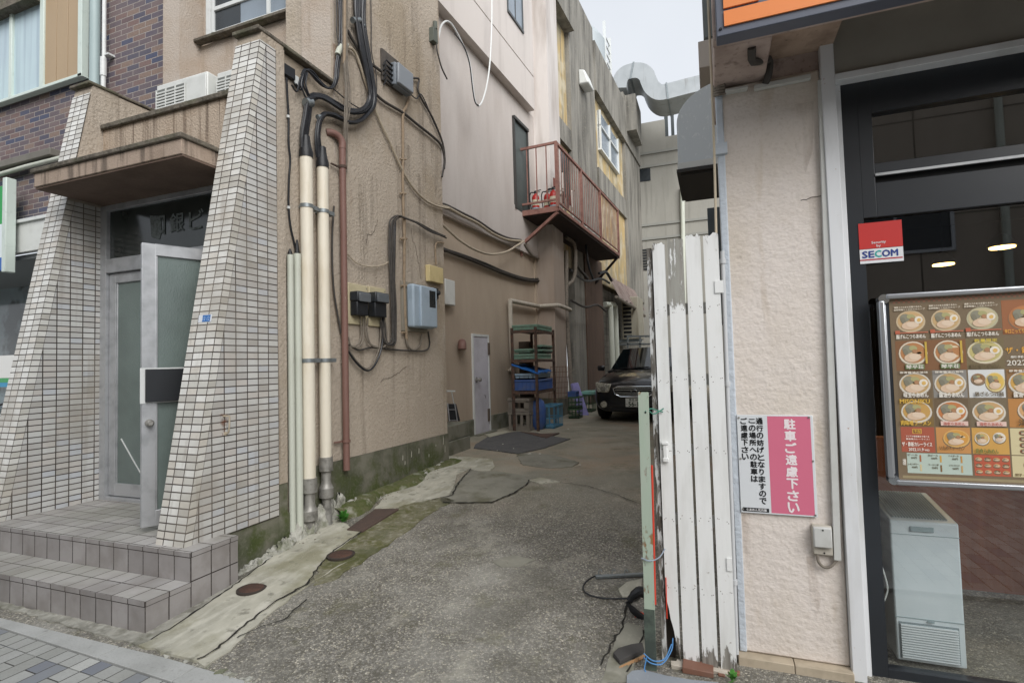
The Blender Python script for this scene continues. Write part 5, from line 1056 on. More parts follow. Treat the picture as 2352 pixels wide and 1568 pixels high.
def crate(x, y, z, w, d, h, m, lab, rz=0, kind='lattice', tilt=0, group=None):
    t = thing('crate', lab, 'crate', (x, y, z), rz, group); t.rotation_euler = (tilt, 0, rz)
    def c(n, f, mm=m, **k): b = MB(); f(b); return b.build(n, mm, t, local=True, **k)
    c('rim', lambda b: [b.box(0, w, -.012, .01, h-.035, h), b.box(0, w, d-.01, d+.012, h-.035, h), b.box(-.012, .01, 0, d, h-.035, h), b.box(w-.01, w+.012, 0, d, h-.035, h)], bev=.003)
    c('base', lambda b: b.box(0, w, 0, d, 0, .02))
    def walls(b):
        n = max(3, int(w/.07)); nd = max(3, int(d/.07))
        if kind == 'solid':
            for q in ((0, w, 0, .006), (0, w, d-.006, d)): b.box(*q, .02, h-.035)
            for q in ((0, .006, 0, d), (w-.006, w, 0, d)): b.box(*q, .02, h-.035)
            for k in range(n+1): b.box(k*w/n-.004, k*w/n+.004, -.008, 0, .0, h-.03)
            for k in range(nd+1): b.box(w, w+.008, k*d/nd-.004, k*d/nd+.004, 0, h-.03)
        else:
            for yy in (0, d-.006):
                for k in range(n+1): b.box(max(0, k*w/n-.008), min(w, k*w/n+.008), yy, yy+.006, .02, h-.035)
                b.box(0, w, yy, yy+.006, h*.42, h*.42+.018); b.box(0, w, yy, yy+.006, .0, .04)
            for xx in (0, w-.006):
                for k in range(nd+1): b.box(xx, xx+.006, max(0, k*d/nd-.008), min(d, k*d/nd+.008), .02, h-.035)
                b.box(xx, xx+.006, 0, d, h*.42, h*.42+.018); b.box(xx, xx+.006, 0, d, 0, .04)
    c('walls', walls)
    return t
GR = 'crates stored on and under the rack'
crate(-3.36, 8.93, 2.11, .46, .9, .09, CG, 'shallow grey-green tray alone on the top of the rack', kind='solid', group=GR)
crate(-3.36, 8.93, 1.59, .46, .8, .09, CG, 'lowest green tray on the middle shelf of the rack', kind='solid', group=GR)
crate(-3.33, 8.93, 1.70, .30, .35, .07, CG, 'tilted green basket on the left of the middle shelf', -.08, tilt=.0, group=GR)
crate(-3.05, 9.2, 1.69, .16, .6, .07, CG, 'green basket second from the bottom in the stack by the rack leg', group=GR)
crate(-3.05, 9.2, 1.77, .16, .6, .07, CG, 'topmost green basket of the stack on the middle shelf', group=GR)
crate(-3.36, 8.93, 1.03, .46, .85, .19, CB_, 'royal blue box on the lower shelf of the rack', kind='solid', group=GR)
crate(-3.34, 8.95, 1.23, .42, .8, .10, CLB, 'pale grey basket on top of the blue box', group=GR)
def f(b):
    n = 9; r = random.Random(6); vs = []
    for i in range(n):
        for j in range(n): vs.append((-3.38+.5*i/(n-1), 8.88+.8*j/(n-1), 1.50-.14*i/(n-1)+r.uniform(-.018, .018)))
    for i in range(n):
        for j in range(n): x, y, z = vs[i*n+j]; vs.append((x, y, z-.03))
    m = n*n
    F_ = [(i*n+j, (i+1)*n+j, (i+1)*n+j+1, i*n+j+1) for i in range(n-1) for j in range(n-1)]
    F_ += [tuple(m+k for k in q[::-1]) for q in F_]
    F_ += [(i*n, m+i*n, m+(i+1)*n, (i+1)*n) for i in range(n-1)]+[((n-1)*n+j, m+(n-1)*n+j, m+(n-1)*n+j+1, (n-1)*n+j+1) for j in range(n-1)]
    b.add(vs, F_)
one('tarpaulin', f, mat('blue_tarp', '#2467b4', .45), 'crumpled bright blue tarpaulin on the lower shelf of the rack', 'tarpaulin', smooth=True, ang=25)
# grey bottle crates in front: big U-shaped openings
def bottle_crate(x, y, z, w, d, h, lab, openings, rz=0):
    t = thing('bottle_crate', lab, 'crate', (x, y, z), rz, 'grey bottle crates beside the rack')
    def c(n, f, **k): b = MB(); f(b); return b.build(n, CGY, t, local=True, **k)
    c('rim', lambda b: [b.box(-.015, w+.015, -.015, .012, h-.05, h), b.box(-.015, w+.015, d-.012, d+.015, h-.05, h), b.box(-.015, .012, 0, d, h-.05, h), b.box(w-.012, w+.015, 0, d, h-.05, h)], bev=.004)
    c('base', lambda b: b.box(-.01, w+.01, -.01, d+.01, 0, .03), bev=.003)
    def wl(b):
        if openings == 3:
            for k in range(4):
                xx = k*(w-.05)/3; b.box(xx, xx+.05, -.008, .012, .03, h-.05); b.box(w-.01, w+.006, k*(d-.05)/3, k*(d-.05)/3+.05, .03, h-.05)
            for k in range(3):
                xx = .025+k*(w-.05)/3; 
                for j in range(6):
                    a0, a1 = math.pi+j*math.pi/6, math.pi+(j+1)*math.pi/6; R = (w-.05)/6
                    cx, cz = xx+R, .13
                    b.add([(cx+R*.75*math.cos(a0), -.006, cz+R*math.sin(a0)), (cx+R*.75*math.cos(a1), -.006, cz+R*math.sin(a1)), (cx+R*.75*math.cos(a1), -.006, .02), (cx+R*.75*math.cos(a0), -.006, .02)], [(0, 1, 2, 3)])
            b.box(0, w, .1, .12, .03, .1)
        else:
            for a, c_ in ((0, .22*w), (.78*w, w)): b.box(a, c_, -.006, .012, .03, h-.05)
            b.box(0, w, -.006, .012, h*.68, h-.05); b.box(0, w, -.006, .012, .03, h*.25); b.box(w-.012, w+.004, 0, d, .03, h-.05); b.box(0, .012, 0, d, .03, h-.05)
    c('walls', wl)
    return t
cx, cy = ong(*Z2(540, 1325)).xy
bottle_crate(cx+.02, cy, .32, .40, .34, .33, 'grey bottle crate with three arched openings, at the bottom', 3, -.12)
bottle_crate(cx+.02, cy, .655, .40, .34, .24, 'grey crate with one oval opening, stacked on the bottle crate', 1, -.12)
one('blue_sack', lambda b: b.lathe([(.1, 0), (.15, .1), (.16, .35), (.12, .5), (.05, .56)], (-3.02, 9.2, .32), 14), CB_, 'blue drum squeezed between the grey crates and the rack leg', 'drum', smooth=True)
crate(-3.0, 9.3, .32, .26, .5, .42, CBL, 'sky blue lattice crate under the rack', -.06, group=GR)
# wire mesh panel leaning on the column
def f(b):
    P = lambda u, w: Vector((-3.23+.30*u+.02, 10.55+.35*u, .76)).lerp(Vector((-3.27+.30*u+.02, 10.9+.35*u, 1.42)), w)
    for k in range(7): b.tube([P(k/6, 0), P(k/6, 1.02)], .006, 5)
    for k in range(7): b.tube([P(-.02, k/6), P(1.02, k/6)], .006, 5)
one('mesh_panel', f, mat('brown_mesh', '#6e5648', .8), 'rusty wire mesh panel leaning against the column behind the rack', 'mesh panel')
G3 = 'crates stacked behind the column'
def pxcrate(u0, u1, vb, vt, y, d, m, lab, z0=None, **k):
    """crate whose near face spans these photo columns, standing at depth y"""
    a, c_ = ony(u0, vb, y), ony(u1, vb, y); z = gz(a.x, y) if z0 is None else z0; zt_ = ony(u0, vt, y).z
    return crate(a.x, y, z, c_.x-a.x, d, zt_-z, m, lab, group=G3, **k), zt_
ya_ = ong(1312, 961).y
_, z1 = pxcrate(1306, 1330, 960, 938, ya_, .35, CDG, 'dark green lattice crate on the ground behind the column')
_, z2 = pxcrate(1306, 1330, 960, 911, ya_, .35, CDG, 'taller dark green crate stacked second from the ground', z0=z1+.004)
pxcrate(1305, 1323, 960, 899, ya_, .3, CB_, 'small blue box on top of the dark green crates', z0=z2+.004, kind='solid')
yc_ = ong(1348, 946).y
_, z3 = pxcrate(1337, 1360, 945, 906, yc_, .5, CDG, 'tall dark green crate under the turquoise sheet')
a_, c_ = ony(1335, 905, yc_), ony(1366, 905, yc_)
one('plastic_sheet', lambda b: b.box(a_.x, c_.x, yc_-.03, yc_+.55, z3+.003, z3+.075), plast('turquoise', '#7fb5a8'), 'flat turquoise plastic sheet lying on the tall green crate', 'plastic sheet', bev=.01)
def f(b):
    ym = (ya_+yc_)/2
    p = lambda u, v, o: ony(u, v, ym+o)
    b.hexa([p(1334, 958, 0), p(1353, 953, 0), p(1353, 953, .05), p(1334, 958, .05), p(1312, 880, .25), p(1328, 878, .25), p(1328, 878, .3), p(1312, 880, .3)])
    b.hexa([p(1325, 945, .1), p(1333, 960, .1), p(1336, 960, .3), p(1328, 945, .3), p(1310, 882, .28), p(1316, 880, .28), p(1316, 880, .5), p(1310, 882, .5)])
one('lilac_stool', f, plast('lilac', '#8e8ac2'), 'lilac plastic stool leaning behind the green crates', 'stool', bev=.015)
# ------------------------------------------------------------------ car
CP = NT('car_paint'); CP.p.inputs['Coat Weight'].default_value = 1; CP.p.inputs['Coat Roughness'].default_value = .05; CPM = CP.fin(C('#15171c'), .35, .4)
CHR = mat('chrome', '#c9cdd0', .15, .95); CGL = mat('car_glass', '#10181a', .04, spec=.9); TYR = mat('tyre', '#17171a', .85); LENS = mat('lamp_lens', '#8f8d80', .12, .3, L=[('n', 30, .4, .6, '#d9d6c8', .7)]); DKP = mat('dark_trim', '#101113', .6)
car = thing('parked_car', 'black estate car parked nose-out in the alley, partly behind the gate', 'car', (-1.44, 10.35, .32), math.radians(-3.0))
def loft(b, secs):
    """secs: (y, [(x,z)...]) half outlines from bottom centre up to top centre"""
    n = len(secs[0][1]); ring = []
    for y, pr in secs:
        pts = [(x, y, z) for x, z in pr] + [(-x, y, z) for x, z in pr[-2:0:-1]]
        ring.append(pts)
    m = len(ring[0]); vs = [p for r in ring for p in r]
    fs = [(i*m+k, i*m+(k+1) % m, (i+1)*m+(k+1) % m, (i+1)*m+k) for i in range(len(ring)-1) for k in range(m)]
    fs += [tuple(range(m))[::-1], tuple((len(ring)-1)*m+k for k in range(m))]
    b.add(vs, fs)
def cpart(n, f, m, par=car, **k): b = MB(); f(b); return b.build(n, m, par, local=True, **k)
S_ = [(.0, [(0, .20), (.58, .20), (.66, .34), (.68, .52), (.62, .68), (.42, .74), (0, .76)]),
      (.07, [(0, .19), (.68, .19), (.76, .34), (.78, .55), (.72, .72), (.46, .80), (0, .82)]),
      (.30, [(0, .19), (.79, .19), (.85, .38), (.865, .62), (.81, .80), (.52, .88), (0, .91)]),
      (.70, [(0, .19), (.83, .2), (.88, .4), (.885, .68), (.85, .88), (.56, .955), (0, .98)]),
      (1.15, [(0, .19), (.84, .2), (.885, .42), (.89, .72), (.87, .94), (.6, 1.01), (0, 1.04)]),
      (2.0, [(0, .19), (.85, .2), (.885, .42), (.895, .74), (.88, .96), (.7, 1.0), (0, 1.02)]),
      (3.8, [(0, .19), (.85, .2), (.885, .42), (.895, .76), (.88, .98), (.7, 1.02), (0, 1.03)]),
      (4.6, [(0, .25), (.76, .25), (.82, .42), (.83, .76), (.8, .98), (.6, 1.0), (0, 1.01)]),
      (4.75, [(0, .3), (.6, .3), (.7, .45), (.72, .72), (.66, .86), (.5, .9), (0, .92)])]
body = cpart('body', lambda b: loft(b, S_), CPM, smooth=True, ang=60)
body.modifiers.new('s', 'SUBSURF').levels = 1; body.modifiers['s'].render_levels = 2
R_ = [(1.10, [(0, .95), (.76, .95), (.77, .98), (.60, .995), (0, 1.0)]), (1.42, [(0, .95), (.77, .95), (.765, 1.02), (.66, 1.17), (0, 1.20)]), (1.95, [(0, .95), (.77, .95), (.76, 1.05), (.62, 1.42), (0, 1.47)]),
      (2.4, [(0, .95), (.77, .95), (.76, 1.05), (.61, 1.46), (0, 1.52)]), (3.6, [(0, .95), (.77, .95), (.76, 1.05), (.6, 1.45), (0, 1.51)]), (4.3, [(0, .95), (.75, .95), (.74, 1.05), (.56, 1.38), (0, 1.43)]), (4.6, [(0, .95), (.7, .95), (.7, 1.0), (.6, 1.05), (0, 1.08)])]
cpart('roof', lambda b: loft(b, R_), CPM, smooth=True, ang=60)
def f(b):
    a = [(-.70, 1.14, 1.008), (.70, 1.14, 1.008), (.585, 1.90, 1.425), (-.585, 1.90, 1.425)]
    cols = 8; vs = []
    for k in range(cols+1):
        t_ = k/cols*2-1; bow = .05*(1-t_*t_)
        vs += [(t_*.70, 1.14-bow, 1.02), (t_*.585, 1.90-bow, 1.45+.03*(1-t_*t_))]
    b.add(vs, [(2*k, 2*k+2, 2*k+3, 2*k+1) for k in range(cols)])
cpart('windscreen', f, CGL, smooth=True)
for sg in (-1, 1):
    cpart('side_window', lambda b: b.hexa([(sg*.774, 1.5, 1.03), (sg*.774, 3.9, 1.03), (sg*.76, 3.9, 1.03), (sg*.76, 1.5, 1.03), (sg*.655, 2.05, 1.40), (sg*.655, 3.7, 1.40), (sg*.62, 3.7, 1.4), (sg*.62, 2.05, 1.4)]), CGL)
    h = cpart('headlight', lambda b: b.hexa([(sg*.50, -.03, .58), (sg*.745, .05, .585), (sg*.76, .25, .585), (sg*.5, .25, .58), (sg*.44, .005, .745), (sg*.80, .13, .77), (sg*.845, .36, .78), (sg*.44, .3, .79)]), LENS, bev=.02)
    cpart('lamp_bowl', lambda b: b.lathe([(.05, .0), (.055, .03), (.01, .035)], (sg*.60, -.012, .66), 14, 1), CHR, h, smooth=True)
    fl = cpart('fog_lamp', lambda b: b.lathe([(.062, -.03), (.066, .02), (.05, .03), (.02, .02)], (sg*.60, .012, .35), 18, 1), LENS, smooth=True)
    mr_ = cpart('mirror', lambda b: b.box(min(sg*.92, sg*1.08), max(sg*.92, sg*1.08), 1.42, 1.52, .98, 1.10), CPM, bev=.03)
    for y in (.82, 3.55):
        w = cpart('wheel', lambda b: b.lathe([(.20, -.105), (.31, -.10), (.335, -.07), (.335, .07), (.31, .10), (.20, .105)], (sg*.78, y, .335), 28, 0), TYR, smooth=True)
        cpart('rim', lambda b: b.lathe([(.2, -.108*1), (.2, .108), (.05, .09)], (sg*.78, y, .335), 20, 0), CHR, w, smooth=True)
cpart('grille_frame', lambda b: b.tube([(x, -.035-.0, z) for x, z in ((-.40, .655), (-.37, .555), (-.26, .50), (.26, .50), (.37, .555), (.40, .655), (.31, .695), (-.31, .695), (-.40, .655))], .014, 8), CHR, smooth=True)
g = cpart('grille', lambda b: b.box(-.375, .375, -.026, .05, .51, .69), DKP)
cpart('grille_bar', lambda b: [b.box(-.37, .37, -.034, -.024, z, z+.010) for z in (.54, .575, .625, .66)], CHR, g)
cpart('emblem', lambda b: b.tube([(.055*math.cos(a), -.045, .605+.03*math.sin(a)) for a in [k*math.pi/8 for k in range(17)]], .007, 6), CHR, g, smooth=True)
cpart('lower_intake', lambda b: b.box(-.46, .46, -.012, .05, .22, .285), DKP, bev=.01)
cpart('bumper_line', lambda b: b.box(-.5, .5, -.03, .03, .335, .35), CPM, bev=.005)
def f(b):
    b.cc = srgb('#d9dbd4'); b.box(-.165, .165, -.045, -.035, .31, .475)
    b.cc = srgb('#1c3d2a'); b.text('足立 500', (-.1, -.0455, .425), (1, 0, 0), (0, 0, 1), .05, fit=(.2, .042), off=.003)
    b.text('な', (-.155, -.0455, .345), (1, 0, 0), (0, 0, 1), .04, fit=(.03, .035)); b.text('56-18', (-.11, -.0455, .322), (1, 0, 0), (0, 0, 1), .09, fit=(.26, .085), off=.006)
cpart('number_plate', f, PAPER)
cpart('wiper', lambda b: [b.bar((-.5, 1.08, 1.035), (.1, 1.13, 1.05), .015), b.bar((.05, 1.08, 1.035), (.6, 1.13, 1.045), .015)], DKP)

# ------------------------------------------------------------------ bicycle peeping in at the left edge
bx, bz = ony(6, 960, 3.5).x, ony(6, 960, 3.5).z
bk = thing('bicycle', 'bicycle with a wire basket and blue bag cut off by the left edge', 'bicycle', (bx-.6, 3.5, 0))
TUB = mat('bike_tube', '#3f5fa8', .35)
def whl(x): one('wheel', lambda b: b.tube([(x+.30*math.cos(a), 3.5, .31+.30*math.sin(a)) for a in [k*math.pi/16 for k in range(33)]], .017, 8), TYR, parent=bk, smooth=True)
whl(bx+.06); whl(bx-1.0)
one('frame', lambda b: [b.tube([(bx+.06, 3.5, .31), (bx-.08, 3.5, .85), (bx-.1, 3.5, .98)], .016, 8), b.tube([(bx-.07, 3.5, .75), (bx-.55, 3.5, .32)], .018, 8), b.tube([(bx-1.0, 3.5, .31), (bx-.55, 3.5, .30), (bx-.68, 3.5, .85)], .014, 8), b.tube([(bx-1.0, 3.5, .31), (bx-.67, 3.5, .75)], .01, 8)], TUB, parent=bk, smooth=True)
h0, h1 = ony(-30, 940, 3.42), ony(40, 916, 3.42)
one('handlebar', lambda b: b.tube([(bx-.1, 3.5, .98), h0, h0.lerp(h1, .75), h1], .013, 10), BLK, parent=bk, smooth=True)
one('bar_end', lambda b: b.tube([h0.lerp(h1, .86), h1+Vector((.01, 0, .003))], .018, 10), ALUW, parent=bk, smooth=True)
one('saddle', lambda b: b.hexa([(bx-.85, 3.42, .86), (bx-.58, 3.48, .86), (bx-.58, 3.52, .86), (bx-.85, 3.58, .86), (bx-.85, 3.43, .91), (bx-.58, 3.485, .9), (bx-.58, 3.515, .9), (bx-.85, 3.57, .91)]), BLK, parent=bk, bev=.015)
def f(b):
    for k in range(8): b.tube([(bx-.02+.3*k/7, 3.36, bz-.12), (bx-.04+.34*k/7, 3.34, bz+.12)], .003, 5); b.tube([(bx-.02+.3*k/7, 3.64, bz-.12), (bx-.04+.34*k/7, 3.66, bz+.12)], .003, 5)
    for k in range(6):
        z = bz-.12+.24*k/5; e = .02*k/5; b.tube([(bx-.02-e, 3.36-e, z), (bx+.28+e, 3.36-e, z), (bx+.28+e, 3.64+e, z), (bx-.02-e, 3.64+e, z), (bx-.02-e, 3.36-e, z)], .004, 5)
one('basket', f, mat('basket_wire', '#5d6266', .4, .5), parent=bk)
one('blue_bag', lambda b: b.box(bx-.0, bx+.26, 3.38, 3.62, bz-.3, bz-.06), CB_, 'blue bag hanging at the bicycle basket at the left edge', 'bag', bev=.03)
# ------------------------------------------------------------------ white picket gate and steel post
Z8 = ZZ(1850, 700, 1.96); Z9 = ZZ(1850, 1400, 2.0); ZA = ZZ(2400, 150, 2.685); ZB = ZZ(2500, 1400, 2.0); ZC = ZZ(2800, 900, 2.307); ZD = ZZ(2400, 0, 1.912); ZE = ZZ(2150, 0, 3.92)
def peel(name, base, under, lo, hi, z=None, extra=None, sc=(26, 26, 5)):
    t = NT(name); f = t.rmp(t.tex('n', sc, det=7, rough=.7), lo, hi)
    if z:
        g = t.n('ShaderNodeNewGeometry'); sp = t.n('ShaderNodeSeparateXYZ'); t.l(g.outputs['Position'], sp.inputs[0])
        top = t.rmp(sp.outputs[2], z[1], z[1]+.16); bot = t.rmp(sp.outputs[2], z[0]+.22, z[0])
        f = t.rmp(t.mul(t.tex('n', sc, det=7, rough=.7), t.mul(t.mul(top, bot, 'MAXIMUM'), .30), 'ADD'), lo, hi)
    wood = t.mix(C(under), C('#8d8982'), t.rmp(t.tex('n', (60, 60, 4)), .45, .65))
    x = t.mix(C(base), wood, f); x = t.mix(x, C('#b9b8b0'), t.mul(t.rmp(t.tex('n', (14, 14, 2.5), det=6), .5, .72), .4)); x = t.mix(x, C('#7c6a55'), t.mul(t.rmp(t.tex('n', 40), .7, .76), .7))
    t.bump([(t.mul(1, f, 'SUBTRACT'), .8, .002), (t.tex('n', (90, 90, 5)), .35, .002)])
    return t.fin(x, .55)
WHP = peel('white_board_paint', '#e8e9e7', '#6b655d', .72, .75, (0, 2.02)); WHG = peel('bare_topped_board', '#e8e9e7', '#98978f', .70, .74, (0, 1.66)); PEL = peel('peeling_batten', '#c9cac8', '#4a443c', .46, .5, sc=(30, 30, 7))
gate = thing('picket_gate', 'tall white painted board gate with peeling ends beside the rough beige pier', 'gate', (-.12, 2.8, 0))
def board(x0, x1, z0, z1, seed, notch=None):
    global ZR; ZR = [ony(1600, v, 2.8).z for v in (708, 871, 1032, 1192, 1355)]
    r = random.Random(seed); b = MB(); n = 9; y0, y1 = 2.79, 2.812
    def edge(z, up): return [(x0+(x1-x0)*k/n, z+(r.uniform(-.012, .006) if up else r.uniform(-.006, .016))) for k in range(n+1)]
    top = edge(z1, True); bot = edge(z0, False)
    if notch: bot = [(x, z+notch(x)) for x, z in bot]
    for k in range(n):
        (xa, za), (xb, zb), (xc, zc), (xd, zd) = bot[k], bot[k+1], top[k+1], top[k]
        b.quad((xa, y0, za), (xb, y0, zb), (xc, y0, zc), (xd, y0, zd)); b.quad((xb, y1, zb), (xa, y1, za), (xd, y1, zd), (xc, y1, zc))
        b.quad((xd, y0, zd), (xc, y0, zc), (xc, y1, zc), (xd, y1, zd)); b.quad((xb, y0, zb), (xa, y0, za), (xa, y1, za), (xb, y1, zb))
    b.cm = 1
    for zr_ in ZR:
        for q in (.17, .27, .78, .88): b.disc((x0+(x1-x0)*q, 2.7895, zr_+r.uniform(-.016, .016)), .0022, .0022, (1, 0, 0), (0, 0, 1), 6)
    b.cm = 0
    for xx, bb, tt in ((x0, bot[0][1], top[0][1]), (x1, bot[-1][1], top[-1][1])): b.quad((xx, y0, bb), (xx, y0, tt), (xx, y1, tt), (xx, y1, bb))
    return b
board(-.271, -.211, .02, 2.10, 1, lambda x: max(0, (-.212-x))*5.2).build('board', [WHP, RUST], gate)
board(-.197, -.122, -.01, 2.11, 2).build('board', [WHG, RUST], gate, label='white board with its top end bare grey wood')
board(-.109, -.038, .0, 2.125, 3).build('board', [WHP, RUST], gate); board(-.025, .045, .0, 2.12, 4).build('board', [WHP, RUST], gate)
one('frame_batten', lambda b: b.box(-.302, -.277, 2.80, 2.84, .0, 2.08), PEL, parent=gate, bev=.003)
one('dark_post', lambda b: b.box(-.292, -.24, 2.845, 2.90, .0, 2.08), mat('rotten_wood', '#3d3630', .9, L=[('n', (20, 20, 3), .45, .65, '#5c5349', .7)]), parent=gate)
for k, v in enumerate((708, 871, 1032, 1192, 1355)):
    z = ony(1600, v, 2.83).z; one('rail', lambda b: b.box(-.27, .045, 2.8125, 2.835, z-.028, z+.028), mat('grey_rail', '#9b9a95', .6) if k == 0 else bpy.data.materials['grey_rail'], parent=gate)
one('hinge_plate', lambda b: b.box(.02, .045, 2.784, 2.789, ony(1640, 1290, 2.8).z-.03, ony(1640, 1290, 2.8).z+.03), WHP, parent=gate)
one('hinge_plate', lambda b: b.box(.02, .06, 2.784, 2.789, ony(1640, 660, 2.8).z-.03, ony(1640, 660, 2.8).z+.03), WHP, parent=gate)
z = ony(*Z8(565, 1450), 2.8).z
one('latch', lambda b: [b.box(-.255, -.235, 2.775, 2.79, z-.04, z+.04), b.box(-.262, -.228, 2.77, 2.786, z+.03, z+.045), b.box(-.258, -.23, 2.772, 2.788, z-.055, z-.035)], WHP, parent=gate, bev=.003)
GP = peel('pale_green_paint', '#a7b5a4', '#8f7048', .565, .61, sc=(22, 22, 9))
t = thing('gate_post', 'pale green rusting steel post tied to the gate with wire', 'post', (-.35, 2.72, 0))
def f(b):
    b.hexa([(-.368, 2.70, .02), (-.318, 2.70, .02), (-.318, 2.703, .02), (-.368, 2.703, .02), (-.358, 2.70, 1.345), (-.307, 2.70, 1.345), (-.307, 2.703, 1.345), (-.358, 2.703, 1.345)])
    b.hexa([(-.368, 2.703, .02), (-.365, 2.703, .02), (-.365, 2.745, .02), (-.368, 2.745, .02), (-.358, 2.703, 1.345), (-.355, 2.703, 1.345), (-.355, 2.745, 1.345), (-.358, 2.745, 1.345)])
one('angle_bar', f, GP, parent=t, bev=.001)
one('dark_foot', lambda b: b.box(-.369, -.317, 2.698, 2.71, .0, .29), mat('weathered_foot', '#3e4640', .8, L=[('n', 12, .45, .65, '#5d6a5e', .7)]), parent=t)
one('bolt_hole', lambda b: b.disc((-.325, 2.6985, 1.245), .005, .005, (1, 0, 0), (0, 0, 1), 10), BLK, parent=t)
WG = mat('green_wire', '#3f7f6c', .5); WB = mat('blue_string', '#4a83b8', .6); WS = mat('grey_string', '#8e9aa8', .6)
one('wire_tie', lambda b: [b.tube([(-.327, 2.70, 1.25), (-.30, 2.72, 1.262), (-.275, 2.76, 1.25), (-.25, 2.785, 1.24)], .003, 6, smooth=4), b.tube([(-.31, 2.72, 1.25), (-.29, 2.73, 1.235), (-.265, 2.77, 1.245), (-.245, 2.785, 1.258)], .003, 6, smooth=4)], WG, 'green wire tying the post top to the gate', 'wire', smooth=True)
one('string_tie', lambda b: b.tube([(-.37, 2.695, .535), (-.33, 2.69, .527), (-.29, 2.74, .53), (-.265, 2.785, .56)], .003, 6, smooth=4), WS, 'grey string tying post and gate at knee height', 'string', smooth=True)
one('string_tie', lambda b: [b.tube([(-.375, 2.69, .06), (-.34, 2.68, .045), (-.29, 2.70, .04), (-.25, 2.76, .08), (-.245, 2.8, .12)], .003, 6, smooth=4), b.tube([(-.375, 2.69, .08), (-.33, 2.685, .055), (-.28, 2.72, .055), (-.25, 2.78, .10)], .003, 6, smooth=4), b.tube([(-.36, 2.69, .07), (-.372, 2.67, .02), (-.36, 2.65, .005)], .003, 6)], WB, 'blue string tied round the foot of the post', 'string', smooth=True)
one('red_rod', lambda b: b.tube([(-.318, 2.74, .30), (-.309, 2.74, .98)], .006, 8), mat('red_plastic', '#d2432f', .4), 'thin red rod standing between the post and gate', 'rod', smooth=True)
one('red_strip', lambda b: b.tube([(-.268, 2.783, .22), (-.266, 2.783, .42)], .003, 6), bpy.data.materials['red_plastic'], 'short red strip in the rotten edge of the gate', 'strip')
# small things by the post
a, c = ong(1368, 1324, .012), ong(1480, 1318, .012)
t = thing('metal_bar', 'grey metal bar with small hooks lying behind the post', 'bar', a)
one('bar', lambda b: b.bar(a, c, .03, .018), GALV, parent=t, bev=.003)
for u in (1375, 1406, 1435): p = ong(u, 1318, .02); one('hook', lambda b: b.tube([p, p+Vector((0, .005, .02)), p+Vector((.015, .005, .03)), p+Vector((.02, 0, .018))], .003, 6, smooth=3), GALV, parent=t, smooth=True)
one('cable', lambda b: b.tube([ong(u, v, .012) for u, v in ((1380, 1319), (1358, 1326), (1341, 1342), (1343, 1358), (1365, 1369), (1400, 1374), (1442, 1373))], .005, 7, smooth=5), BLK2, 'black cable looping on the ground beside the post', 'cable', smooth=True)
c = ong(1468, 1420)
t = thing('trowel', 'black handled red tool lying half hidden behind the green post', 'tool', c)
P_ = lambda u, v, z: ony(u, v, c.y+z)
one('handle', lambda b: b.tube([P_(1446, 1378, 0), P_(1456, 1366, 0), P_(1470, 1358, .02), P_(1484, 1362, .04)], [.02, .026, .03, .03], 10, smooth=3), BLK, parent=t, smooth=True)
one('grip', lambda b: b.tube([P_(1440, 1380, 0), P_(1452, 1398, 0), P_(1478, 1420, .02)], [.012, .02, .02], 8, smooth=3), BLK, parent=t, smooth=True)
one('blade', lambda b: b.hexa([P_(1450, 1395, .0), P_(1466, 1436, .0), P_(1486, 1442, .03), P_(1482, 1410, .03), P_(1450, 1393, .01), P_(1466, 1434, .02), P_(1486, 1440, .05), P_(1482, 1408, .05)]), bpy.data.materials['red_plastic'], parent=t, bev=.003)
q = [ong(u, v, .01) for u, v in ((1408, 1508), (1420, 1497), (1450, 1488), (1476, 1484), (1480, 1500), (1455, 1512), (1424, 1527))]
t = thing('brush', 'worn hand brush with tan bristles lying at the foot of the post', 'brush', q[0])
one('brush_back', lambda b: b.add(q+[p+Vector((0, .004, .022)) for p in q], [tuple(range(7))[::-1], tuple(range(7, 14))]+[(i, (i+1) % 7, 7+(i+1) % 7, 7+i) for i in range(7)]), mat('dark_brush', '#3f3d3b', .85), parent=t, bev=.004)
e0, e1 = ong(1424, 1529, .012), ong(1480, 1502, .012)
def f(b):
    r = random.Random(1)
    for k in range(60): p = e0.lerp(e1, k/59); b.bar(p, p+Vector((r.uniform(-.004, .004), -.02, -.008+r.uniform(-.003, .003))), .003)
one('bristles', f, mat('bristle_tan', '#a9835c', .8), parent=t)
patch('threshold_tile', [(1452, 1545), (1476, 1542), (1530, 1556), (1590, 1566), (1650, 1572), (1650, 1600), (1440, 1600), (1440, 1556)], mat('bluish_tile', '#8e949a', .6, L=[('n', 4, .45, .7, '#7d8288', .6), ('n', 70, .6, .7, '#a5a9ad', .4)]), .012, jit=.002)
def f(b):
    r = random.Random(12)
    for k in range(26):
        c = Vector((r.uniform(-.24, .04), r.uniform(2.74, 2.83), -.005)); s = r.uniform(.01, .035)
        b.cc = srgb(r.choice(['#a89b8a', '#8f8272', '#c2b9ab', '#8a5f4b', '#756b5f']))
        vs = [c+Vector((s*r.uniform(.6, 1)*a, s*r.uniform(.5, .8)*e, s*.7*z)) for z in (0, 1) for a, e in ((-1, -1), (1, -1), (1, 1), (-1, 1))]; b.hexa(vs)
    b.cc = srgb('#7a5646'); b.hexa([(-.2, 2.72, 0), (-.06, 2.72, .0), (-.06, 2.80, .0), (-.2, 2.8, 0), (-.2, 2.72, .03), (-.06, 2.72, .025), (-.06, 2.8, .025), (-.2, 2.8, .035)])
one('rubble', f, PAINTV, 'broken brick and mortar rubble under the white gate', 'rubble', bev=.003, kind='stuff')
weed(Vector((.02, 2.70, .015)), .03, 26, 5, 'tiny green weed under the right end of the gate', .02)
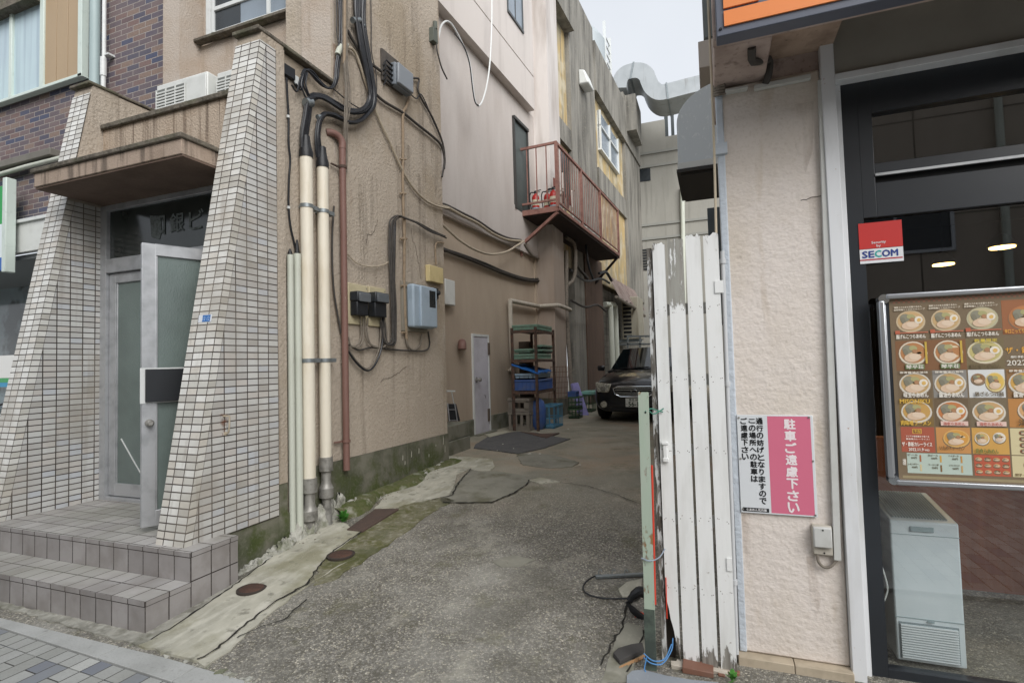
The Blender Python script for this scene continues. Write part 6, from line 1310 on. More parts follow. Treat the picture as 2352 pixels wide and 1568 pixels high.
# ------------------------------------------------------------------ right building: pier, shop front, overhang
PIER = mat('pier_stucco', '#ddd4cc', .85, L=[('n', (3, 3, 2), .45, .7, '#d0c5b6', .5), ('n', (7, 7, 1.2), .6, .72, '#b9a78f', .6), ('n', 1.2, .5, .68, '#cbbfae', .6), ('n', 60, .52, .7, '#b9ad9c', .3)], B=[('n', (18, 18, 34), .55, .009), ('n', 3, .6, .02), ('v', 40, .25, .005), ('n', 75, .5, .005)])
PSTR = mat('pale_blue_paint_strip', '#c3cbd3', .8, B=[('n', (30, 30, 36), .8, .010)])
WFR = mat('white_frame_paint', '#dddfe1', .5, L=[('n', (6, 6, 1.5), .52, .72, '#b3b3ae', .5), ('n', 45, .70, .76, '#9a6a3a', .7)])
BFRM = mat('black_frame', '#2b2f34', .32, L=[('n', 3, .4, .7, '#24272b', .6)])
OVH = mat('overhang_concrete', '#bcaaa1', .9, L=[('n', 5, .42, .66, '#8d7b72', .6), ('n', (12, 12, 12), .58, .7, '#6b5c54', .6), ('n', 40, .62, .72, '#5b4e47', .5)], B=[('n', 35, .5, .008)])
HDR = mat('header_panel', '#a39f95', .7, L=[('n', 2, .4, .7, '#7c786f', .5)])
RB = thing('ramen_shop_building', 'beige rough-cast shop building on the right with an orange sign above', 'building', (1.5, 3, 0))
RW = Fr(.078, 2.95, 3.5)
one('pier', lambda b: b.box(.070, .541, 2.93, 3.4, .045, 2.905), PIER, parent=RB, bev=.008)
one('pier_corner_strip', lambda b: b.box(.062, .098, 2.922, 2.96, .045, 2.88), PSTR, parent=RB, bev=.006)
one('pier_plinth', lambda b: [b.box(.055, .30, 2.872, 3.4, -.1, .043), b.box(.303, .545, 2.872, 3.4, -.1, .043)], mat('plinth_beige', '#b5a893', .8, L=[('n', 9, .5, .7, '#8f8370', .6)]), parent=RB, bev=.004)
one('side_wall', lambda b: b.fbox(RW, .45, 14, 0, .25, 0, 7), PIER, parent=RB)
ys = onz(1643, 96, 2.9).y
one('overhang_beam', lambda b: [b.box(.055, 5, ys, ys+.07, 2.905, 3.3)], OVH, parent=RB, bev=.008)
one('overhang_block', lambda b: [b.box(.06, .30, ys+.07, 3.4, 2.906, 3.1)], OVH, parent=RB, bev=.01)
one('overhang_soffit', lambda b: [b.box(.30, .60, ys+.07, 2.97, 3.0, 3.1), b.box(.6, 5, ys+.07, 2.97, 3.2, 3.25)], mat('brown_soffit', '#b39c8a', .9, L=[('n', 6, .42, .66, '#6b584b', .7), ('n', 30, .6, .72, '#4e4038', .5)], B=[('n', 30, .5, .008)]), parent=RB)
one('pocket_back', lambda b: b.box(.30, .541, 2.935, 2.97, 2.90, 3.0), OVH, parent=RB)
one('upper_wall', lambda b: [b.box(.075, 5, ys+.03, 2.9, 3.3, 8), b.fbox(RW, .3, 14, .02, 5, 3.3, 7.5)], PSTR, parent=RB)
one('white_frame', lambda b: [b.box(.542, .600, 2.895, 2.99, 0, 3.06), b.box(.600, .632, 2.955, 2.995, 0, 2.82), b.box(.600, 5, 2.90, 2.99, 2.82, 2.853)], WFR, parent=RB, bev=.003)
one('header_panel', lambda b: [b.box(.600, 5, 2.93, 2.97, 2.853, 3.25)], HDR, parent=RB)
XR = 2.3
bf = one('black_frame', lambda b: [b.box(x0, x1, 2.965, 3.02, z0, z1) for x0, x1, z0, z1 in ((.632, .70, 0, 2.82), (.70, .757, 2.155, 2.82), (.757, XR, 2.66, 2.82), (.757, XR, 2.355, 2.412), (.757, XR, 2.155, 2.318), (.70, XR, 0, .045), (1.55, 1.62, .045, 2.155), (XR, XR+.07, 0, 2.82))], BFRM, parent=RB, bev=.002)
one('frame_slot', lambda b: b.box(.733, XR, 2.99, 3.01, 2.318, 2.355), mat('slot_black', '#0b0b0c', .8), parent=bf)
one('slot_lip', lambda b: b.box(.757, XR, 2.958, 2.97, 2.350, 2.362), ALU, parent=bf)
def glass(name):
    t = NT(name); lw = t.n('ShaderNodeLayerWeight'); lw.inputs[0].default_value = .5; fo = t.mul(t.mul(lw.outputs['Facing'], 4, 'POWER'), .8); fq = t.mul(fo, .13, 'ADD'); g = t.n('ShaderNodeBsdfGlossy'); g.inputs['Roughness'].default_value = .01; g.inputs['Color'].default_value = (.95, .97, 1, 1)
    tr = t.n('ShaderNodeBsdfTransparent'); tr.inputs[0].default_value = (.84, .87, .87, 1); mx = t.n('ShaderNodeMixShader'); t.l(fq, mx.inputs[0]); t.l(tr.outputs[0], mx.inputs[1]); t.l(g.outputs[0], mx.inputs[2]); t.l(mx.outputs[0], t.out.inputs[0]); return t.m
SG = glass('shop_glass')
one('shop_pane', lambda b: b.quad((.70, 2.99, .045), (1.55, 2.99, .045), (1.55, 2.99, 2.155), (.70, 2.99, 2.155)), SG, parent=bf)
one('shop_pane', lambda b: b.quad((1.62, 2.99, .045), (XR, 2.99, .045), (XR, 2.99, 2.155), (1.62, 2.99, 2.155)), SG, parent=bf)
one('transom_pane', lambda b: b.quad((.757, 2.99, 2.412), (XR, 2.99, 2.412), (XR, 2.99, 2.66), (.757, 2.99, 2.66)), SG, parent=bf)
DKI = mat('dark_interior', '#1f1b19', .8); WOOD = mat('brown_wood_panel', '#94532f', .5, L=[('n', (6, 6, .7), .42, .62, '#6f3c22', .6), ('n', (40, 40, 2), .5, .7, '#8f5f47', .4)])
one('interior_wall', lambda b: [b.box(.62, .64, 3.03, 7, 0, 2.9), b.box(.62, 5, 6.9, 7, 0, 2.9), b.box(4.9, 5, 3.03, 7, 0, 2.9), b.box(.62, 5, 3.03, 7, 2.85, 2.95), b.box(XR+.07, 5, 3.02, 3.1, 0, 2.85)], DKI, parent=RB)
one('interior_floor', lambda b: b.quad((.62, 3.02, -.004), (5, 3.02, -.004), (5, 7, -.004), (.62, 7, -.004)), tiles('shop_floor', .3, .3, .006, '#3d4246', '#54595d', '#2b2c2e', .3, .002), parent=RB)
one('counter', lambda b: b.box(.66, 4.5, 3.95, 4.05, .0, .98), WOOD, 'dark brown wooden counter front inside the shop', 'counter', bev=.01)
lm = mat('warm_lamp', '#ffcf70', .5); lm.node_tree.nodes['Principled BSDF'].inputs['Emission Color'].default_value = (1, .62, .18, 1); lm.node_tree.nodes['Principled BSDF'].inputs['Emission Strength'].default_value = 5
for (u, v, y, lab) in ((2302, 570, 4.6, 'warm shop lamp seen through the glass, right one'), (2167, 609, 5.2, 'warm shop lamp seen through the glass, left one')):
    c = ony(u, v, y); t = thing('pendant_lamp', lab, 'lamp', c, group='pendant lamps in the shop')
    pl_ = bpy.data.lights.new('lamp_light', 'SPOT'); pl_.energy = 10; pl_.spot_size = math.radians(130); pl_.spot_blend = .6; pl_.color = (1, .75, .45); pl_.shadow_soft_size = .05; po = bpy.data.objects.new('lamp_light', pl_); COL.objects.link(po); po.parent = t; po.location = (0, 0, -.08)
    one('lamp_disc', lambda b: b.lathe([(.07, 0), (.07, .01)], c, 20), lm, parent=t); one('lamp_shade', lambda b: b.lathe([(.08, .0), (.085, .012), (.03, .08), (.01, .09)], c+Vector((0, 0, .011)), 20), DKP, parent=t, smooth=True); one('cord', lambda b: b.tube([c+Vector((0, 0, .09)), Vector((c.x, c.y, 2.85))], .004, 6), DKP, parent=t)
# chest freezer / bin behind the glass
fz = thing('chest_freezer', 'pale blue-white freezer cabinet with a louvred foot behind the shop glass', 'freezer', (.92, 3.1, 0))
FZM = mat('freezer_white', '#e9f1f4', .35, L=[('n', 2, .45, .7, '#c0d0d5', .5)])
x0, x1 = .770, 1.045
one('cabinet', lambda b: b.hexa([(x0, 3.1, .03), (x1, 3.1, .03), (x1, 3.5, .03), (x0, 3.5, .03), (x0, 3.1, .695), (x1, 3.1, .695), (x1, 3.5, .75), (x0, 3.5, .75)]), FZM, parent=fz, bev=.008)
one('handle_recess', lambda b: b.box(.85, .945, 3.092, 3.0995, .648, .672), mat('recess_grey', '#9fb0b3', .5), parent=fz, bev=.003)
one('vent_louvre', lambda b: [b.box(x0+.02, x1-.03, 3.088, 3.0995, .05+k*.0115, .056+k*.0115) for k in range(14)], mat('louvre_white', '#f0f5f6', .4), parent=fz)
one('vent_recess', lambda b: b.box(x0+.015, x1-.025, 3.097, 3.0992, .045, .215), mat('recess_dark', '#8b979b', .6), parent=fz)
one('panel_line', lambda b: [b.box(x0, x1, 3.0975, 3.0995, .235, .238), b.box(x0, x1, 3.0975, 3.0995, .63, .632), b.box(.9, .925, 3.09, 3.099, .226, .232)], bpy.data.materials['recess_grey'], parent=fz)
one('lid_grille', lambda b: [b.hexa([(x0+.02+k*.012, 3.13, .702), (x0+.026+k*.012, 3.13, .702), (x0+.026+k*.012, 3.48, .750), (x0+.02+k*.012, 3.48, .75), (x0+.02+k*.012, 3.13, .706), (x0+.026+k*.012, 3.13, .706), (x0+.026+k*.012, 3.48, .754), (x0+.02+k*.012, 3.48, .754)]) for k in range(19)], bpy.data.materials['recess_grey'], parent=fz)
one('power_cord', lambda b: b.tube([ony(u, v, 3.04) for u, v in ((2014, 1275), (2025, 1300), (2038, 1345), (2034, 1370), (2022, 1395))], .004, 6, smooth=4), WPLA, 'white power cord hanging beside the freezer', 'cord', smooth=True)
# sign above
OR = mat('orange_sign_face', '#ea8a48', .45); SL = mat('slate_sign_frame', '#5b606d', .5)
q = ony(1646, 86, ys-.08)
sg = thing('orange_sign', 'orange shop sign in a slate frame above the shop front', 'sign', q)
one('frame', lambda b: b.box(q.x, 4.5, ys-.08, ys-.005, q.z, q.z+1.3), SL, parent=sg, bev=.004)
r0, r1 = ony(*ZE(655, 335), ys-.085), ony(*ZE(648, 148), ys-.085); r2 = ony(*ZE(646, 112), ys-.085)
one('orange_stripe', lambda b: b.box(r0.x, 4.4, ys-.088, ys-.079, r0.z, r1.z), OR, parent=sg)
r3 = ony(*ZE(1090, 10), ys-.085)
one('orange_stripe', lambda b: [b.box(r0.x, r3.x, ys-.088, ys-.079, r2.z, r2.z+.9)], OR, parent=sg)
one('bolt', lambda b: b.lathe([(.007, 0), (.005, -.004)], ony(*ZE(608, 367), ys-.082), 10, 1), DKP, parent=sg)
def f(b):
    r = random.Random(3); p = Vector((.541, 2.9285, 2.28))
    for k in range(9): q = p+Vector((-.012, 0, r.uniform(-.005, .004))); b.bar(p, q, .003, .001, (0, 1, 0)); p = q
one('pier_crack', f, bpy.data.materials['crack_dark'], parent=RB)
PF = Fr(.0, 2.9295, 90)
b = MB()
for x_, z_, w_, h_ in ((.50, 2.28, .035, .3), (.46, 2.75, .05, .35), (.41, .54, .03, .3), (.12, .72, .02, .3), (.42, .72, .02, .25)): b.add([(x_-w_, 2.9275, z_), (x_+w_, 2.9275, z_), (x_+w_*.7, 2.9275, z_-h_*.7), (x_, 2.9275, z_-h_), (x_-w_*.8, 2.9275, z_-h_*.6)], [(0, 1, 2, 3, 4)])
b.build('pier_stain', stainmat('pale_stain', '#8a6f52', .42, .70, .25, (18, 18, 3)), RB, kind='stuff')
# trunking, conduits, rope
TRK = mat('white_trunking', '#c5c6c2', .5, L=[('n', 9, .5, .75, '#a9a8a0', .5)])
def yb(Z, a, c, y): p, q_ = ony(*Z(*a), y), ony(*Z(*c), y); return min(p.x, q_.x), max(p.x, q_.x), min(p.z, q_.z), max(p.z, q_.z)
x0_, x1_, z0_, z1_ = yb(ZE, (670, 1190), (950, 1075), 2.9); one('cable_trunking', lambda b: b.box(x0_, x1_, 2.89, 2.93, z0_+.01, z1_), TRK, 'short fat white trunking at the top of the pier', 'trunking', bev=.003)
p0, p1 = ony(*ZE(1030, 1110), 2.91), ony(*ZE(1735, 970), 2.91); one('cable_trunking', lambda b: b.bar(p0, p1, .03, .022), TRK, 'long thin horizontal white trunking at the top of the pier', 'trunking', bev=.002)
p0, p1 = ony(1886, 185, 2.915), ony(1923, 1285, 2.915); one('cable_trunking', lambda b: b.bar(p0, p1, .022, .03), TRK, 'vertical white trunking down the right edge of the pier', 'trunking', bev=.002)
one('flexible_conduit', lambda b: [b.tube([(x0_+.0, 2.91-.006*k, z0_+.012+k*.012), (x0_-.03, 2.90, z0_+.008+k*.014), (x0_-.055, 2.93, z0_+.02+k*.012)], .007, 8, smooth=3) for k in range(5)], WIRG, 'grey cables bunched round the pier corner', 'cable bundle', smooth=True)
one('dark_conduit', lambda b: b.tube([ony(*ZE(1000, 600), ys+.12), ony(*ZE(1020, 780), ys+.2), (.312, 2.85, 2.965), (.315, 2.88, 2.915), (.30, 2.905, 2.87)], .018, 8, smooth=3), WIRD, 'dark conduit bending under the overhang', 'conduit', smooth=True)
one('rope', lambda b: b.tube([ony(1625, -30, 2.86), ony(1632, 130, 2.86), ony(1640, 330, 2.86), ony(1645, 545, 2.86)], .006, 8, smooth=4), mat('rope_beige', '#c6b9a2', .8), 'beige rope hanging down in front of the duct', 'rope', smooth=True)
p0, p1 = ony(1659, 577, 2.88), ony(1692, 1500, 2.88)
one('white_conduit', lambda b: [b.tube([p0, p1], .011, 12)]+[b.tube([p0.lerp(p1, k), p0.lerp(p1, k+.012)], .016, 12) for k in (.02, .33, .82)], mat('conduit_white', '#c4c7c9', .5), 'white conduit up the left edge of the pier', 'conduit', smooth=True)
pf = ony(1678, 340, 2.925)
one('pier_plate', lambda b: b.box(.05, .11, 2.905, 2.93, pf.z-.03, pf.z+.03), PSTR, 'small square plate on the pier corner by the duct', 'plate', bev=.003)
# weatherproof socket
t = thing('outdoor_socket', 'weathered white outdoor power socket on the pier', 'socket', (.45, 2.93, .6))
a, c = ony(1865, 1206, 2.9), ony(1915, 1278, 2.9)
one('box', lambda b: b.box(a.x, c.x, 2.905, 2.935, c.z, a.z), mat('old_white', '#b7b1a5', .55, L=[('n', 14, .5, .7, '#8f887c', .5)]), parent=t, bev=.006)
one('cover', lambda b: b.box(a.x+.002, c.x-.004, 2.885, 2.905, c.z+.04, a.z-.003), TRK, parent=t, bev=.006)
one('screw', lambda b: b.lathe([(.004, 0), (.004, -.003)], ((a.x+c.x)/2, 2.886, a.z-.015), 8, 1), DKP, parent=t); one('screw', lambda b: b.lathe([(.004, 0), (.004, -.003)], ((a.x+c.x)/2+.005, 2.906, c.z+.012), 8, 1), DKP, parent=t)
one('cord_loop', lambda b: b.tube([(a.x+.018, 2.915, c.z), (a.x+.022, 2.91, c.z-.035), (a.x+.045, 2.91, c.z-.055), (a.x+.07, 2.91, c.z-.05), (c.x+.012, 2.915, c.z-.02), (c.x+.014, 2.915, c.z+.01)], .007, 8, smooth=4), WIRG, parent=t, smooth=True)
# parking sign (pink and white)
SX0, SX1, SZ0, SZ1 = .097, .436, .731, 1.216
ps = thing('parking_sign', 'pink and white no-parking sign with vertical Japanese writing on the pier', 'sign', (.27, 2.93, .73))
one('sign_plate', lambda b: b.box(SX0, SX1, 2.9165, 2.925, SZ0, SZ1), mat('sign_white', '#d9dde0', .35), parent=ps, bev=.002)
sw, sh = SX1-SX0, SZ1-SZ0; YS = 2.9162
def sx(f_): return SX0+sw*f_
def sz(f_): return SZ1-sh*f_
def f(b):
    b.cc = srgb('#d4708a'); b.quad((sx(.41), YS, sz(.985)), (sx(.965), YS, sz(.985)), (sx(.965), YS, sz(.012)), (sx(.41), YS, sz(.012)))
    b.cc = srgb('#16181c'); b.quad((sx(.03), YS, sz(.985)), (sx(.38), YS, sz(.985)), (sx(.38), YS, sz(.945)), (sx(.03), YS, sz(.945)))
    b.cc = srgb('#efe4e6')
    def col(t_, xc, y0, pitch, s, off=0.):
        for i, ch in enumerate(t_):
            small = .6 if ch in 'りへいこ' else 1
            w_ = s*(.96 if ch not in 'り' else .6); h_ = s*(.96 if ch not in 'へこ' else .62)
            b.text(ch, (sx(xc)-w_/2, YS-.0006, sz(y0+pitch*(i+.5))-h_/2), (1, 0, 0), (0, 0, 1), s, off, fit=(w_, h_))
    col('駐車ご遠慮下さい', .70, .03, .1185, .050, .004)
    b.cc = srgb('#15171a')
    col('通行の妨げとなりますので', .305, .025, .0735, .031, .0025); col('この場所への駐車は', .205, .025, .0735, .031, .0025); col('ご遠慮下さい', .095, .025, .0735, .031, .0025)
    b.cc = srgb('#e8e8e8'); b.text('らあめん花月嵐', (sx(.08), YS-.0008, sz(.977)), (1, 0, 0), (0, 0, 1), .02, .0005, fit=(sw*.27, .013))
one('sign_print', f, PAPER, parent=ps)
for fx, fy in ((.03, .03), (.95, .02), (.03, .45), (.975, .45), (.03, .965), (.97, .98)): one('screw', lambda b: b.lathe([(.005, 0), (.004, -.004)], (sx(fx), YS, sz(fy)), 10, 1), STEEL, parent=ps, smooth=True)
# security sticker
A_, B_ = ony(*ZD(660, 1370), 2.962), ony(2078, 600, 2.962)
st0, st1, tz1, tz0 = A_.x, B_.x-.003, A_.z, B_.z+.003
one('security_sticker', lambda b: None or (setattr(b, 'cc', srgb('#c42c28')), b.quad((st0, 2.962, tz0+(tz1-tz0)*.36), (st1, 2.962, tz0+(tz1-tz0)*.36), (st1, 2.962, tz1), (st0, 2.962, tz1)),
    setattr(b, 'cc', srgb('#e2e4e6')), b.quad((st0, 2.962, tz0), (st1, 2.962, tz0), (st1, 2.962, tz0+(tz1-tz0)*.35), (st0, 2.962, tz0+(tz1-tz0)*.35)),
    b.text('Security', (st0+.05, 2.9615, tz0+(tz1-tz0)*.46), (1, 0, 0), (0, 0, 1), .03, .0006, fit=(.058, .014)), b.text('by', (st0+.070, 2.9615, tz0+(tz1-tz0)*.375), (1, 0, 0), (0, 0, 1), .03, .0006, fit=(.017, .014)),
    setattr(b, 'cc', srgb('#b3232c')), b.quad((st0, 2.9612, tz0+.014), (st1-.004, 2.9612, tz0+.014), (st1-.004, 2.9612, tz0+.020), (st0, 2.9612, tz0+.020)),
    setattr(b, 'cc', srgb('#1f3a86')), b.text('SE', (st0+.010, 2.9612, tz0+.027), (1, 0, 0), (0, 0, 1), .04, .003, fit=(.048, .031)), b.text('OM', (st0+.091, 2.9612, tz0+.027), (1, 0, 0), (0, 0, 1), .04, .003, fit=(.062, .031)),
    setattr(b, 'cc', srgb('#2aa7a2')), b.text('C', (st0+.062, 2.9612, tz0+.027), (1, 0, 0), (0, 0, 1), .04, .003, fit=(.025, .031))), PAPER, 'red and white security company sticker at the top left of the shop glass', 'sticker')
# ------------------------------------------------------------------ menu board
mb = thing('menu_board', 'silver framed menu board full of ramen bowl pictures on the shop front', 'menu board', (1.2, 2.9, .9))
MX0, MX1, MZ0, MZ1 = .722, 1.62, .908, 1.776
one('frame', lambda b: [b.bar((MX0+.03, 2.905, MZ1-.012), (MX1, 2.905, MZ1-.012), .05, .024), b.bar((MX0+.03, 2.905, MZ0+.012), (MX1, 2.905, MZ0+.012), .05, .024), b.bar((MX0+.012, 2.905, MZ0+.03), (MX0+.012, 2.905, MZ1-.03), .05, .024, (1, 0, 0)), b.bar((MX1-.0, 2.905, MZ0), (MX1, 2.905, MZ1), .05, .024, (1, 0, 0)),
    b.bar((MX0+.022, 2.902, MZ1-.045), (MX0+.022, 2.902, MZ0+.045), .014, .02, (1, 0, 0))], mat('silver_frame', '#b4b7bb', .28, .75), parent=mb, bev=.008, seg=3)
for zz in (MZ1-.022, MZ0+.022): one('corner_cap', lambda b: b.tube([(MX0+.022, 2.885, zz), (MX0+.022, 2.925, zz)], .022, 16), CHR, parent=mb, smooth=True)
one('backing', lambda b: b.box(MX0+.02, MX1, 2.905, 2.925, MZ0+.01, MZ1-.01), BFRM, parent=mb)
CX = [.782, .914, 1.043, 1.176, 1.31, 1.44, 1.6]; RZ = [1.722, 1.562, 1.424, 1.298, 1.171, 1.054, .958]
YM = 2.9035
def Q(b, x0, x1, z0, z1, c, k=0): b.cc = srgb(c) if isinstance(c, str) else c; y = YM-.0004*k; b.quad((x0, y, z0), (x1, y, z0), (x1, y, z1), (x0, y, z1))
def T_(b, t_, x, z, w_, h_, c, k=6, off=.0006): b.cc = srgb(c); b.text(t_, (x, YM-.0004*k, z), (1, 0, 0), (0, 0, 1), h_, off, fit=(w_, h_))
def bowl(b, cx, cz, rx, rz, rim, soup, seed, k=1, style=0):
    r = random.Random(seed)
    def D(x, z, a, e, c, kk, rot=0):
        b.cc = srgb(c); b.disc((x, YM-.0004*kk, z), a, e, (math.cos(rot), 0, math.sin(rot)), (-math.sin(rot), 0, math.cos(rot)), 20)
    D(cx, cz-.004, rx*1.02, rz, '#6b5d52', k); D(cx, cz, rx*.98, rz*.98, rim, k+1); D(cx, cz+.002, rx*.87, rz*.84, soup, k+2)
    for i in range(7): D(cx+r.uniform(-.4, .4)*rx, cz+r.uniform(-.4, .5)*rz, rx*r.uniform(.15, .35), rz*r.uniform(.08, .16), r.choice(['#dcc69f', '#cfae82', '#e6d6b4', soup]), k+3, r.uniform(-.6, .6))
    D(cx-rx*.38, cz+rz*.34, rx*.34, rz*.36, '#7b8279', k+4, .5); D(cx-rx*.5, cz+rz*.1, rx*.16, rz*.3, '#6a716a', k+5, .3); D(cx+rx*.02, cz+rz*.42, rx*.28, rz*.22, '#a6a878', k+5, -.2)
    D(cx-rx*.08, cz-rz*.36, rx*.55, rz*.36, '#dfc3ab', k+6, .08); D(cx+rx*.12, cz-rz*.28, rx*.42, rz*.26, '#e8d2bd', k+7, -.1); D(cx+rx*.12, cz+rz*.16, rx*.16, rz*.2, '#a9785a', k+7, .9)
    if style != 1: D(cx+rx*.52, cz+rz*.12, rx*.27, rz*.32, '#f1ece0', k+8, -.3); D(cx+rx*.54, cz+rz*.10, rx*.13, rz*.17, '#e2b766', k+9, -.3)
b = MB(); rr = random.Random(77)
Q(b, MX0+.045, MX1, MZ0+.024, MZ1-.024, '#5c5147')
for i in range(90):
    for j in range(2): 
        if (i+j) % 2: Q(b, CX[0]+i*.0095, CX[0]+(i+1)*.0095, MZ1-.036-j*.009, MZ1-.027-j*.009, '#8c5048', 1)
for i in range(7):
    x0m, x1m = CX[min(i, 5)], CX[min(i, 5)+1]
for c in range(6):
    x0m, x1m = CX[c], CX[c+1]; w_ = x1m-x0m
    for r_ in range(6):
        z1m, z0m = RZ[r_], RZ[r_+1]; h_ = z1m-z0m; xc = (x0m+x1m)/2; zc = (z0m+z1m)/2
        if r_ == 0:
            if c < 3 or c == 4:
                bowl(b, xc-.002, zc+.004, w_*.43, h_*.32, '#cdbb9d' if c < 2 else '#b9b89d', ['#cda97a', '#c9a879', '#c8bd98', '#caa46d'][min(c, 3)], 10*c+r_, 1)
                Q(b, x0m+.002, x1m-.006, z0m+.031, z0m+.035, '#c9604f', 10); Q(b, x0m+.002, x0m+.02, z0m+.028, z0m+.044, '#b84b3d', 11)
                T_(b, '嵐げんこつらあめん', x0m+.004, z0m+.006, w_-.02, .020, '#efece4', 12, .0009)
                T_(b, '濃厚コクのある定番らあめん', x0m+.002, z1m-.014, w_*.8, .008, '#d9d2c4', 12); T_(b, '自家製麺とこだわりのスープ', x0m+.002, z1m-.025, w_*.88, .008, '#d9d2c4', 12)
            else:
                Q(b, x0m, x1m-.004, z0m+.01, z1m-.002, '#8f4a2e', 1); bowl(b, xc+.01, zc, w_*.42, h_*.33, '#b06a44', '#b9713c', 55, 2, 1); T_(b, '辛口こってりらあめん', x0m+.004, z0m+.014, w_-.02, .018, '#e8a93c', 13)
        elif r_ == 1:
            if c in (0, 1, 4): Q(b, x0m, x1m, z0m, z1m-.003, '#6b3a26', 1); bowl(b, xc, zc+.008, w_*.42, h_*.40, '#e3dccb', '#b5764a', 20*c+3, 2, 1); Q(b, xc-w_*.25, xc+w_*.3, z0m+.005, z0m+.028, '#2f6a3c', 12); T_(b, '琴平荘', xc-w_*.23, z0m+.007, w_*.5, .018, '#f0efe8', 13, .0008)
            elif c == 2: Q(b, x0m, x1m, z0m, z1m-.003, '#5a5542', 1); bowl(b, xc, zc+.006, w_*.48, h_*.38, '#dcd6bd', '#c4bb7c', 31, 2); T_(b, '鶏白湯らあめん', x0m+.01, z0m+.004, w_*.8, .018, '#3c3730', 13); T_(b, '数量限定', x0m+.03, z1m-.02, w_*.6, .014, '#d9c33c', 13)
            else: T_(b, 'ザ・鉄板', x0m+.004, z0m+.065, w_*.8, .028, '#e8a93c', 4, .0012); T_(b, '2022.', x0m+.006, z0m+.014, w_*.55, .022, '#e8e6de', 4, .001); T_(b, '新発売', x0m+.02, z0m+.045, w_*.5, .010, '#e8e6de', 4)
            if c in (0, 1): Q(b, x1m-.022, x1m-.014, z0m+.03, z1m-.01, '#c9a93c', 12)
        elif r_ == 2:
            if c == 2: Q(b, x0m+.002, x1m-.004, z0m+.002, z1m-.002, '#dfe6ea', 1); bowl(b, xc-.03, zc+.02, w_*.2, h_*.2, '#8d7a6b', '#8a5f40', 9, 2, 1); bowl(b, xc+.028, zc+.006, w_*.26, h_*.34, '#e9d79c', '#e3c05a', 8, 2, 1); T_(b, '鶏ざるつけ麺', x0m+.02, z0m+.008, w_*.75, .020, '#3e3c3a', 14, .0008)
            else: Q(b, x0m+.002, x1m-.004, z0m+.002, z1m-.002, ('#51443c', '#7c8288', '#51443c', '#7e5530', '#51443c', '#60483a')[c], 1); bowl(b, xc, zc, w_*.46, h_*.42, '#d9d7cf', '#c3a06c' if c != 3 else '#cfa04a', 40+c, 2); T_(b, '醤油らあめん' if c else '味玉らあめん', x0m+.02, z0m+.004, w_*.7, .022, '#eceae4', 14, .0012); T_(b, '豚骨醤油の旨味', x0m+.01, z1m-.014, w_*.8, .009, '#e6e2d8', 14)
        elif r_ == 3:
            Q(b, x0m+.002, x1m-.004, z0m+.002, z1m-.002, ('#6a5224', '#463a34', '#5b564c', '#b97a3c', '#463a34', '#6a5224')[c], 1)
            if c != 3: bowl(b, xc, zc+.002, w_*.45, h_*.40, '#dcd9cf', ('#c79b52', '#c4713e', '#c9a273', '#c79b52', '#b98355', '#c79b52')[c], 60+c, 2, 1 if c == 0 else 0)
            else: bowl(b, xc+.02, zc+.01, w_*.42, h_*.38, '#e6d6c4', '#d9a877', 69, 2)
            if c == 0: T_(b, 'MISONIKU', x0m+.004, z1m-.022, w_-.02, .018, '#e6b93c', 14, .001); T_(b, '肉味噌ラーメン', x0m+.004, z0m+.006, w_-.02, .022, '#e6b93c', 14, .001)
            elif c in (1, 2): Q(b, x0m+.02, x1m-.01, z0m+.006, z0m+.026, '#e8c9c2', 12); T_(b, '海老らあめん', x0m+.03, z0m+.008, w_*.6, .014, '#c96a6a', 14)
            else: T_(b, '洋食', x0m+.03, z0m+.008, w_*.5, .03, '#2c2826', 14, .001)
        elif r_ == 4:
            if c == 0:
                Q(b, x0m+.002, x1m-.004, z0m+.002, z1m-.002, '#a33330', 1); Q(b, xc-.02, xc+.015, z1m-.032, z1m-.010, '#d9a53c', 2); Q(b, xc-.016, xc+.011, z1m-.029, z1m-.013, '#7a2f24', 3); T_(b, '予告', xc-.014, z1m-.027, .023, .012, '#e6b93c', 5)
                T_(b, 'アジアの鉄板屋台で食べる', x0m+.02, z1m-.048, w_*.66, .008, '#f0dcd6', 5); T_(b, '鉄板焼カレーライス！', x0m+.02, z1m-.060, w_*.66, .008, '#f0dcd6', 5)
                T_(b, 'ザ・鉄板カレーライス', x0m+.004, z0m+.028, w_-.02, .020, '#f3e9e2', 5, .0012); T_(b, '2022.11.9', x0m+.028, z0m+.008, w_*.42, .013, '#f3e9e2', 5, .001); T_(b, 'WED', x0m+.028+w_*.45, z0m+.008, .018, .008, '#f3e9e2', 5)
            else:
                Q(b, x0m+.002, x1m-.004, z0m+.002, z1m-.002, ('', '#c98a4c', '#d3a04c', '#d8cfa6', '#c98a4c', '#d8cfa6')[c], 1)
                if c in (1, 4): bowl(b, xc+.01, zc+.008, w_*.38, h_*.34, '#e3b46a', '#d99a3e', 80+c, 2, 1); T_(b, 'いためチャーハン', x0m+.01, z0m+.016, w_*.7, .018, '#5b3a20', 14, .0008)
                elif c == 2: bowl(b, xc-.03, zc+.01, w_*.2, h_*.24, '#ece8df', '#d9b777', 90, 2, 1); bowl(b, xc+.03, zc+.015, w_*.17, h_*.2, '#ece8df', '#ece8df', 91, 2, 1); T_(b, '定食らあめん', x0m+.01, z0m+.006, w_*.6, .02, '#3f6a2c', 14, .0008)
                else:
                    for k in range(4): bowl(b, xc-.02, z1m-.02-k*.026, .016, .009, '#9b5a3e', '#8c4a30', 95+k, 2, 1)
        else:
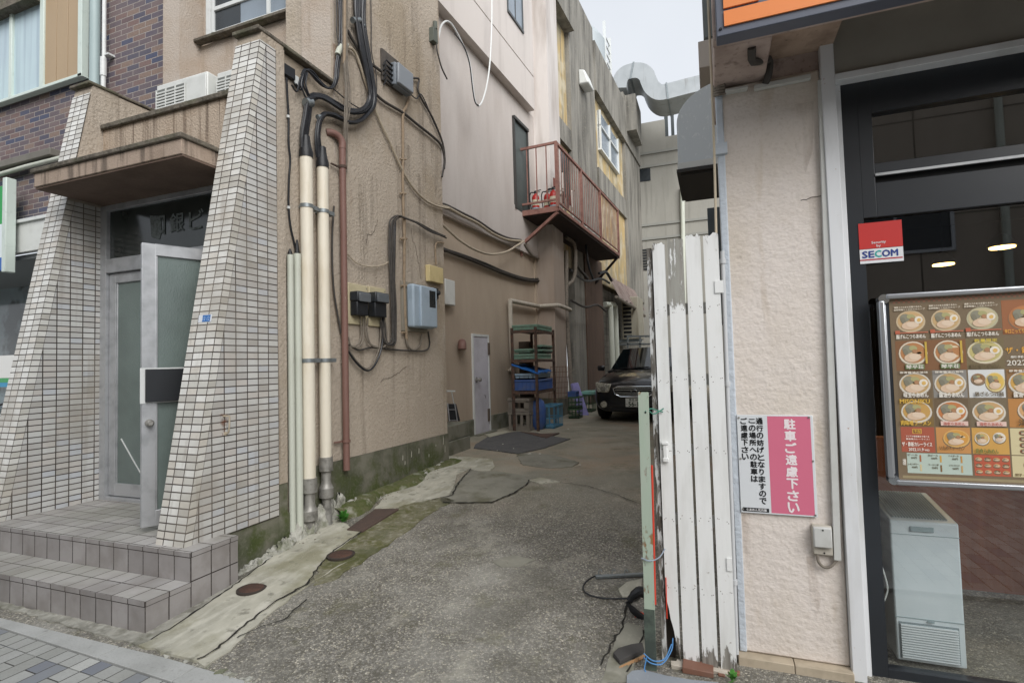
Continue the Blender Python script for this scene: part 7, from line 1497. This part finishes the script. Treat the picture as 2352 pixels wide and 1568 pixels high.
            if c < 2:
                if c == 0:
                    Q(b, x0m+.02, CX[2]-.004, z0m+.004, z1m-.002, '#b7cfc9', 1); xx = x0m+.024; ww = CX[2]-.012-xx
                    for i, nm in enumerate(('ビール', '生ビール', 'ハイボール', 'レモンサワー', 'ウーロン茶', 'ソフトドリンク')):
                        px_, pz_ = xx+(i % 3)*ww/3, (z1m-.014 if i < 3 else zc-.008); T_(b, nm, px_, pz_, ww/3*.5, .008, '#4a5654', 3); T_(b, ('550', '500', '450', '400', '250', '200')[i]+'円', px_+.012, pz_-.014, ww/3*.28, .009, '#3a4644', 3)
                        Q(b, px_+ww/3*.58, px_+ww/3*.66, pz_-.026, pz_+.004, ('#a9552f', '#d9a63c', '#c98f3c', '#d8c89a', '#6b4a2c', '#c9a36c')[i], 3)
                    T_(b, 'お飲物', x0m+.003, zc-.01, .012, .03, '#e9e6de', 3)
            elif c == 2:
                Q(b, x0m+.004, x1m-.004, z0m+.004, z1m-.002, '#b8392f', 1)
                for i in range(4):
                    for j in range(3): bowl(b, x0m+.02+i*.031, z1m-.02-j*.027, .012, .007, '#e8c9a3', ('#d9a87c', '#5b2a1e', '#c98f5c')[(i+j) % 3], 100+i*3+j, 2, 1)
            else: Q(b, x0m+.002, x1m-.004, z0m+.004, z1m-.002, '#d8cfa6', 1); T_(b, '餃子・トッピング', x0m+.01, z0m+.008, w_*.7, .012, '#5b4a30', 4); bowl(b, xc, zc+.01, w_*.2, h_*.22, '#9b5a3e', '#8c4a30', 120+c, 2, 1)
Q(b, CX[0], MX1, .938, .950, '#8d8468', 1)
b.build('menu_poster', vcmat('poster_print', .35, L=[('n', 3, -1, -.5, '#cdb183', .20)]), mb)
# ------------------------------------------------------------------ duct hood and plant on the alley side
DH = mat('galvanised_spangle', '#d5dde2', .5, 0, L=[('n', (38, 38, 22), .60, .66, '#eef3f6', .8), ('v', 30, .0, .2, '#c9d2d7', .4)])
dy0 = 5.0; lft = ony(1558, 385, dy0); dz0 = ony(1560, 378, dy0).z; dx1 = .26
dx0 = lft.x; dtop = ony(1640, 185, dy0).z; dy1 = 5.9
def f(b):
    R = dx1-dx0; h = dtop-dz0; pr = [(dx0, dz0), (dx1, dz0), (dx1, dtop)]; n = 12; hr = min(h*.48, .42)
    cx_ = dx0+R*.95
    for k in range(n+1): a_ = math.pi/2+k*math.pi/2/n; pr.append((cx_+R*.95*math.cos(a_), dtop-hr+hr*math.sin(a_)))
    m = len(pr); b.add([(x, dy0, z) for x, z in pr]+[(x, dy1, z) for x, z in pr], [tuple(range(m))]+[tuple(range(m, 2*m))[::-1]]+[(i, m+i, m+(i+1) % m, (i+1) % m) for i in range(m)])
dh = thing('duct_hood', 'galvanised metal exhaust duct with a rounded top and a dark open hood', 'duct', (0, 5.4, dz0))
one('duct_body', f, DH, parent=dh, bev=.004)
one('white_flange', lambda b: b.box(dx0-.006, dx1, dy0-.008, dy1, dz0-.045, dz0+.01), ALUW, parent=dh)
def f(b):
    z1 = dz0-.05; z0 = z1-.03
    o = [(dx0-.02, dy0-.03), (dx1, dy0-.03), (dx1, dy1+.0), (dx0-.02, dy1)]; i = [(dx0+.05, dy0+.05), (dx1-.05, dy0+.05), (dx1-.05, dy1-.05), (dx0+.05, dy1-.05)]
    b.box(dx0-.015, dx1, dy0-.02, dy1, z0, z1)
    b.box(dx0+.02, dx1, dy0+.02, dy1-.02, z0-.02, z0)
one('dark_hood', f, mat('hood_dark', '#2f2d2b', .6), parent=dh)
p0 = ony(1603, 96, 6.6); p1 = ony(1603, 158, 6.6)
one('wall_box', lambda b: b.box(p0.x, .5, 6.6, 7.9, p1.z, p0.z), mat('offwhite_box', '#b9b3ac', .6), 'plain off-white box cantilevered above the exhaust duct', 'box', bev=.01)
p2, p3 = ony(1612, -20, 6.9), ony(1612, 88, 6.9)
t = thing('louvred_unit', 'dark slatted unit standing on the off-white wall box', 'unit', (p2.x, 7, p3.z))
one('casing', lambda b: b.box(p2.x, .5, 6.9, 7.6, p3.z, p2.z+.3), mat('unit_grey', '#6d7678', .6), parent=t)
one('louvres', lambda b: [b.box(p2.x+.14, p2.x+.34, 6.87, 6.9, p3.z+.06+k*.13, p3.z+.10+k*.13) for k in range(10)], BOXB, parent=t)
p0 = ony(1624, 478, 8.5); p1 = ony(1620, 560, 8.5)
one('grey_cabinet', lambda b: b.box(p0.x, .6, 8.5, 9.2, p1.z-1.2, p0.z), mat('teal_grey_cabinet', '#4f5a60', .6), 'dark teal grey cabinet rising behind the white gate', 'cabinet', bev=.01)
# ------------------------------------------------------------------ buildings across the street (seen in the glass)
PANEL = tiles('panel_joints', 1.6, 2.4, .02, '#b3a696', '#ab9e8f', '#6d6459', .7, .01, L=[('n', (2, 2, .5), .45, .7, '#9c8f80', .4)])
AB = thing('opposite_building', 'beige panelled building across the street, seen only as reflections in the glass', 'building', (2, -9.5, 0))
one('wall', lambda b: b.box(-9, 7.5, -10.5, -9.5, 0, 11), PANEL, parent=AB)
one('eaves', lambda b: b.box(-9.2, 7.8, -10.6, -9.2, 11, 11.3), mat('dark_eaves', '#3d3935', .8), parent=AB)
for x, z0_a, w_, h_ in ((-1.5, 1.0, 1.6, 1.4), (3.2, 4.0, 2.2, 1.5), (1.2, .9, 1.2, 1.6), (5.6, 1.2, 1.4, 1.3), (-4.8, 4.1, 1.8, 1.4)):
    w = one('window', lambda b: [b.box(x-.08, x+w_+.08, -9.52, -9.44, z0_a-.08, z0_a), b.box(x-.08, x+w_+.08, -9.52, -9.44, z0_a+h_, z0_a+h_+.08), b.box(x-.08, x, -9.52, -9.44, z0_a, z0_a+h_), b.box(x+w_, x+w_+.08, -9.52, -9.44, z0_a, z0_a+h_), b.box(x+w_/2-.03, x+w_/2+.03, -9.52, -9.44, z0_a, z0_a+h_)], ALU, parent=AB)
    one('pane', lambda b: b.box(x, x+w_, -9.51, -9.48, z0_a, z0_a+h_), DARKG, parent=w)
one('downpipe', lambda b: [b.tube([(6.4, -9.35, 0), (6.4, -9.35, 11)], .08, 10)], PGRAY, parent=AB)
AD = thing('dark_building', 'dark building next to the beige one across the street', 'building', (12, -9.5, 0))
one('wall', lambda b: b.box(7.8, 18, -11, -9.5, 0, 6.2), mat('dark_wall', '#4a443d', .8, L=[('n', 1, .4, .7, '#3a352f', .6)]), parent=AD)
AC = thing('grey_street_building', 'grey building across the street further left', 'building', (-14, -9.5, 0))
one('wall', lambda b: b.box(-22, -9.3, -11, -9.5, 0, 6.5), mat('grey_wall', '#7b7a76', .8), parent=AC)
# ------------------------------------------------------------------ sky, light, camera
W = bpy.data.worlds.new('World'); SC.world = W; W.use_nodes = True; nt = W.node_tree; nt.nodes.clear()
out = nt.nodes.new('ShaderNodeOutputWorld'); bg = nt.nodes.new('ShaderNodeBackground'); sky = nt.nodes.new('ShaderNodeTexSky')
sky.sky_type = 'NISHITA'; sky.sun_disc = False; sky.sun_elevation = math.radians(33); sky.sun_rotation = math.radians(140)
sky.air_density = 1; sky.dust_density = 3
hs = nt.nodes.new('ShaderNodeMixRGB'); tc = nt.nodes.new('ShaderNodeTexCoord'); nz = nt.nodes.new('ShaderNodeTexNoise'); nz.inputs['Scale'].default_value = 1.6; nz.inputs['Detail'].default_value = 5
mr = nt.nodes.new('ShaderNodeMapRange'); mr.inputs[1].default_value = .3; mr.inputs[2].default_value = .7; mr.inputs[3].default_value = .80; mr.inputs[4].default_value = .93
nt.links.new(tc.outputs['Generated'], nz.inputs['Vector']); nt.links.new(nz.outputs['Fac'], mr.inputs[0]); nt.links.new(mr.outputs[0], hs.inputs[0])
hs.inputs[2].default_value = (6.9, 7.2, 7.65, 1)          # the cloud deck
nt.links.new(sky.outputs[0], hs.inputs[1]); nt.links.new(hs.outputs[0], bg.inputs[0]); bg.inputs[1].default_value = .05; nt.links.new(bg.outputs[0], out.inputs[0])
L = bpy.data.lights.new('sun', 'SUN'); L.energy = 1.5; L.angle = math.radians(50); L.color = (1, .985, .975)
lo = bpy.data.objects.new('sun', L); COL.objects.link(lo)
el, az = math.radians(33), math.radians(140)
dv = Vector((math.sin(az)*math.cos(el), math.cos(az)*math.cos(el), math.sin(el)))
lo.rotation_euler = (-dv).to_track_quat('-Z', 'Y').to_euler(); lo.location = (0, -5, 12)
cam = bpy.data.cameras.new('camera'); co = bpy.data.objects.new('camera', cam); COL.objects.link(co); SC.camera = co
cam.sensor_width = 36; cam.lens = 36*1700/3276; cam.clip_start = .05; cam.clip_end = 1000
co.matrix_world = Matrix(((RR.x, UU.x, -FW.x, 0), (RR.y, UU.y, -FW.y, 0), (RR.z, UU.z, -FW.z, H), (0, 0, 0, 1)))
vs = SC.view_settings; vs.view_transform = 'Standard'; vs.look = 'None'; vs.exposure = 1.33; vs.gamma = 1; vs.use_curve_mapping = False
SC.cycles.max_bounces = 8; SC.cycles.diffuse_bounces = 4; SC.cycles.glossy_bounces = 4; SC.cycles.transmission_bounces = 6; SC.cycles.transparent_max_bounces = 10
SC.cycles.use_denoising = True
